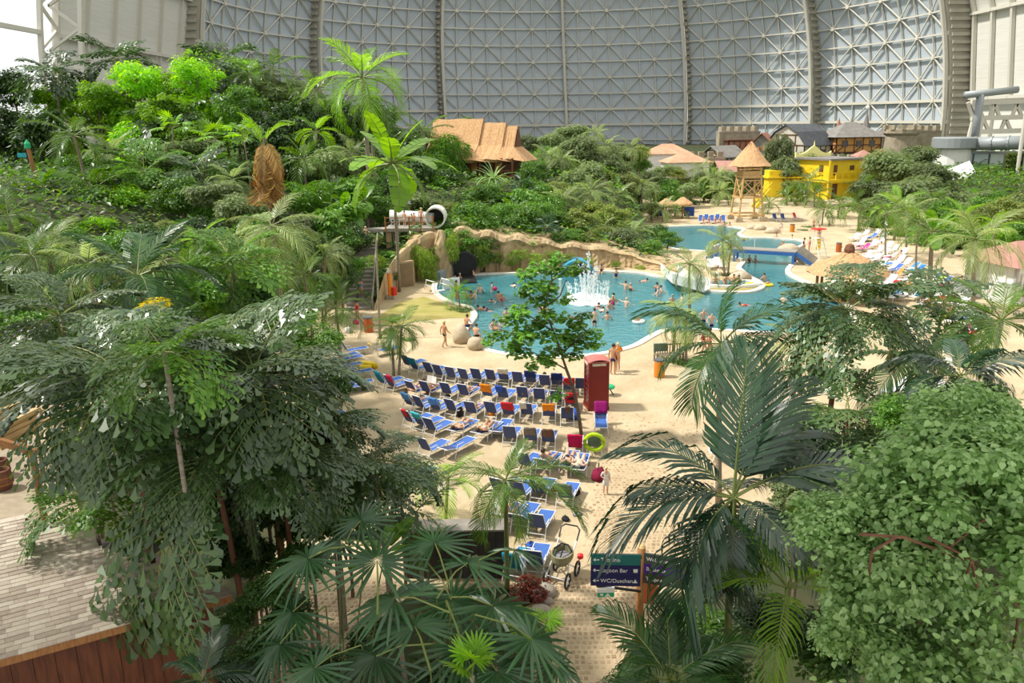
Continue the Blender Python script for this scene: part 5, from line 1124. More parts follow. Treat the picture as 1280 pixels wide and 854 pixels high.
# ================================================================== sun loungers, towels, people
def lounger_kit(back, seat, ang=62, tag_=''):
    """parts of a lounger; local y points to the foot end, the hinge of the backrest is at y=0"""
    a = math.radians(ang); kit = []
    by, bz = -math.cos(a), math.sin(a); H0 = .36; BL = .78; W = .56
    def sheet(p, q, w, t):
        m = MB(); N = 4; vs = []
        for i in range(N+1):
            c = Vector(p).lerp(Vector(q), i/N); sag = -.03*math.sin(math.pi*i/N)
            for x in (-w/2, w/2): vs += [(x, c.y, c.z+sag), (x, c.y-t*.4, c.z+sag-t)]
        m.add(vs, [(4*i, 4*i+2, 4*i+6, 4*i+4) for i in range(N)]+[(4*i+1, 4*i+5, 4*i+7, 4*i+3) for i in range(N)]+[(0,1,3,2),(4*N,4*N+2,4*N+3,4*N+1)]); return m
    top = (0, by*BL, H0+bz*BL)
    kit.append(('seat', sheet((0, .02, H0), (0, 1.25, H0+.03), W, .015).mesh('seat', M_(seat))))
    kit.append(('backrest', sheet((0, 0, H0), top, W, .015).mesh('backrest', M_(back))))
    m = MB()
    for s in (-1, 1): m.tube([(s*W/2, top[1], top[2]), (s*W/2, 0, H0), (s*W/2, 1.28, H0+.03)], .022, 5)
    m.tube([(-W/2, top[1], top[2]), (W/2, top[1], top[2])], .022, 5); m.tube([(-W/2, 1.28, H0+.03), (W/2, 1.28, H0+.03)], .022, 5)
    kit.append(('frame', m.mesh('frame', M_('white_metal'))))
    m = MB()
    m.tube([(-W/2-.04, -.30, 0), (-W/2-.03, -.1, H0+.2), (-W/2-.03, .30, H0+.2), (-W/2-.02, .42, H0)], .02, 5); kit.append(('armrest', m.mesh('armrest', M_('white_metal'))))
    m = MB()
    m.tube([(W/2+.04, -.30, 0), (W/2+.03, -.1, H0+.2), (W/2+.03, .30, H0+.2), (W/2+.02, .42, H0)], .02, 5); kit.append(('armrest', m.mesh('armrest', M_('white_metal'))))
    for s in (-1, 1): m = MB(); m.tube([(s*(W/2), 1.0, H0), (s*(W/2+.05), 1.15, 0)], .02, 5); kit.append(('leg', m.mesh('leg', M_('white_metal'))))
    m = MB(); m.tube([(-W/2-.04, -.22, .22), (W/2+.04, -.22, .22)], .016, 5); kit.append(('stretcher', m.mesh('stretcher', M_('white_metal'))))
    return kit
mat('mesh_white', (.74, .74, .72), .7); mat('mesh_orange', (.8, .25, .05), .7); mat('mesh_magenta', (.6, .02, .22), .7); mat('mesh_lime', (.45, .65, .04), .7); mat('mesh_sky', (.04, .25, .62), .7); mat('mesh_redstripe', (.6, .03, .04), .7)
mat('mesh_bright', (.04, .115, .40), .7, (.055, .15, .48), 3)
KITS = {}
def lounger(px, py, head, label, kind='up', group=None, z=None, col=None):
    """px, py: the pixel of the middle of the backrest"""
    ang = dict(up=62, flat=14, mid=38)[kind]; back, seat = col or ('mesh_grey', 'mesh_bright'); key = (ang, back, seat)
    if key not in KITS: KITS[key] = lounger_kit(back, seat, ang)
    a = math.radians(ang); hz = .36+.39*math.sin(a); p = G(px, py, hz); h = math.radians(head)
    o = thing('sun_lounger', label, 'sun lounger', (p.x+math.sin(h)*.39*math.cos(a), p.y+math.cos(h)*.39*math.cos(a), 0), -h, group)
    for nm, me in KITS[key]: link(nm, me, o)
    o['ang'] = ang; return o
def drape(lo, mt, label, cat='towel', down=.5, front=.3, w=.6, side=0.0):
    """a towel hung over the backrest of a lounger"""
    a = math.radians(lo['ang']); by, bz = -math.cos(a), math.sin(a); BL = .78; H0 = .36; N = 9; m = MB(); vs = []
    path = []
    for i in range(4): t = BL-down*BL*(1-i/3); path.append((by*t-.045, H0+bz*t))
    path.append((by*BL-.01, H0+bz*BL+.045))
    for i in range(5): t = BL-front*1.6*(i+.3)/5; path.append((max(by*t, -9)+.05, H0+max(.04, bz*t)))
    K = 7; r = random.Random(hash(label) % 999)
    ph = r.uniform(0, 6)
    for i, (y, z) in enumerate(path):
        for k in range(K):
            x = side+(k/(K-1)-.5)*w*(1+.06*math.sin(i+ph)); vs.append((x, y+.018*math.sin(k*1.9+i*.5+ph), z-(.05*r.random() if i in (0, len(path)-1) else 0)))
    m.add(vs, [(i*K+k, i*K+k+1, (i+1)*K+k+1, (i+1)*K+k) for i in range(len(path)-1) for k in range(K-1)])
    o = m.build('towel', M_(mt), None, smooth=True); o.location = lo.location; o.rotation_euler = lo.rotation_euler
    sol = o.modifiers.new('thickness', 'SOLIDIFY'); sol.thickness = .018; sol.offset = 0
    return tag(o, label, cat)
# ---- people: one continuous skin per pose
STAND = dict(pel=(0,0,.96,.138), spi=(0,.0,1.14,.128), che=(0,-.01,1.34,.162), nek=(0,.0,1.49,.058), hea=(0,.02,1.62,.098), top=(0,.015,1.70,.07), nos=(0,.115,1.60,.016),
    sl=(-.175,-.01,1.42,.06), el=(-.235,-.04,1.14,.043), wl=(-.25,.05,.90,.030), hl=(-.25,.09,.81,.036), fl=(-.245,.10,.75,.018), tl=(-.215,.13,.82,.014),
    pl=(-.095,0,.90,.108), kl=(-.105,.02,.50,.066), al=(-.11,-.03,.09,.046), ol=(-.12,.10,.035,.036))
BONES = [('pel','spi'),('spi','che'),('che','nek'),('nek','hea'),('hea','top'),('hea','nos')] + [(a+s, b+s) for s in 'lr' for a, b in (('s','e'),('e','w'),('w','h'),('h','f'),('h','t'),('p','k'),('k','a'),('a','o'))] + [('che','s'+s) for s in 'lr'] + [('pel','p'+s) for s in 'lr']
def pose(base=None, tilt=None, **kw):
    J = {}
    src = dict(base or STAND)
    for k, v in src.items():
        J[k] = v
        if k[1:] == 'l' and base is None: J[k[0]+'r'] = (-v[0],)+v[1:]
    for k, v in kw.items(): J[k] = tuple(v)+(J[k][3],)
    if tilt:                                     # lean everything about the pelvis
        ax, ang, piv = tilt; R = Matrix.Rotation(math.radians(ang), 3, ax); p0 = Vector(piv)
        J = {k: tuple(R @ (Vector(v[:3])-p0) + p0)+(v[3],) for k, v in J.items()}
    return J
def grow(J, bones, name, mats, scale=1.0, root='pel', sub=1, rfun=None):
    names = []
    for b in bones:
        for k in b:
            if k not in names: names.append(k)
    me = bpy.data.meshes.new(name); me.from_pydata([J[k][:3] for k in names], [(names.index(a), names.index(b)) for a, b in bones], [])
    ob = bpy.data.objects.new(name, me); COL.objects.link(ob)
    sk = ob.modifiers.new('skin', 'SKIN'); sk.branch_smoothing = .5
    for i, k in enumerate(names):
        r = J[k][3]*(rfun(k) if rfun else scale); f = .82 if k in ('pel', 'spi', 'che') else 1
        me.skin_vertices[0].data[i].radius = (r, r*f); me.skin_vertices[0].data[i].use_root = (k == root)
    sb = ob.modifiers.new('sub', 'SUBSURF'); sb.levels = sub; sb.render_levels = sub
    return ob
POSES = dict(
  stand=pose(), turn=pose(er=(.30,-.02,1.16), wr=(.16,.12,1.10), hr=(.10,.16,1.10), fr=(.06,.18,1.10), tr=(.11,.19,1.14)),
  walk=pose(kl=(-.10,.20,.53), al=(-.11,.18,.10), ol=(-.115,.31,.05), kr=(.10,-.04,.50), ar=(.11,-.26,.14), orr=None) if False else pose(kl=(-.10,.18,.53), al=(-.11,.20,.09), ol=(-.115,.33,.04), kr=(.10,-.05,.50), ar=(.11,-.28,.13), **{'or': (.12,-.16,.05)}, el=(-.24,-.12,1.15), wl=(-.26,-.10,.92), hl=(-.26,-.08,.83), fl=(-.255,-.07,.77), tl=(-.23,-.04,.83), er=(.24,.04,1.15), wr=(.25,.20,.98), hr=(.25,.27,.93), fr=(.245,.32,.9), tr=(.22,.29,.95)),
  wade=pose(el=(-.34,.06,1.20), wl=(-.36,.28,1.12), hl=(-.34,.36,1.11), fl=(-.33,.42,1.11), tl=(-.30,.36,1.13), er=(.34,.06,1.20), wr=(.36,.28,1.12), hr=(.34,.36,1.11), fr=(.33,.42,1.11), tr=(.30,.36,1.13)),
  reach=pose(el=(-.42,.02,1.36), wl=(-.62,.06,1.44), hl=(-.70,.07,1.46), fl=(-.76,.08,1.47), tl=(-.69,.12,1.50), er=(.36,.06,1.22), wr=(.48,.24,1.16), hr=(.52,.31,1.15), fr=(.54,.37,1.15), tr=(.49,.33,1.18)),
  sit=pose(pel=(0,0,.10), spi=(0,.02,.28), che=(0,.06,.47), nek=(0,.11,.61), hea=(0,.15,.73), top=(0,.15,.81), nos=(0,.245,.71), sl=(-.175,.07,.55), sr=(.175,.07,.55), el=(-.25,.18,.32), er=(.25,.18,.32), wl=(-.16,.38,.24), wr=(.16,.38,.24), hl=(-.13,.46,.22), hr=(.13,.46,.22), fl=(-.11,.51,.19), fr=(.11,.51,.19), tl=(-.08,.46,.24), tr=(.08,.46,.24),
    pl=(-.09,.04,.09), pr=(.09,.04,.09), kl=(-.13,.46,.10), kr=(.13,.46,.10), al=(-.12,.52,-.32), ar=(.12,.52,-.32), ol=(-.12,.64,-.37), **{'or': (.12,.64,-.37)}),
  lie=pose(pel=(0,.12,.47), spi=(0,-.03,.58), che=(0,-.14,.76), nek=(0,-.21,.91), hea=(0,-.24,1.04), top=(0,-.26,1.12), nos=(0,-.145,1.06), sl=(-.175,-.16,.84), sr=(.175,-.16,.84), el=(-.26,.04,.66), er=(.26,.04,.66), wl=(-.24,.26,.58), wr=(.24,.26,.58), hl=(-.22,.34,.57), hr=(.22,.34,.57), fl=(-.21,.40,.56), fr=(.21,.40,.56), tl=(-.18,.34,.6), tr=(.18,.34,.6),
    pl=(-.09,.18,.46), pr=(.09,.18,.46), kl=(-.11,.55,.62), kr=(.11,.58,.50), al=(-.11,.86,.44), ar=(.11,.98,.46), ol=(-.12,.95,.52), **{'or': (.13,1.04,.56)}),
  flat=pose(pel=(0,.10,.47), spi=(0,-.06,.49), che=(0,-.24,.53), nek=(0,-.40,.58), hea=(0,-.52,.62), top=(0,-.60,.64), nos=(0,-.51,.735), sl=(-.175,-.32,.55), sr=(.175,-.32,.55), el=(-.30,-.10,.52), er=(.30,-.10,.52), wl=(-.26,.12,.50), wr=(.16,.06,.60), hl=(-.25,.20,.49), hr=(.08,.08,.62), fl=(-.245,.26,.48), fr=(.03,.09,.62), tl=(-.2,.2,.51), tr=(.08,.12,.65),
    pl=(-.09,.16,.46), pr=(.09,.16,.46), kl=(-.11,.52,.70), kr=(.12,.55,.64), al=(-.11,.80,.46), ar=(.13,.86,.45), ol=(-.115,.92,.46), **{'or': (.14,.98,.46)}),
  swim=pose(pel=(0,-.30,.0), spi=(0,-.12,.02), che=(0,.08,.05), nek=(0,.23,.10), hea=(0,.31,.19), top=(0,.31,.27), nos=(0,.41,.17), sl=(-.175,.14,.05), sr=(.175,.14,.05), el=(-.34,.34,.02), er=(.36,.02,-.05), wl=(-.22,.56,.0), wr=(.44,-.18,-.08), hl=(-.18,.64,.0), hr=(.46,-.26,-.09), fl=(-.16,.70,.0), fr=(.47,-.32,-.10), tl=(-.14,.62,.02), tr=(.42,-.26,-.07),
    pl=(-.09,-.36,-.02), pr=(.09,-.36,-.02), kl=(-.14,-.72,-.10), kr=(.12,-.74,-.06), al=(-.12,-1.10,-.06), ar=(.12,-1.12,-.14), ol=(-.12,-1.24,-.08), **{'or': (.12,-1.26,-.16)}),
)
PART_B = dict(swim_trunks=[('pel','spi'),('pel','pl'),('pel','pr'),('pl','kl'),('pr','kr')], swim_briefs=[('pel','spi'),('pel','pl'),('pel','pr')], swimsuit=[('pel','spi'),('spi','che'),('pel','pl'),('pel','pr')], bikini_top=[('che','sl'),('che','sr')], shirt=[('pel','spi'),('spi','che'),('che','sl'),('che','sr')], bathrobe=[('pel','spi'),('spi','che'),('che','sl'),('che','sr'),('sl','el'),('sr','er'),('pel','pl'),('pel','pr'),('pl','kl'),('pr','kr')])
def garment(J, kind):
    J = dict(J)
    def mid(a, b, t, r): v = Vector(J[a][:3]).lerp(Vector(J[b][:3]), t); return tuple(v)+(r,)
    if kind == 'swim_trunks': J['kl'] = mid('pl','kl',.5,.105); J['kr'] = mid('pr','kr',.5,.105); J['spi'] = mid('pel','spi',.35,.142)
    elif kind == 'swim_briefs': J['pl'] = mid('pl','kl',.08,.10); J['pr'] = mid('pr','kr',.08,.10); J['spi'] = mid('pel','spi',.3,.125)
    elif kind == 'swimsuit': J['pl'] = mid('pl','kl',.08,.10); J['pr'] = mid('pr','kr',.08,.10); J['che'] = mid('spi','che',.95,.15)
    elif kind == 'bikini_top': J['che'] = mid('spi','che',.85,.148); J['sl'] = mid('che','sl',.45,.075); J['sr'] = mid('che','sr',.45,.075)
    elif kind == 'bathrobe': J['kl'] = mid('pl','kl',1.0,.10); J['kr'] = mid('pr','kr',1.0,.10)
    return J
_tmp = {}
for pn, J in POSES.items():
    _tmp[pn, 'body'] = grow(J, BONES, 'person', 'skin')
    want = ['swim_trunks', 'swimsuit', 'swim_briefs', 'bikini_top'] if pn != 'swim' else ['swim_trunks', 'swimsuit']
    if pn in ('walk', 'stand', 'turn'): want += ['shirt', 'bathrobe']
    for gk in want: _tmp[pn, gk] = grow(garment(J, gk), PART_B[gk], gk, 'navy', 1.24, root='che' if gk == 'bikini_top' else 'pel')
dg = bpy.context.evaluated_depsgraph_get(); BODY = {}
for k, ob in _tmp.items():
    me = bpy.data.meshes.new_from_object(ob.evaluated_get(dg)); me.name = k[1] if k[1] != 'body' else 'person'
    me.materials.clear(); me.materials.append(M_('skin')); me.polygons.foreach_set('use_smooth', [True]*len(me.polygons)); BODY[k] = me
for ob in _tmp.values():
    d = ob.data; bpy.data.objects.remove(ob); bpy.data.meshes.remove(d)
def hairmesh(J, long):
    h = Vector(J['hea'][:3]); t = Vector(J['top'][:3]); n = Vector(J['nos'][:3]); up = (t-h).normalized(); fw = (n-h); fw = (fw-up*fw.dot(up)).normalized(); sd = fw.cross(up); m = MB(); vs = []; N, K = 10, 5
    for i in range(K+1):
        th = (.0+1.0*i/K)*math.radians(112 if not long else 135)
        for j in range(N):
            a = 2*math.pi*j/N; f = math.cos(a); thh = th*(1-.42*max(0, f)); q = Vector((math.sin(thh)*math.sin(a), math.sin(thh)*f, math.cos(thh)))
            drop = -.06*long*max(0, -f)*(i/K)**2
            vs.append(h+up*.022+(sd*q.x*.104+fw*(q.y*.112-.008)+up*(q.z*.118+drop)))
    m.add(vs, [(i*N+j, i*N+(j+1) % N, (i+1)*N+(j+1) % N, (i+1)*N+j) for i in range(K) for j in range(N)]); return m.mesh('hair', M_('hair_brown'), True)
def eyesmesh(J):
    h = Vector(J['hea'][:3]); t = Vector(J['top'][:3]); n = Vector(J['nos'][:3]); up = (t-h).normalized(); fw = (n-h); fw = (fw-up*fw.dot(up)).normalized(); sd = fw.cross(up); m = MB()
    for s in (-1, 1): m.box(h+fw*.088+up*.012+sd*(s*.034), (.02, .02, .012))
    m.box(h+fw*.086-up*.045, (.04, .02, .01)); return m.mesh('face_features', M_('hair_brown'))
HAIR = {(p, l): hairmesh(J, l) for p, J in POSES.items() for l in (0, 1)}; EYES = {p: eyesmesh(J) for p, J in POSES.items()}
MC = {}
def withmat(me, mt):                           # the same shape in another cloth or skin
    k = (me.name, mt)
    if k not in MC: c = me.copy(); c.materials.clear(); c.materials.append(M_(mt)); MC[k] = c
    return MC[k]
def person(pn, loc, rz, label, wear=(('swim_trunks', 'navy'),), hair='hair_brown', skin='skin', s=1.0, long=0, group=None):
    o = link('person', withmat(BODY[pn, 'body'], skin), None, loc); o.rotation_euler = (0, 0, rz); o.scale = (s, s, s); tag(o, label, 'person', group)
    for gk, c in wear: link(gk, withmat(BODY[pn, gk], c), o)
    if hair: link('hair', withmat(HAIR[pn, long], hair), o)
    link('face_features', EYES[pn], o); return o
def facing(deg): return -math.radians(deg)       # compass: 0 away from the viewer, 90 to the right
MAN = lambda c='navy': (('swim_trunks', c),)
WOM = lambda c='red': (('swimsuit', c),)
BIK = lambda c='red': (('swim_briefs', c), ('bikini_top', c))
# --- the near rows; the telephone box is the landmark
def row(name, items, head0, head1):
    """items from the telephone box outwards"""
    n = len(items); out = []
    for i, it in enumerate(items):
        px, py = it[0], it[1]; kind = it[2] if len(it) > 2 else 'up'; f = i/max(1, n-1); hd = head0+(head1-head0)*f
        st = {'up': 'upright blue sun lounger', 'flat': 'flat blue sun lounger', 'mid': 'half reclined blue lounger'}[kind]
        lo = lounger(px, py, hd+U(-4, 4), '%s in the %s, %s from the telephone box' % (st, name, ORD[i+1]), kind); out.append(lo)
    return out
R1 = row('row nearest the pool', [(726,479),(711,480),(696,474),(681,475),(663,471),(647,471),(629,468),(613,468),(595,467),(579,467),(563,465),(547,462),(535,459),(517,455),(507,450)], 4, 42)
R2 = row('second row from the pool', [(714,499),(695,495),(674,492),(653,490),(628,490),(608,488),(579,487),(557,485),(531,483),(513,483),(487,476),(475,472)], 4, 46)
R3_ = row('third row from the pool', [(709,516),(686,513),(658,511),(635,511),(613,509),(588,509),(563,506),(543,505),(523,502),(509,499)], 4, 44)
R4 = row('fourth row from the pool', [(685,545),(663,543),(637,540),(622,538,'flat'),(600,540,'flat'),(569,537,'flat'),(537,530),(523,524),(509,520)], 6, 44)
R5 = row('fifth row from the pool', [(723,585,'flat'),(708,581,'flat'),(678,577,'mid'),(655,574),(560,560,'flat'),(530,555)], 10, 40)
R6 = row('sixth row from the pool', [(706,614),(673,608),(647,610),(622,606),(512,590)], 14, 36)
R7 = row('row behind the sixth', [(671,651),(648,646,'mid'),(627,646,'mid')], 18, 24)
l8 = lounger(667, 697, 14, 'blue sun lounger with raised back beside the pushchair', 'up'); l9 = lounger(641, 702, 18, 'blue sun lounger under a teal towel behind the slender palm', 'up')
la = lounger(751, 513, 185, 'blue sun lounger facing the viewer in front of the telephone box', 'up'); lb_ = lounger(719, 552, 8, 'sun lounger under a bright red towel near the sea grape trunk'); lc = lounger(743, 551, 8, 'dark-backed sun lounger framed by a neon lime ring towel', col=('sage', 'mesh_bright'))
LEFT = [lounger(px, py, hd, 'blue sun lounger in the cluster under the fishtail palm, %s from the yellow tub' % ORD[i+1], kd) for i, (px, py, hd, kd) in enumerate([(430,466,60,'flat'),(428,478,70,'flat'),(468,434,60,'mid'),(422,452,55,'up'),(424,443,55,'up'),(430,432,60,'up'),(412,462,55,'mid'),(420,440,50,'up'),(425,484,55,'flat'),(395,515,50,'up')])]
for lo, mt, lb, kw in [(R1[2],'navy','navy towel over the lounger third from the telephone box, nearest the pool',{}),(R1[4],'navy','navy towel over the lounger fifth from the telephone box, nearest the pool',{}),(R1[6],'cream','cream patterned towel over a lounger back in the row nearest the pool',dict(down=.4)),
  (R1[1],'red','red towel under the sea grape crown in the row nearest the pool',dict(front=.5)),(R1[13],'teal','teal towel bunched over a lounger by the pair of beach palms',dict(front=.5)),(R2[0],'red','red towel spread on the lounger beside the sea grape trunk',dict(down=.8, front=.5)),
  (R2[4],'blue_cloth','mid blue towel over a lounger in the second row',dict(w=.4, side=-.12)),(R2[5],'orange_cloth','red and orange striped towel over a lounger in the second row',dict(down=.6)),(R2[10],'crimson','crimson towel trailing off the lounger by the beach palms',dict(front=.5, w=.35, side=.15)),(R2[11],'teal','teal towel over the outermost lounger of the second row',dict(down=.8)),
  (R3_[0],'brown_cloth','small brown towel over the lounger nearest the telephone box in the third row',dict(w=.22, down=.4)),(R3_[1],'orange_cloth','bright orange towel over a lounger in the third row',dict(down=.45)),(R3_[2],'cream','pale patterned cloth hung half over a lounger in the third row',dict(w=.34, side=-.14, down=.45)),(R3_[3],'red','red and white towel over a lounger in the third row',dict(down=.55)),(R3_[7],'sky_cloth','light blue towel thrown over a lounger in the third row',dict(front=.5)),(R3_[9],'sky_cloth','light blue towel over the outermost lounger of the third row',{}),
  (R4[0],'brown_cloth','brown jacket over the fourth-row lounger nearest the telephone box',dict(w=.45)),(R4[1],'taupe','grey jacket over a lounger in the fourth row',dict(w=.5)),(R4[7],'aqua','turquoise and red towel over a lounger in the fourth row',dict(down=.4)),(R4[8],'red','red towel over the outermost lounger of the fourth row',dict(w=.3)),
  (R6[0],'sage','grey-green towel over the sixth-row lounger nearest the paved path',dict(down=.5)),(R7[2],'white_cloth','white towel on a lounger behind the slender palm',dict(front=.5)),(l9,'teal','teal towel covering the lounger behind the slender palm',dict(down=.9, front=.5)),
  (la,'magenta','magenta towel over the lounger that faces the viewer',dict(down=.8, front=.35)),(lb_,'crimson','bright red towel over the lounger near the sea grape trunk',dict(down=.9, w=.62)),(LEFT[0],'teal','blue-green towel over the flat lounger beside the yellow tub',dict()),(LEFT[2],'yellow_cloth','yellow folded towel on the half reclined lounger by the beach palms',dict(w=.22, down=.1, front=.2))]:
    drape(lo, mt, lb, **kw)
# neon ring towel
m = MB(); m.tube([(math.cos(a_*.449)*.40, -.39, .72+math.sin(a_*.449)*.36) for a_ in range(15)], .09, 7); o = m.build('neon_ring', M_('lime_cloth'), None, True); o.location = lc.location; o.rotation_euler = lc.rotation_euler; tag(o, 'neon lime swim ring hung round a lounger back', 'swim ring')
b = G(457, 461); m = MB(); pts = [(math.cos(a_*.3)*.72, math.sin(a_*.3)*.36, .2) for a_ in range(2, 20)]; m.tube(pts, .17, 9); o = m.build('inflatable_tub', M_('tub_yellow'), None, True); o.location = b; o.rotation_euler = (0, 0, -.5); tag(o, 'yellow horseshoe-shaped inflatable lying on the sand', 'inflatable')
def heap(px, py, mt, lb, w=.4, h=.28, cat='bag', z=0, nm='bag'):
    b = G(px, py, z); m = MB(); m.lathe([(w*.42, 0), (w*.5, h*.3), (w*.46, h*.7), (w*.25, h), (.02, h*1.02)], 10, sx=1.15, sy=.8); r = random.Random(px*3); m.v = [(v[0]*r.uniform(.85,1.15), v[1]*r.uniform(.85,1.15), v[2]*r.uniform(.9,1.1)) for v in m.v]
    o = thing(nm, lb, cat, b, r.uniform(0, 3)); m.build('body', M_(mt), o, True)
    if nm == 'bag': q = MB(); q.tube([(-w*.3, 0, h*.8), (-w*.15, 0, h*1.45), (w*.15, 0, h*1.45), (w*.3, 0, h*.8)], .015, 5); q.build('strap', M_('black_cloth'), o)
    return o
for a_ in [(748,598,'maroon','dark red holdall on the sand beside the child in white',.75,.42),(719,524,'blue_cloth','blue shopping bag leaning beside the third-row lounger',.5,.5),(560,500,'black_cloth','black bag on the sand in the third row',.4,.3),(536,490,'red','red beach bag under the reader\'s lounger',.5,.3),(597,487,'navy','dark bag by the second-row loungers',.4,.3),(615,519,'orange_cloth','orange bottle bag beside a third-row lounger',.3,.3),(575,520,'black_cloth','black rucksack beside a third-row lounger',.4,.45),
   (720,617,'black_cloth','dark clothes bundle at the end of the sixth row',.5,.25),(690,613,'pink','pink patterned bag in the sixth row',.4,.3),(436,416,'white_cloth','white bag by the red-brown bin',.5,.4),(445,405,'pink','pink bag near the red-brown bin',.5,.3),(655,700,'aqua','turquoise bundle beside the black boarded screen',.4,.4),(707,650,'black_cloth','black shoes left on the sand by the path',.35,.12),(722,644,'grey_cloth','grey sandals by the path edge',.35,.1),(663,682,'blue_cloth','blue cloth on the sand above the pushchair lounger',.35,.1),(449,481,'brown_cloth','brown sandals on the sand below the yellow tub',.3,.08),(1001,546,'purple','purple bag on a lounger behind the dark palm',.4,.3)]:
    heap(*a_)
# --- people on the beach
person('walk', G(556, 434), facing(48), 'bare-chested man in black shorts alone on the sand near the boulders', MAN('black_cloth'), 'hair_blond', 'skin_tan')
b = G(595, 436); person('sit', (b.x, b.y, .76), facing(20), 'man in black trunks sitting on the low round boulder', MAN('black_cloth'), 'hair_brown', 'skin')
b = G(577, 426); person('sit', (b.x+.3, b.y+.7, .75), facing(30), 'person half hidden behind the tall rounded boulder', MAN('navy'), 'hair_brown', 'skin_tan')
person('stand', G(766, 468), facing(25), 'man in dark trunks standing behind the telephone box', MAN('navy'), 'hair_brown', 'skin_tan', 1.04)
person('turn', G(772, 464), facing(-40), 'blond woman in a red bikini beside the man in dark trunks', BIK('orange_cloth'), 'hair_blond', 'skin', .98, 1)
b = G(769, 466); heap(769, 449, 'maroon', 'maroon bag carried between the couple', .35, .4, z=.8)
person('turn', G(757, 618), facing(170), 'small child wrapped in a white bathrobe on the path edge', (('bathrobe', 'white_cloth'),), 'hair_blond', 'skin', .66)
b = P(453, 326, 70.8); person('walk', (b.x, b.y, 2.75), facing(10), 'bare-chested man in black trunks climbing near the top of the rock stairs', MAN('black_cloth'), 'hair_brown', 'skin_tan')
b = P(459, 320, 71.9); person('walk', (b.x, b.y, 3.25), facing(15), 'blond climber at the very top of the rock stairs', MAN('grey_cloth'), 'hair_blond', 'skin')
b = P(452, 373, 62.6); person('walk', (b.x, b.y, .62), facing(0), 'child in a light blue swimsuit low on the rock stairs', WOM('sky_cloth'), 'hair_brown', 'skin', .78)
person('stand', G(447, 399), facing(10), 'child in red swimwear at the foot of the rock stairs', WOM('red'), 'hair_brown', 'skin_tan', .8)
zf = P(514, 283, 76).z
for px, dy, lb, w_, hr, s_, f in [(506,0,'child in white trunks waiting on the slide platform nearest the notice boards','white_cloth','hair_brown',.85,30),(515,-.6,'child in turquoise trunks by the slide platform rail','aqua','hair_black',.72,20),(518,-.3,'dark-haired child squeezed beside the turquoise trunks on the slide platform','brown_cloth','hair_black',.75,40),(527,.1,'man in bright blue trunks waiting by the slide tube','blue_cloth','hair_blond',1.0,10)]:
    b = P(px, 283, 76+dy); person('turn' if s_ < .8 else 'stand', (b.x, b.y, zf), facing(f), lb, MAN(w_), hr, 'skin_tan' if hr == 'hair_black' else 'skin', s_)
person('walk', G(879, 446), facing(95), 'woman in a red top and black shorts walking along the pool edge', (('swim_trunks', 'black_cloth'), ('shirt', 'red')), 'hair_brown', 'skin')
person('walk', G(886, 444), facing(95), 'man in black trunks walking behind the woman in red', MAN('black_cloth'), 'hair_brown', 'skin_tan')
person('stand', G(1023, 300), facing(180), 'attendant in a red shirt on the far terrace', (('swim_trunks', 'grey_cloth'), ('shirt', 'red')), 'hair_brown', 'skin')
person('walk', G(1016, 290), facing(150), 'bather in dark trunks walking behind the attendant in red', MAN('navy'), 'hair_blond', 'skin')
person('walk', G(975, 294), facing(200), 'pale bather walking by the far pool planting', WOM('white_cloth'), 'hair_grey', 'skin_pale')
person('stand', G(1004, 318), facing(90), 'person in black standing where the footbridge lands', (('swim_trunks', 'black_cloth'), ('shirt', 'black_cloth')), 'hair_black', 'skin_tan')
person('turn', G(1011, 317), facing(-60), 'person in a red costume beside the one in black by the footbridge', WOM('red'), 'hair_brown', 'skin')
person('stand', G(1191, 398), facing(-60), 'woman in a purple swimsuit standing among the far loungers', WOM('purple'), 'hair_brown', 'skin_tan')
person('stand', G(1185, 396), facing(70), 'child beside the woman in purple', MAN('red'), 'hair_brown', 'skin_tan', .66)
person('turn', G(1160, 384), facing(100), 'person in pink stooping by the white loungers', WOM('pink'), 'hair_brown', 'skin')
person('stand', G(559, 434) if 0 else G(571, 377), facing(60), 'bather standing at the pool rim behind the small bright palm', MAN('brown_cloth'), 'hair_brown', 'skin_tan')
# on the loungers
def onl(lo, lb, wear, hair='hair_brown', skin='skin', pn='lie'):
    p = person(pn, lo.location, lo.rotation_euler.z, lb, wear, hair, skin); return p
onl(R1[3], 'sunbather with a brown tan lying in the row nearest the pool', MAN('navy'), 'hair_brown', 'skin_tan'); onl(R2[0], 'sunbather in black on the red towel by the sea grape trunk', BIK('black_cloth'), 'hair_brown', 'skin')
onl(R2[2], 'dark-haired person reclining in the second row', MAN('black_cloth'), 'hair_black', 'skin_tan'); onl(R2[3], 'fair person reclining in the second row', WOM('orange_cloth'), 'hair_brown', 'skin'); onl(R2[6], 'sunbather with raised knees in the second row', MAN('grey_cloth'), 'hair_brown', 'skin'); onl(R2[8], 'person reading a newspaper in the second row', MAN('red'), 'hair_brown', 'skin_tan'); onl(R2[9], 'sunbather lying beside the newspaper reader', MAN('blue_cloth'), 'hair_brown', 'skin', 'flat')
onl(R3_[5], 'person with pale hair reclining in the third row', WOM('black_cloth'), 'hair_grey', 'skin'); onl(R3_[9], 'person reclining on the outermost lounger of the third row', MAN('sky_cloth'), 'hair_brown', 'skin_tan'); onl(R4[5], 'person in light blue lying flat in the fourth row', (('swim_trunks', 'sky_cloth'),), 'hair_brown', 'skin', 'flat'); onl(R4[4], 'person in white and brown lying flat in the fourth row', (('swimsuit', 'cream'),), 'hair_brown', 'skin_tan', 'flat')
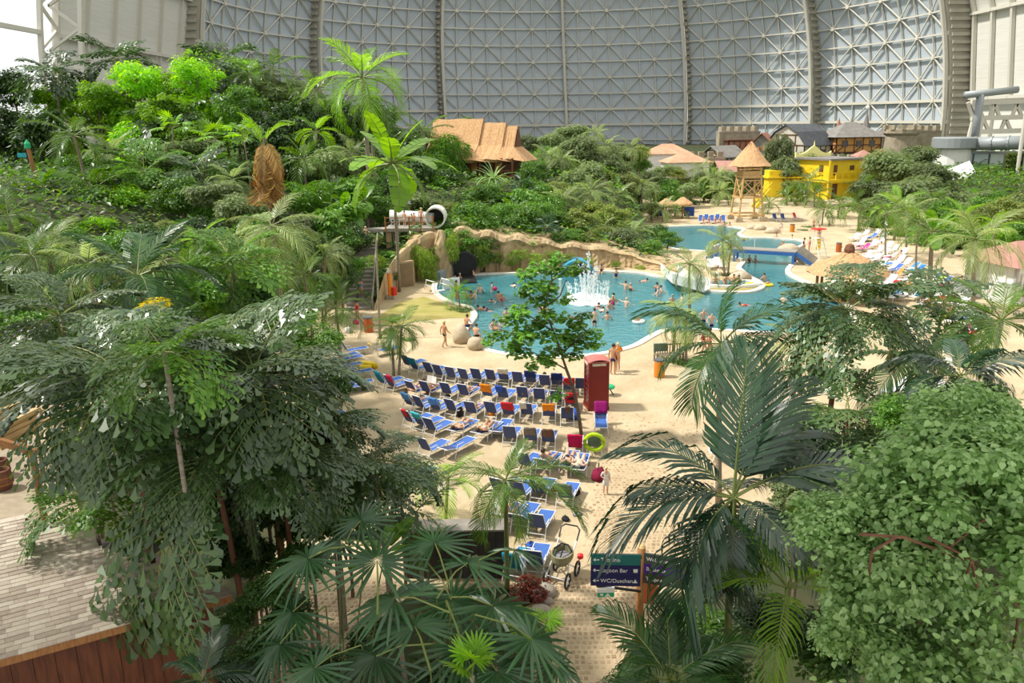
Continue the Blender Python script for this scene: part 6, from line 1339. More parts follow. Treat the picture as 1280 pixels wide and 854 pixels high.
onl(R5[0], 'bald sunbather lying flat at the path end of the fifth row', MAN('cream'), 'hair_grey', 'skin_pale', 'flat'); onl(R5[1], 'dark-trunked sunbather lying second from the path in the fifth row', MAN('black_cloth'), 'hair_black', 'skin', 'flat'); onl(R5[2], 'sunbather half hidden by palm fronds in the fifth row', MAN('white_cloth'), 'hair_brown', 'skin'); onl(R7[2], 'person seated behind the slender palm by the black screen', WOM('red'), 'hair_brown', 'skin')
lo = R2[8]; m = MB(); m.prism([Vector((-.3, .34, .72)), Vector((.0, .38, .72)), Vector((.0, .48, 1.08)), Vector((-.3, .44, 1.08))], (0, .012, 0)); m.prism([Vector((.0, .38, .72)), Vector((.3, .34, .72)), Vector((.3, .44, 1.08)), Vector((.0, .48, 1.08))], (0, .012, 0)); o = m.build('newspaper', M_('white_cloth')); o.location = lo.location; o.rotation_euler = lo.rotation_euler; tag(o, 'open newspaper held by the reader in the second row', 'newspaper')
# --- people in the pool (pixel where the body meets the water, pose, depth of the feet)
def bather(px, py, pn, lb, wear, hair, skin, dep=1.0, f=None, s=1.0):
    b = G(px, py, -.1); return person(pn, (b.x, b.y, -dep if pn != 'swim' else -.12), facing(f if f is not None else U(0, 360)), lb, wear, hair, skin, s)
ZONES = {
 'by the black tunnel slide, %s from its mouth': [(592,347,'wade'),(575,350,'wade'),(600,366,'wade')],
 'between tunnel slide and sea grape, %s from the small bright palm': [(583,372,'wade'),(589,373,'wade'),(594,374,'wade'),(602,386,'swim'),(608,388,'swim'),(614,377,'swim'),(623,375,'wade'),(627,376,'wade'),(643,358,'swim')],
 'behind the sea grape crown, %s from the boulders': [(617,412,'wade'),(620,415,'wade'),(625,409,'wade'),(646,400,'wade'),(678,391,'wade'),(683,391,'wade')],
 'around the fountain, %s from its jets': [(744,349,'wade'),(748,384,'swim'),(753,389,'swim'),(762,386,'wade'),(766,381,'wade'),(767,376,'reach'),(782,362,'reach'),(788,363,'wade'),(783,384,'reach'),(759,400,'wade'),(716,398,'swim')],
 'before the white slide, %s from the fountain': [(822,370,'wade'),(826,366,'wade'),(821,364,'wade'),(852,377,'wade'),(866,363,'wade'),(871,364,'wade'),(822,404,'wade'),(805,352,'swim')],
 'in the channel under the footbridge, %s from the bridge': [(936,328,'wade'),(944,327,'wade'),(955,352,'wade'),(929,382,'swim'),(979,380,'wade')],
 'in the far pool, %s from the lookout tower': [(905,284,'wade'),(912,284,'wade'),(970,299,'wade'),(990,300,'wade'),(979,309,'reach'),(970,317,'swim'),(894,309,'wade'),(930,300,'swim')],
}
k_ = 0
for zn, items in ZONES.items():
    for i, (px, py, pn) in enumerate(items):
        hr = ('hair_brown', 'hair_black', 'hair_blond', 'hair_grey')[k_*7 % 4 if k_ % 3 else 0]; ht = {'hair_brown': 'brown-haired', 'hair_black': 'dark-haired', 'hair_blond': 'blond', 'hair_grey': 'grey-haired'}[hr]
        fem = k_ % 3 == 1; act = {'wade': 'bather wading', 'swim': 'swimmer stretched out', 'reach': 'bather with arm raised'}[pn]
        bather(px, py, pn, '%s %s %s' % (ht, act, zn % ORD[i+1]), WOM(('red','black_cloth','pink','navy')[k_ % 4]) if fem else MAN(('navy','red','black_cloth')[k_ % 3]), hr, ('skin','skin_tan','skin_pale')[k_ % 3], dep=1.2 if i % 2 else 1.08); k_ += 1
bather(770, 347, 'stand', 'woman in a dark swimsuit standing waist-deep near the back of the pool', WOM('navy'), 'hair_brown', 'skin', .95, 200)
bather(752, 342, 'sit', 'dark-clothed person sitting on the pool ledge beside the fountain', WOM('black_cloth'), 'hair_black', 'skin', .05, 200)
bather(743, 408, 'stand', 'man in black trunks wading thigh-deep before the fountain', MAN('black_cloth'), 'hair_brown', 'skin_pale', .62, 5, 1.05)
bather(840, 382, 'stand', 'man in blue trunks standing waist-deep by the slim palm', MAN('blue_cloth'), 'hair_grey', 'skin', .95, 180)
bather(879, 404, 'wade', 'bald man standing at the pool edge, the bigger of two', MAN('navy'), None, 'skin', .75, 180); bather(889, 408, 'wade', 'bald man standing at the pool edge, the smaller of two', MAN('navy'), None, 'skin', .85, 180)
bather(633, 404, 'stand', 'bather with a red cap standing behind the sea grape leaves', MAN('navy'), 'hair_brown', 'skin', .7, 180)
bather(615, 365, 'stand', 'child standing with a pink ball in the pool', MAN('white_cloth'), 'hair_brown', 'skin_pale', .8, 90, .9)
b = G(619, 361, .2); m = MB(); m.lathe([(.02, -.2), (.14, -.14), (.2, 0), (.14, .14), (.02, .2)], 12); o = m.build('beach_ball', M_('pink'), None, True); o.location = b; tag(o, 'pink beach ball held in the pool', 'ball')
for px, py, mt, lb, wp in [(798,403,'white','white swim ring with a child before the drooping palm','hair_blond'),(960,357,'tub_yellow','yellow swim ring carrying a child in the channel','hair_brown')]:
    b = G(px, py, -.08); m = MB(); m.tube([(math.cos(a_*.42)*.36, math.sin(a_*.42)*.36, .06) for a_ in range(16)], .12, 8); o = m.build('swim_ring', M_(mt), None, True); o.location = b; tag(o, lb, 'swim ring')
    person('wade', (b.x, b.y, -.85), facing(180), 'child floating in the %s swim ring' % ('white' if mt == 'white' else 'yellow'), MAN('red'), wp, 'skin', .75)
b = G(939, 357, .0); m = MB(); m.tube([(math.cos(a_*.42)*.45, math.sin(a_*.42)*.3, .12) for a_ in range(16)], .12, 8); o = m.build('swim_ring', M_('tub_yellow'), None, True); o.location = b; tag(o, 'yellow swim ring lying on the island lawn', 'swim ring')
for i, (px, py) in enumerate([(894,355),(907,354.5),(917,354),(923,355)]):
    b = G(px, py, .2); person('wade', (b.x, b.y, -.75), facing(180+U(-60, 60)), 'bather sitting in the island whirlpool, %s from the white slide' % ORD[i+1], MAN('red'), 'hair_brown', 'skin_tan')
for i, (px, py) in enumerate([(888,327),(896,325),(902,327)]):
    b = G(px, py); lo = lounger(px, py, 190, 'white sun lounger on the island behind the pair of palms, %s from the bridge' % ORD[3-i], 'mid', col=('mesh_white', 'mesh_white')); 
# --- loungers of the far terraces
FAR = [(1093,294,'mesh_bright'),(1084,307,'mesh_magenta'),(1124,333,'mesh_bright'),(1145,331,'mesh_sky'),(1152,334,'mesh_sky'),(1127,339,'mesh_orange'),(1090,336,'mesh_redstripe'),(1173,345,'mesh_bright'),(1178,348,'mesh_lime'),(1185,349,'mesh_bright'),(1176,374,'mesh_redstripe'),(1211,408,'mesh_magenta'),(1134,357,'mesh_orange'),(1126,362,'mesh_sky')]
NMF = {'mesh_bright': 'bright blue', 'mesh_magenta': 'magenta', 'mesh_sky': 'light blue', 'mesh_orange': 'orange', 'mesh_redstripe': 'red', 'mesh_lime': 'lime'}
cnt = {}
for px, py, c in FAR: cnt[c] = cnt.get(c, 0)+1
seen = {}
for px, py, c in FAR:
    seen[c] = seen.get(c, 0)+1; lb = '%s covered sun lounger on the crowded far terrace' % NMF[c] + (', %s from the straw hut' % ORD[seen[c]] if cnt[c] > 1 else '')
    lounger(px, py, 60+U(-8, 8)+180, lb, 'mid', col=(c, c))
WHT = [(1098,338),(1106,342),(1116,347),(1100,310),(1109,314),(1117,318),(1126,322),(1092,303),(1104,300),(1112,305),(1121,309),(1130,313),(1097,289),(1106,293),(1078,300),(1070,294),(1083,290),(1135,326),(1157,356),(1164,360),(1173,364),(1182,368),(1150,352),(1201,384),(1193,378),(1210,390),(1219,396),(1165,348),(1196,356),(1204,362),(1088,316),(1096,320),(1105,326),(1141,344),(1112,352),(1120,330),(1205,376),(1214,382)]
WHT.sort(key=lambda q: (q[0]-1056)**2+(q[1]-340)**2)
for i, (px, py) in enumerate(WHT): lounger(px+U(-1.5, 1.5), py, 235+U(-10, 10), 'white sun lounger on the far terrace, %s from the straw hut' % ORD[i+1], 'mid', 'white loungers of the far terrace', col=('mesh_white', 'mesh_white'))
for i, px in enumerate((876, 883, 890, 897, 904)): lounger(px, 272-(i % 2), 190, 'blue sun lounger on the sand in front of the far trees, %s from the tower' % ORD[5-i], 'up', col=('mesh_bright', 'mesh_bright'))
lounger(993, 269, 150, 'red sun lounger beyond the far pool below the yellow house', 'up', col=('mesh_redstripe', 'mesh_redstripe'))
for i, px in enumerate((968, 978)): lounger(px, 270, 170, 'grey sun lounger beyond the far pool, %s from the tower' % ORD[i+1], 'up', col=('mesh_grey', 'mesh_grey'))
for i, (px, py) in enumerate([(1152,452),(1172,482),(1130,478),(962,543),(935,560)]): lo = lounger(px, py, 200+i*20, 'white sun lounger behind the right-hand palms, %s from the mint shrub' % ORD[i+1], 'mid', col=('mesh_white', 'mesh_white'))
XT = [(1075,308,'magenta'),(1088,322,'white_cloth'),(1101,334,'red'),(1112,330,'sky_cloth'),(1095,345,'navy'),(1110,358,'aqua'),(1120,352,'red'),(1140,362,'orange_cloth'),(1150,368,'teal'),(1128,370,'white_cloth'),(1160,377,'crimson'),(1170,382,'yellow_cloth'),(1145,350,'white_cloth'),(1082,298,'blue_cloth'),(1180,356,'pink'),(1190,365,'white_cloth'),(1108,322,'pink'),(1138,338,'aqua'),(1200,398,'blue_cloth'),(1215,415,'red')]
XT.sort(key=lambda q: (q[0]-1056)**2+(q[1]-340)**2)
for i, (px, py, c) in enumerate(XT):
    b = G(px, py, .42); m = MB(); w_, h_ = U(.5, .7), U(.9, 1.3); vs = [((a_/3-.5)*w_, (q_/4-.5)*h_, U(-.02, .09)) for q_ in range(5) for a_ in range(4)]; m.add(vs, [(4*q_+a_, 4*q_+a_+1, 4*q_+a_+5, 4*q_+a_+4) for q_ in range(4) for a_ in range(3)])
    lo = lounger(px, py-2, 235+U(-10, 10), 'white sun lounger under a towel on the far terrace, %s from the straw hut' % ORD[i+1], 'flat', 'towel-covered white loungers of the far terrace', col=('mesh_white', 'mesh_white'))
    o = m.build('towel', M_(c), None, True); o.location = (b.x, b.y, .44); o.rotation_euler = (0, 0, 2.2); sol = o.modifiers.new('thickness', 'SOLIDIFY'); sol.thickness = .02; nm = {'white_cloth': 'white', 'sky_cloth': 'light blue', 'orange_cloth': 'orange', 'yellow_cloth': 'yellow', 'blue_cloth': 'blue', 'aqua': 'turquoise'}.get(c, c); tag(o, '%s towel spread on the far terrace, %s from the straw hut' % (nm, ORD[i+1]), 'towel', 'towels of the far terrace')
k_ = 0
for px, py, pn in [(1086,338,'lie'),(1103,344,'lie'),(1138,358,'lie'),(1099,312,'lie'),(1124,324,'lie'),(1167,350,'lie'),(1199,358,'lie'),(1094,305,'lie')]:
    b = G(px, py, .3); c_ = ('pink', 'navy', 'red', 'aqua', 'yellow_cloth', 'black_cloth', 'white_cloth', 'teal')[k_]; person(pn, (b.x, b.y, 0), facing(235), 'sunbather in %s lying on the far terrace' % ('pink', 'navy', 'red', 'turquoise', 'yellow', 'black', 'white', 'teal')[k_], WOM(c_), 'hair_brown', 'skin'); k_ += 1
for i, px in enumerate((879, 886, 894, 900)): person('sit', G(px, 278, .35)*1, facing(180), 'person sitting on the sand before the far trees, %s from the tower' % ORD[4-i], MAN(('white_cloth','red','pink','navy')[i]), 'hair_brown', 'skin')
# life guard chair by the terrace
b = G(1022, 322); o = thing('lifeguard_chair', 'tall lifeguard chair with red canopy and yellow panel before the far terrace', 'chair', b, .3)
for sx in (-.5, .5):
    m = MB(); m.tube([(sx, -.9, 0), (sx*.8, 0, 2.0)], .05, 6); m.build('leg', M_('white_metal'), o); m = MB(); m.tube([(sx, .6, 0), (sx*.8, .3, 2.9)], .05, 6); m.build('leg', M_('white_metal'), o)
m = MB(); m.box((0, .1, 2.0), (.9, .7, .08)); m.build('seat', M_('white'), o); m = MB(); m.box((.2, .3, 1.4), (.5, .1, 1.3)); m.build('panel', M_('tub_yellow'), o); m = MB(); m.box((0, .2, 2.9), (1.2, .9, .1)); m.build('canopy', M_('life_red'), o)
for i in range(5): m = MB(); m.tube([(-.45, -.8+i*.15, .3+i*.36), (.45, -.8+i*.15, .3+i*.36)], .03, 5); m.build('rung', M_('white_metal'), o)
# ================================================================== planting
TOPL = ('on the hillside crest', '<the longhouse')
LH = ('on the left hillside', '<the rock stairs')
LL = ('in the low jungle', '<the yellow croton')
CT = ('above the pool cliff', '>the rock pillar')
LHS = ('near the longhouse', '>its ridge')
FP = ('behind the far pool', '<the lookout tower')
TW = ('near the yellow house', '>the lookout tower')
RB = ('below the glass pavilion', '>the yellow house')
RS = ('beside the far terrace', '>the straw hut')
PL = ('on the pool side', '>the rock pillar')
FR = ('right of the path', '>the signpost')
FC = ('beside the path', '>the shingle roof')
FL = ('above the shingle roof', '<the path')
CV = ('on the pool cliff', '>the rock stairs')

for k, px, py, Y, r, rz in [
  ('dark',12,165,104,58,1),('dark',62,170,100,60,1),('dark',15,110,112,38,1),('lime',135,140,108,58,.9),('lime',215,118,112,62,.9),('lime',180,175,100,58,.9),('lime',262,150,104,58,1),
  ('lime',290,92,116,44,1),('feather',345,112,112,46,.9),('dark',372,160,104,58,1),('dark',325,170,98,50,1),('dark',395,205,96,46,1),('feather',240,185,92,40,.8),('lime',85,130,114,44,.9),('lime',170,98,103,44,.9),('lime',245,95,104,44,.9),('lime',205,140,99,48,.9),('lime',120,120,103,40,.9),('bush',300,130,100,40,.9),('lime',60,125,108,34,.9),
  ('dark',430,150,108,44,1),('bush',470,160,112,44,1),('dark',520,185,118,42,1),('lime',400,140,116,36,1),('lime',255,75,120,36,.9),('bush',585,157,128,30,.6),('dark',455,210,96,44,1),('strip',555,200,106,38,1.3),('bush',60,225,92,44,.8)]:
    tree(k, px, py, Y, r, TOPL, rz)
for k, px, py, Y, r, n in [('fishtail_far',66,92,106,48,11),('fishtail_far',146,75,110,46,11),('fishtail_far',272,78,112,46,10),('palm_fargreen',341,86,112,44,14),('palm_fargreen',312,92,108,36,13),
  ('palm_fargreen',530,165,108,42,14),('fishtail_far',215,150,100,48,10),('palm_fargreen',395,115,104,42,13)]:
    palm(k, px, py, Y, r, TOPL, n=n)
o = palm('palm', 453, 97, 88, 78, TOPL, n=15, label='tallest feather palm, two bright fronds raised against the lattice wall', mesh='palm_lime', seed=4)
palm('palm', 462, 122, 90, 52, TOPL, n=12, label='feather palm with drooping fronds just under the tallest palm', el=(-.9, .3), seed=3)
# the hillside
b = P(112, 258, 76)
palm('palm', 92, 170, 76, 58, LH, n=13, base=(b.x, b.y), label='leaning feather palm with thin pale trunk near the turquoise path sign')
for k, px, py, Y, r, rz in [('lime',170,210,84,44,.9),('lime',150,250,72,48,.9),('lime',118,285,64,36,.8),('olive',45,245,80,44,.7),('bush',20,290,66,50,.8),('bush',75,300,60,44,.8),('feather',205,200,82,34,.8),
  ('bush',225,245,70,42,.9),('feather',265,240,68,38,.8),('strip',385,245,76,40,.9),('big',425,235,84,36,.8),('big',400,275,66,40,.8),('big',440,262,74,32,.8),('dark',362,215,86,38,1),('feather',300,262,64,38,.8),
  ('dark',255,290,58,44,.8),('feather',415,315,62,34,.8),('dark',385,310,56,40,1),('bush',350,330,50,36,.8),('dark',425,345,58,32,1),('strip',300,320,46,48,.8),('bush',240,340,44,44,.8),('dark',190,300,56,44,.9),
  ('olive',205,285,60,30,.6),('bush',400,360,50,36,.8),('dark',440,300,70,34,1),('bush',475,262,80,34,.8),('dark',500,235,90,36,.9),('feather',530,250,86,34,.8),('bush',448,232,88,30,.9),('olive',470,300,72,14,.8),('bush',482,318,70.5,16,.7),('bush',475,345,66,14,.9),('big',470,368,63.5,10,.9),('olive',540,268,84,26,.6)]:
    tree(k, px, py, Y, r, LH, rz)
for k, px, py, Y, r, n in [('fan_lime',268,172,84,34,9),('fan_lime',304,168,82,30,8),('fishtail_lime',180,215,78,58,11),('palm_fargreen',380,200,84,46,14),('fan_lime',215,160,90,28,7),('banana_dark',430,262,74,32,9),
  ('banana_dark',405,245,78,32,9),('palm_pale',300,300,52,50,12),('palm',420,385,44,54,13),('palm_fine',380,345,46,52,13),('banana_dark',60,265,70,34,9),('fishtail_far',250,215,76,46,10),('banana_dark',456,250,79,26,9)]:
    palm(k, px, py, Y, r, LH, n=n)
for k, px, py, Y, r, n in [('palm_pale',60,318,48,62,12),('palm_pale',205,325,44,56,12),('palm_lime',250,300,54,46,11),('palm_pale',290,225,72,40,12),('palm_pale',140,190,88,40,12),('fishtail_lime',120,235,72,50,11),('palm_lime',395,165,96,36,11),('fishtail_lime',255,205,80,44,10),('palm_pale',440,190,92,36,12),('palm_kentia',20,330,50,60,12),('palm_pale',405,320,56,40,12)]:
    palm(k, px, py, Y, r, LH, n=n)
palm('palm', 330, 172, 58, 72, LH, n=12, mesh='palm_dead', el=(-1.35, -1.0), label='feather palm with a skirt of dead brown fronds', trunk='bark', seed=2)
palm('palm_lime', 328, 186, 58.2, 64, LH, n=3, el=(1.0, 1.35), label='bright upright young fronds above the dead brown palm skirt', tr=.03)
palm('palm_pale', 340, 282, 44, 76, LH, n=15, el=(-.7, .9), label='silvery arching feather palm under the dead brown palm', seed=8)
palm('banana', 490, 205, 64, 84, LH, n=15, label='broad-bladed palm with white trunk beside the slide platform', base=tuple(P(496, 300, 67).xy), trunk='palm_grey', el=(-.3, 1.3), tr=.1, seed=5)
# low jungle
for k, px, py, Y, r, rz in [('dark',30,345,52,52,.8),('big',65,375,44,50,.8),('dark',120,350,46,50,.8),('bush',20,400,38,60,.7),('big',255,370,36,46,.8),('dark',310,380,38,50,.8),('dark',90,420,34,60,.8),
  ('dark',30,470,30,60,.7),('big',350,390,36,50,.7),('dark',220,420,32,60,.8),('bush',390,420,34,50,.8),('dark',300,450,30,60,.9),('dark',410,480,32,44,.9),('lime',150,548,23,36,.7)]:
    tree(k, px, py, Y, r, LL, rz)
for k, px, py, Y, r, n in [('palm_kentia',172,345,33,100,14),('palm',40,320,46,70,13),('palm_pale',110,330,42,70,13),('palm_fine',235,330,38,70,13),('fishtail_lime',290,330,38,70,12),('palm',10,270,58,60,12),('banana_dark',120,540,22,60,9)]:
    palm(k, px, py, Y, r, LL, n=n)
tree('yellow', 195, 380, 28, 24, LL, .8, label='croton with bright yellow leaves among dark fronds')
# cliff bank
for k, px, py, Y, r, rz in [('bush',572,300,75.5,30,.8),('bush',595,275,80,42,.9),('bush',622,300,79,36,.8),('bush',655,278,82,36,.9),('big',690,300,80,26,.8),('bush',605,248,92,38,.8),('big',642,248,94,34,.8),('bush',684,258,90,34,.9),
  ('olive',722,275,86,30,.9),('olive',742,300,81,26,.9),('feather',775,300,82,28,.9),('bush',812,312,80,22,.9),('big',802,328,78.5,16,.8),('olive',765,268,90,28,.8),('bush',835,298,86,20,.8),('olive',560,265,84,30,.8),('dark',640,300,79,26,.8),('bush',545,300,76,18,.6),
  ('dark',600,318,75.6,22,.8),('bush',660,302,78,22,.6),('dark',785,318,80,18,.7),('olive',700,240,98,28,.9)]:
    tree(k, px, py, Y, r, CT, rz)
for k, px, py, Y, r, n in [('palm_pale',702,250,92,34,13),('palm_pale',738,240,94,34,13),('palm_far',770,250,98,30,13),('fan',682,285,79,24,8),('fan',655,235,98,24,8),('palm_pale',792,290,84,30,12),('palm_far',752,285,86,28,12),('banana_dark',640,265,86,26,8),('palm_far',720,232,104,28,12)]:
    palm(k, px, py, Y, r, CT, n=n)
palm('dracaena_pale', 617, 224, 98, 34, CT, n=34, el=(-.5, 1.35), label='large pale spiky rosette in front of the thatched longhouse')
for px, py, Y, r, rz in [(620,322,75.5,12,1.0),(640,325,75.4,10,1.4),(670,322,75.6,12,.8),(710,322,75.4,11,.8),(735,326,75.4,9,.8),(770,330,76.2,10,.6),(800,334,76.2,9,.6),(590,318,74.6,12,1.6),(520,322,71.3,13,1.9),(532,330,71.1,14,2.3),(540,350,70.5,9,2.2),(565,310,73,13,2.2),(603,318,75,12,1.8),(470,330,68,16,1.2),(512,312,71.5,14,.8),(600,325,75,12,1.3),(545,318,72.5,12,1.4),(495,345,67,6,1.6),(650,318,76,14,.8),(690,318,75.8,12,.7)]:
    tree('vine', px, py, Y, r, CV, rz)
# longhouse surroundings
for k, px, py, Y, r, rz in [('feather',700,215,112,30,.9),('feather',722,185,118,28,.9),('feather',752,200,118,28,.9),('dark',560,225,100,32,.8),('bush',665,215,104,26,.8),('feather',735,215,108,26,.8),('olive',780,230,112,28,.8),('bush',540,235,98,30,.9),('feather',690,175,126,20,.7)]:
    tree(k, px, py, Y, r, LHS, rz)
for k, px, py, Y, r, n in [('palm_far',685,195,112,26,12),('palm_far',757,182,120,24,12),('palm_far',745,168,124,20,11),('palm_far',703,200,110,26,12),('palm_far',790,185,124,22,11)]:
    palm(k, px, py, Y, r, LHS, n=n)
# behind the far pool
for k, px, py, Y, r, rz in [('feather',800,235,118,28,.9),('bush',830,240,124,28,.9),('feather',855,238,130,26,.9),('bush',880,240,138,26,.9),('dark',905,255,142,22,.9),('feather',785,260,110,24,.8),('olive',815,262,114,22,.8),('dark',865,258,134,18,.8),('bush',915,235,150,22,.9),
  ('feather',830,212,140,18,.8),('dark',925,262,148,16,.8),('feather',770,215,126,26,.9),('bush',800,205,136,20,.8),('bush',890,215,160,20,.8)]:
    tree(k, px, py, Y, r, FP, rz)
for k, px, py, Y, r, n in [('palm_far',803,232,112,28,12),('palm_far',893,222,136,26,13),('palm_far',900,240,132,28,13),('palm_far',828,262,112,26,11),('palm_far',845,262,118,24,11),('palm_far',878,210,146,20,11)]:
    palm(k, px, py, Y, r, FP, n=n)
# tower and yellow house
for k, px, py, Y, r, rz in [('feather',972,190,150,20,1.7),('feather',985,215,146,24,1.2),('feather',1005,205,150,26,.9),('olive',990,235,138,22,.8),('dark',960,230,155,18,1),('feather',1030,215,144,20,.8),('dark',985,258,142,14,.8),('feather',955,200,158,16,1)]:
    tree(k, px, py, Y, r, TW, rz)
for k, px, py, Y, r, n in [('palm_fargreen',1010,228,132,30,13),('palm_fargreen',962,254,120,22,12),('palm_fargreen',1050,256,114,28,13),('palm_fargreen',998,240,136,26,12),('palm_fargreen',984,246,132,24,12),('palm_fargreen',1018,244,128,26,12),('palm_fargreen',1078,236,122,30,12),('palm_fargreen',1030,262,106,26,12),('palm_fargreen',1075,260,100,32,13)]:
    palm(k, px, py, Y, r, TW, n=n)
# bank right
for k, px, py, Y, r, rz in [('feather',1108,205,132,36,.8),('feather',1150,192,136,30,.8),('feather',1142,235,116,46,.8),('feather',1172,250,110,36,.9),('feather',1092,235,122,34,.8),('bush',1232,262,104,32,.8),('olive',1258,262,92,36,.8),('bush',1205,275,92,38,.8),('feather',1165,270,98,34,.8),
  ('bush',1250,300,82,34,.8),('dark',1190,300,86,30,.8),('feather',1272,262,100,30,.8),('feather',1120,270,106,26,.8),('bush',1230,325,74,22,.8),('dark',1215,268,108,24,.8)]:
    tree(k, px, py, Y, r, RB, rz)
for k, px, py, Y, r, n in [('palm_lime',1122,258,92,40,13),('palm_lime',1205,272,88,38,12),('palm_fargreen',1165,250,100,32,12),('palm_lime',1245,285,78,34,11),('palm_fargreen',1258,262,100,32,12)]:
    palm(k, px, py, Y, r, RB, n=n)
b = G(1163, 368); palm('banana_dark', 1166, 290, b.y, 40, RS, n=12, base=(b.x, b.y), label='palm with dark broad blades on a stout tan trunk', tr=.16)
b = G(1217, 392); palm('palm_kentia', 1220, 300, b.y, 70, RS, n=13, base=(b.x, b.y), mesh='palm_pale', label='yellow-green feather palm in front of the white kiosk')
b = G(1133, 318); palm('palm_far', 1135, 265, b.y, 36, RS, n=12, base=(b.x, b.y))
b = G(1107, 325); palm('palm_fargreen', 1108, 268, b.y, 34, RS, n=12, base=(b.x, b.y))
b = G(1145, 345); palm('palm_fargreen', 1148, 280, b.y, 34, RS, n=12, base=(b.x, b.y))
# pool side palms
b = G(862, 388); palm('palm_pale', 862, 330, b.y, 46, PL, n=12, base=(b.x, b.y), el=(-.5, 1.2), label='slim palm with yellow-green crown rising before the white slide')
b = G(841, 452); palm('palm_pale', 846, 388, b.y, 52, PL, n=12, base=(b.x, b.y), el=(-.6, .9), label='pale drooping palm by the wooden bench')
b = G(906, 345); palm('palm_far', 903, 300, b.y, 34, PL, n=11, base=(b.x, b.y), label='palm on the island, left one of the pair by the bridge')
b = G(910, 344); palm('palm_far', 914, 306, b.y, 28, PL, n=10, base=(b.x, b.y), label='palm on the island, right one of the pair by the bridge')
b = G(575, 385); palm('palm_lime', 573, 366, b.y, 26, PL, n=14, base=(b.x, b.y), el=(-.1, 1.2), label='small bright yellow-green palm in the round pool bed')
b = G(492, 470); palm('palm', 489, 408, b.y, 44, PL, n=11, base=(b.x, b.y), el=(-.7, .9), label='beach palm nearer the yellow tub, left of a pair')
b = G(498, 472); palm('palm', 502, 408, b.y, 44, PL, n=11, base=(b.x, b.y), el=(-.6, .9), label='beach palm nearer the boulders, right of a pair')
b = G(858, 455); palm('palm_pale', 858, 395, b.y, 44, PL, n=9, base=(b.x, b.y), el=(-.8, .6), label='pale palm with hanging fronds behind the bench')
for px, py, r in [(575,388,20),(845,452,26),(868,458,22),(905,344,14),(965,290,10),(1010,284,10),(1003,288,8),(885,456,16),(510,425,12)]:
    b = G(px, py); o = link('ground_cover', CROWN['cover'][0], None, (b.x, b.y, .05)); s = r/ppm(b); o.scale = (s, s, s*.8); note(o, 'cover', PL, px)
# ------------------------------------------------- right foreground
palm('palm_dark', 917, 622, 15, 150, FR, n=9, base=tuple(P(920, 800, 15).xy), trunk='palm_green', el=(-.9, .5), tr=.07, label='large dark green palm in front with one tall upright frond', seed=11,
     fr=[(935,438,1.5,0),(985,480,1.0,0),(1112,600,.6,1),(775,665,-.3,1),(800,560,1.2,1),(1000,540,1.5,1),(865,760,-.6,2)])
palm('palm_lime', 985, 735, 14.2, 150, FR, n=9, trunk='palm_green', mesh='palm_lime', el=(.1, 1.2), tr=.06, base=tuple(P(990, 840, 14.2).xy), label='young yellow-green palm with ringed green stem below the dark palm')
palm('palm_fine', 902, 430, 27, 105, FR, n=9, mesh='palm_kentia', el=(-.5, .7), fr=[(915,358,0,0),(815,392,.4,1),(995,388,.3,1)], label='fine-leaved palm with one frond standing straight up before the pool')
palm('fishtail', 1058, 388, 25, 105, FR, n=13, trunk='bark_red', el=(-.3, 1.2), label='fishtail palm in front of the straw hut')
palm('fishtail', 1062, 520, 22, 105, FR, n=13, trunk='bark_red', label='dark fishtail palm behind the mint green shrub', el=(-.6, .9))
palm('palm_kentia', 1142, 452, 29, 95, FR, n=13, label='broad palm with one bright yellow frond beside the mint shrub')
palm('palm_fine', 1252, 400, 25, 100, FR, n=14, label='fine-leaved palm at the picture edge below the white kiosk')
palm('palm_lime', 1000, 428, 36, 60, FR, n=10, el=(-.5, .9), mesh='palm_pale', label='pale yellow palm between straw hut and dark palm')
palm('palm_kentia', 1200, 470, 20, 90, FR, n=11, mesh='palm_dark')
palm('fishtail', 1180, 380, 34, 60, FR, n=11, mesh='fishtail_far')
palm('palm_kentia', 838, 850, 13.6, 135, FR, n=13, label='low palm with long arching fronds at the foot of the signpost', el=(.0, 1.25))
for k, px, py, Y, r, rz in [('dark',1010,560,20,60,.9),('feather',1000,600,19,70,.9),('dark',1040,800,14.5,90,.6),('dark',960,770,16,60,.7),('dark',1130,600,17,90,.9),('dark',1230,520,17,80,.9),('bush',1130,520,19,50,.8),('dark',900,840,13.8,60,.5),('big',880,780,16.5,50,.6)]:
    tree(k, px, py, Y, r, FR, rz)
# the big mint shrub: stems, foliage masses, and its nearest leaves each on their own
c0 = P(1150, 690, 11.0); root = link('mint_shrub', None, None, (c0.x, c0.y, 0))
note(root, 'mint', FR, 1150, 'huge shrub with round mint green leaves and reddish twining stems')
mm = CROWN['mint'][0]
mint = [crown('foliage', 'lf_mint', 6500, .052, 'heart', 34, s, up=.5, fill=.75, lumpr=.30) for s in (31, 32)]
MLIST = [(1195,600,11.4,140),(1130,705,10.8,130),(1240,725,10.6,140),(1180,820,10.4,140),(1095,800,10.8,90),(1255,560,12,110),(1110,620,11.8,90),(1062,660,11.3,85),(1075,735,11.0,70),(1200,530,12.2,90)]
for i, (px, py, Y, r) in enumerate(MLIST):
    p = P(px, py, Y); R = r/ppm(p)
    o = link('foliage', mint[i % 2], root, M=Matrix.Translation(p-Vector((c0.x, c0.y, 0))) @ Matrix.Rotation(i*1.3, 4, 'Z') @ Matrix.Diagonal((R*1.1, R, R*1.05, 1))); o['kind'] = 'stuff'
lm = MB(); lm.add([Vector(v)*.115 for v in LEAFSHAPE['heart'][0]], LEAFSHAPE['heart'][1]); lme = lm.mesh('leaf', M_('lf_mint'))
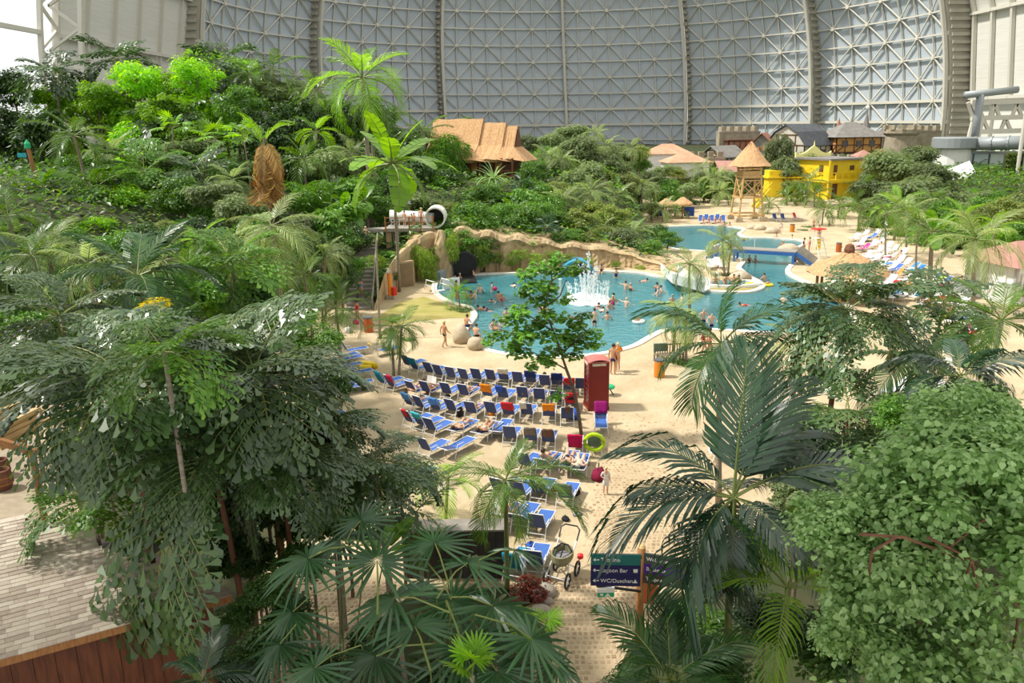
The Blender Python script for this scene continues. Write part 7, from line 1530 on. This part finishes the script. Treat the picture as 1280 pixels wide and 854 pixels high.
for i in range(280):
    px, py, Y, r = MLIST[i % len(MLIST)]; a = U(0, 6.28); q = math.sqrt(U(0, 1))
    p = P(px+math.cos(a)*q*r, py+math.sin(a)*q*r, Y); R = r/ppm(p); p.y -= R*math.sqrt(max(0, 1-q*q))*.95
    link('leaf', lme, root, M=Matrix.Translation(p-Vector((c0.x, c0.y, 0))) @ Matrix.Rotation(U(0, 6.28), 4, 'Z') @ Matrix.Rotation(U(-.2, .9), 4, 'X') @ Matrix.Rotation(U(-.4, .4), 4, 'Y') @ Matrix.Diagonal((1, 1, 1, 1)))
for pts in [[(1200,854,10.6),(1225,780,10.4),(1205,700,10.3),(1130,672,10.1),(1075,668,10)],[(1150,780,10.2),(1180,690,10.2),(1230,650,10.5)],[(1260,854,10.2),(1275,760,10.2),(1215,700,10.3),(1160,672,10.1)],[(1085,720,10),(1090,690,10),(1120,672,10)],[(1215,700,10),(1222,735,9.9)],[(1215,700,10),(1205,730,9.9)]]:
    m = MB(); m.tube([P(*p)-Vector((c0.x, c0.y, 0)) for p in pts], .022, 5); m.build('stem', M_('bark_red'), root, smooth=True)
# ------------------------------------------------- centre foreground
b = G(634, 745); palm('palm_fine', 632, 600, b.y-.5, 84, FC, n=11, base=(b.x, b.y), trunk='palm_green', el=(-.5, .9), tr=.06, label='slender palm rising beside the black board', seed=6,
    fr=[(725,650,-.4,1),(720,592,.5,1),(560,590,.3,1),(655,550,.8,0)])
palm('palm_kentia', 520, 640, 21, 70, FC, n=9, mesh='palm', el=(-.3, 1.1), label='palm with hanging grey-green fronds over the black board')
palm('palm', 560, 600, 26, 60, FC, n=9, mesh='palm_lime')
def fanclump(name, label, leaves, base):
    root = link(name, None, None, (base.x, base.y, 0)); tag(root, label, 'palm')
    for i, (px, py, Y, r, az, tilt) in enumerate(leaves):
        p = P(px, py, Y); L = 2*r/ppm(p); k = i % 3
        d = Matrix.Rotation(az, 3, 'Z') @ Matrix.Rotation(tilt, 3, 'Y') @ Vector((1, 0, 0))
        frond(root, V['fan'][k], az, -tilt, L, p - d*L*.5 - Vector((base.x, base.y, 0)), U(-.15, .15))
        mb = MB(); e = p - d*L*.5 - Vector((base.x, base.y, 0)); mb.tube([(U(-.3, .3), U(-.3, .3), .0), (e.x*.6, e.y*.6, e.z*.6), e], [.025, .02, .014], 5); mb.build('cane', M_('palm_green'), root)
a = math.radians
fanclump('fan_palm', 'fan palm clump left of the black board, leaves against the sand', [(392,712,14.6,70,a(200),.3),(375,775,14,70,a(215),.5),(470,715,14.5,72,a(100),-.2),(430,690,15.2,60,a(160),.2),(360,815,13.4,70,a(230),.5),(455,660,15.6,50,a(60),-.3)], P(410, 760, 14.6))
fanclump('fan_palm', 'fan palm clump in front of the black board', [(500,765,14,80,a(150),.3),(585,720,15,68,a(60),.1),(610,775,14.2,80,a(-10),.3),(545,690,15.4,56,a(110),-.2),(640,700,15.2,48,a(30),.3),(560,760,14.4,70,a(-60),.5)], P(560, 790, 14.4))
fanclump('fan_palm', 'fan palm clump at the bottom edge beside the path', [(475,836,12.8,80,a(200),.2),(580,822,13,85,a(-70),.4),(655,812,13.2,74,a(-20),.5),(520,800,13.4,74,a(110),.1),(620,850,12.6,70,a(-60),.3),(400,845,12.6,60,a(210),.4),(690,840,13,50,a(-30),.6)], P(540, 850, 13.2))
palm('fan_lime', 668, 790, 14.4, 42, FC, n=5, el=(.0, .5), label='small bright lime fan palm beside the red-leaved shrub', fr=[(712,776,.1,0)])
palm('banana_dark', 482, 690, 17.5, 62, FC, n=6, el=(.3, .9), label='broad glossy leaves with bright green underside by the black board')
palm('palm_lime', 590, 845, 12.4, 60, FC, n=6, el=(.6, 1.3), label='upright bright green shoots at the bottom edge', mesh='fan_lime')
for px, py, r in [(668,735,26),(650,745,20)]:
    tree('redleaf', px, py, G(px, py+10).y, r, FC, .8)
tree('big', 645, 765, 18.6, 26, FC, .7); tree('dark', 620, 800, 16.5, 40, FC, .6); tree('dark', 560, 840, 14.6, 60, FC, .6); tree('dark', 470, 800, 15.6, 50, FC, .6); tree('dark', 400, 835, 14.4, 50, FC, .6)
# ------------------------------------------------- left foreground: the great fishtail palms
palm('fishtail', 318, 466, 18.5, 148, FL, n=15, trunk='bark_red', el=(-.5, 1.15), label='great fishtail palm with red-brown trunk, nearest the beach', base=tuple(P(352, 690, 18.5).xy), seed=21)
palm('fishtail', 350, 560, 18.0, 110, FL, n=10, trunk='bark_red', el=(-.7, .5), label='lower tier of drooping fishtail fronds around the red-brown trunk', base=tuple(P(356, 690, 18.3).xy), seed=22)
palm('fishtail', 158, 470, 17.5, 165, FL, n=14, trunk='bark_red', el=(-.25, 1.15), label='fishtail palm over the bamboo roof', base=tuple(P(160, 600, 17.5).xy), seed=23)
palm('fishtail', 262, 565, 17.0, 115, FL, n=9, trunk='bark_red', el=(.1, .9), label='fishtail palm with a silvery frond hanging over the shingle roof', seed=24, base=tuple(P(300, 690, 17).xy), fr=[(205,765,-1.6,1)])
palm('fishtail', 75, 395, 21, 105, FL, n=11, el=(-.3, 1.0), seed=25)
palm('fishtail', 465, 575, 20, 85, FL, n=11, el=(-.5, .8), seed=26)
palm('fishtail', 110, 625, 18.2, 80, FL, n=7, mesh='fishtail_lime', el=(.1, .8), seed=27)
palm('fishtail', 265, 430, 20, 120, FL, n=11, el=(-.3, 1.0), seed=28)
palm('fishtail', 205, 440, 15.4, 90, FL, n=8, mesh='fishtail_lime', el=(.0, 1.0), seed=31, label='added fishtail palm crown whose brighter green stands in for backlit leaves')  # extra palm; its lighter leaf colour imitates light coming through the fronds
palm('fishtail', 405, 530, 20, 80, FL, n=11, el=(-.4, 1.0), seed=29)
for k, px, py, Y, r, rz in [('dark',300,620,19,90,.8),('dark',420,640,20,60,.8),('dark',200,560,19,80,.8),('dark',330,740,15.5,45,.8),('dark',380,700,17,50,.7),('dark',340,800,14.2,50,.8),('dark',500,600,22,44,.7)]:
    tree(k, px, py, Y, r, FL, rz)
palm('palm_dark', 255, 850, 13.0, 75, FL, n=9, el=(.0, 1.0))
for k, px, py, Y, r, rz in [('dark',290,690,18.5,60,.8),('dark',225,640,19.5,60,.8),('dark',385,655,19,50,.8),('dark',330,610,19.5,70,.8),('dark',430,600,21.5,45,.8),('dark',305,830,13.8,50,.7),('dark',318,700,17.5,45,.8),('dark',362,765,15.5,40,.8),('dark',300,770,15.2,36,.8),('dark',415,650,19.5,32,.8)]:
    tree(k, px, py, Y, r, FL, rz)
# ------------------------------------------------- the sea grape on the beach
b = G(727, 545); root = link('sea_grape_tree', None, None, (b.x, b.y, 0)); tag(root, 'young sea grape tree with round glossy leaves leaning over the loungers', 'tree')
Yb = b.y; rel = lambda px, py, dy=0: P(px, py, Yb+dy) - Vector((b.x, b.y, 0))
m = MB(); m.tube([Vector((0, 0, 0)), rel(723,515), rel(717,486), rel(708,462), rel(702,442), rel(692,415), rel(680,385), rel(690,350), rel(688,325)], [.085,.08,.075,.07,.06,.05,.04,.03,.02], 7); m.build('trunk', M_('bark'), root, smooth=True)
for pts in [[(708,462),(690,452),(665,440),(640,428)],[(702,442),(722,425),(738,410)],[(692,415),(670,400),(650,388)],[(680,385),(700,370),(708,350)],[(717,486),(700,475),(694,490)],[(690,350),(715,335),(722,322)],[(685,395),(662,370),(655,345)]]:
    m = MB(); m.tube([rel(*p, U(-.3, .3)) for p in pts], [.04, .03, .02, .015][:len(pts)], 5); m.build('branch', M_('bark'), root, smooth=True)
sg = [crown('leaf_cluster', 'lf_round', 105, .32, 'round', 5, s, up=.65, fill=.6, lumpr=.5) for s in (41, 42, 43)]
for i, (px, py, r, dy) in enumerate([(690,322,14,0),(678,338,18,.3),(700,340,16,-.3),(715,333,16,.2),(660,345,15,.1),(668,358,16,-.3),(652,362,13,.2),(690,362,18,0),(676,376,16,.4),(704,372,12,0),(655,392,18,-.2),(638,400,16,.2),(670,398,18,.2),
  (690,395,14,-.4),(622,420,14,0),(640,425,18,.3),(660,420,20,-.3),(684,420,18,0),(706,415,20,.2),(726,408,16,-.2),(738,418,14,.2),(700,395,12,.3),(612,430,10,0),(650,442,14,.2),(676,442,16,-.3),(700,440,14,.3),(724,430,16,0),(742,428,12,-.2),(668,460,11,.2),(716,445,12,0),(694,492,12,-.3),(690,455,12,.3),(730,395,10,0)]):
    p = rel(px, py, dy); R = r/ppm(p+Vector((b.x, b.y, 0)))*1.15
    link('leaf_cluster', sg[i % 3], root, M=Matrix.Translation(p) @ Matrix.Rotation(i*2.1, 4, 'Z') @ Matrix.Diagonal((R, R, R*.85, 1)))
for k, px, py, Y, r, rz in [('feather',655,180,128,22,.8),('feather',715,165,132,24,.9),('feather',740,190,128,26,.9),('feather',775,190,132,26,.9),('olive',800,190,134,20,.8),('bush',745,240,104,24,.8),('feather',815,225,126,24,.8),('olive',760,225,112,26,.8),('feather',720,225,104,26,.8),('bush',670,235,98,28,.8)]:
    tree(k, px, py, Y, r, LHS, rz)
for k, px, py, Y, r, rz in [('feather',870,222,148,22,.8),('bush',850,262,126,18,.7),('olive',895,262,138,16,.7),('dark',880,258,140,18,.7),('bush',918,255,144,16,.8),('feather',908,222,152,20,.8),('olive',848,215,146,18,.7),('bush',820,282,112,14,.6),('olive',790,270,106,18,.7)]:
    tree(k, px, py, Y, r, FP, rz)
for k, px, py, Y, r, rz in [('dark',1000,258,138,14,.7),('dark',1020,262,134,16,.7),('bush',1065,262,128,20,.7),('feather',1085,255,126,24,.8),('dark',1040,268,124,14,.6),('feather',1060,290,106,14,.6),('bush',960,250,152,14,.7),('feather',1098,220,140,26,.9)]:
    tree(k, px, py, Y, r, TW, rz)
for k, px, py, Y, r, rz in [('feather',1130,215,130,34,.8),('feather',1165,215,122,36,.8),('feather',1195,252,114,34,.8),('feather',1105,260,112,32,.8),('feather',1145,262,104,34,.8),('bush',1185,265,96,34,.8),('olive',1232,272,90,34,.8),('bush',1268,288,84,34,.8),('feather',1212,262,104,28,.8),('dark',1130,290,96,24,.7),('bush',1160,300,88,24,.7),('dark',1095,280,104,22,.7),('bush',1215,300,80,28,.8),('dark',1275,320,72,24,.8),('feather',1225,246,118,24,.8),('bush',1252,250,116,24,.8),('olive',1276,252,112,24,.8),('feather',1190,246,120,24,.8),('bush',1240,264,106,28,.8),('bush',1210,242,124,18,.8)]:
    tree(k, px, py, Y, r, RB, rz)
for k, px, py, Y, r, rz in [('olive',740,262,92,26,.8),('bush',668,268,84,30,.8),('bush',700,272,86,28,.8),('olive',755,292,84,22,.8),('feather',795,305,81,20,.8),('bush',630,270,84,34,.8),('bush',560,285,77,26,.8),('bush',820,290,90,22,.8),('olive',780,285,88,24,.8),('bush',715,295,80,20,.7),('dark',672,306,78,18,.6),('bush',605,305,76.5,24,.8)]:
    tree(k, px, py, Y, r, CT, rz)
for k, px, py, Y, r, rz in [('lime',230,170,98,50,.9),('lime',165,155,104,50,.9),('bush',105,215,88,44,.8),('dark',150,205,92,40,.8),('bush',300,215,88,40,.8),('dark',345,245,76,36,.8),('feather',410,205,90,36,.8),('bush',480,230,94,34,.9),('dark',520,215,98,34,.9),('bush',270,265,70,36,.8),('bush',320,285,62,34,.8),('feather',380,285,64,32,.8),('bush',100,260,76,40,.7),('olive',195,245,76,34,.8),('dark',30,225,92,44,.8),('bush',425,300,64,30,.8),('feather',355,300,58,34,.8),('bush',460,240,86,26,.8),('olive',500,262,82,20,.7),('bush',150,305,58,40,.7),('bush',260,325,48,40,.7),('dark',330,350,46,40,.8),('bush',445,330,62,22,.9)]:
    tree(k, px, py, Y, r, LH, rz)
label_plants()
# low undergrowth covering the planted slopes: nobody could count it
ur = random.Random(99)
for nm, lf, cnt_, s0 in (('undergrowth', 'lf_mid', 26000, .42), ('undergrowth', 'lf_dark', 22000, .5), ('undergrowth', 'lf_olive', 9000, .38)):
    m = MB(); lv = [Vector(v) for v in LEAFSHAPE['diamond'][0]]; c_ = 0
    while c_ < cnt_:
        y = 30 + 165*ur.random()**1.25; x = ur.uniform(-.62*y-4, .66*y+4); h = H(x, y)
        if h < .25: continue
        c_ += 1; s = s0*ur.uniform(.6, 1.5)*(.6+y/130); p = Vector((x, y, h+ur.random()*s*1.4)); a = ur.uniform(0, 6.28); t = ur.uniform(-.5, .7)
        X = Vector((math.cos(a)*math.cos(t), math.sin(a)*math.cos(t), math.sin(t))); Yv = Vector((-math.sin(a), math.cos(a), ur.uniform(-.4, .4))).normalized(); N_ = X.cross(Yv)
        m.add([p+X*(v.x*s)+Yv*(v.y*s)+N_*(v.z*s) for v in lv], LEAFSHAPE['diamond'][1])
    o = m.build(nm, M_(lf)); o['kind'] = 'stuff'; o['label'] = {'lf_mid': 'mid green undergrowth leaves covering the planted slopes', 'lf_dark': 'dark green undergrowth leaves covering the planted slopes', 'lf_olive': 'olive green undergrowth leaves covering the planted slopes'}[lf]; o['category'] = 'undergrowth'
# planted beds of dark soil under the foreground plants
def bed(name, pts, z=.03):
    m = MB(); m.prism([Vector((p.x, p.y, 0)) for p in pts], (0, 0, z)); struct(name, m, M_('soil'))
bed('ground_bed', [G(760,870), G(790,800), G(860,740), G(900,690), G(1000,620), G(1150,560), G(1500,500), G(1700,560), G(1700,870)])
bed('ground_bed', [G(690,870), G(690,800), G(655,760), G(690,740), G(640,735), G(520,740), G(440,800), G(420,870)])
bed('ground_bed', [G(300,870), G(330,700), G(420,620), G(400,540), G(60,540), G(100,640), G(20,680), G(-40,870)])
m = MB(); m.prism([Vector((p.x, p.y, 0)) for p in [G(-60,545), G(75,548), G(95,640), G(60,720), G(-60,720)]], (0, 0, .025)); struct('floor_terrace', m, M_('mortar'))
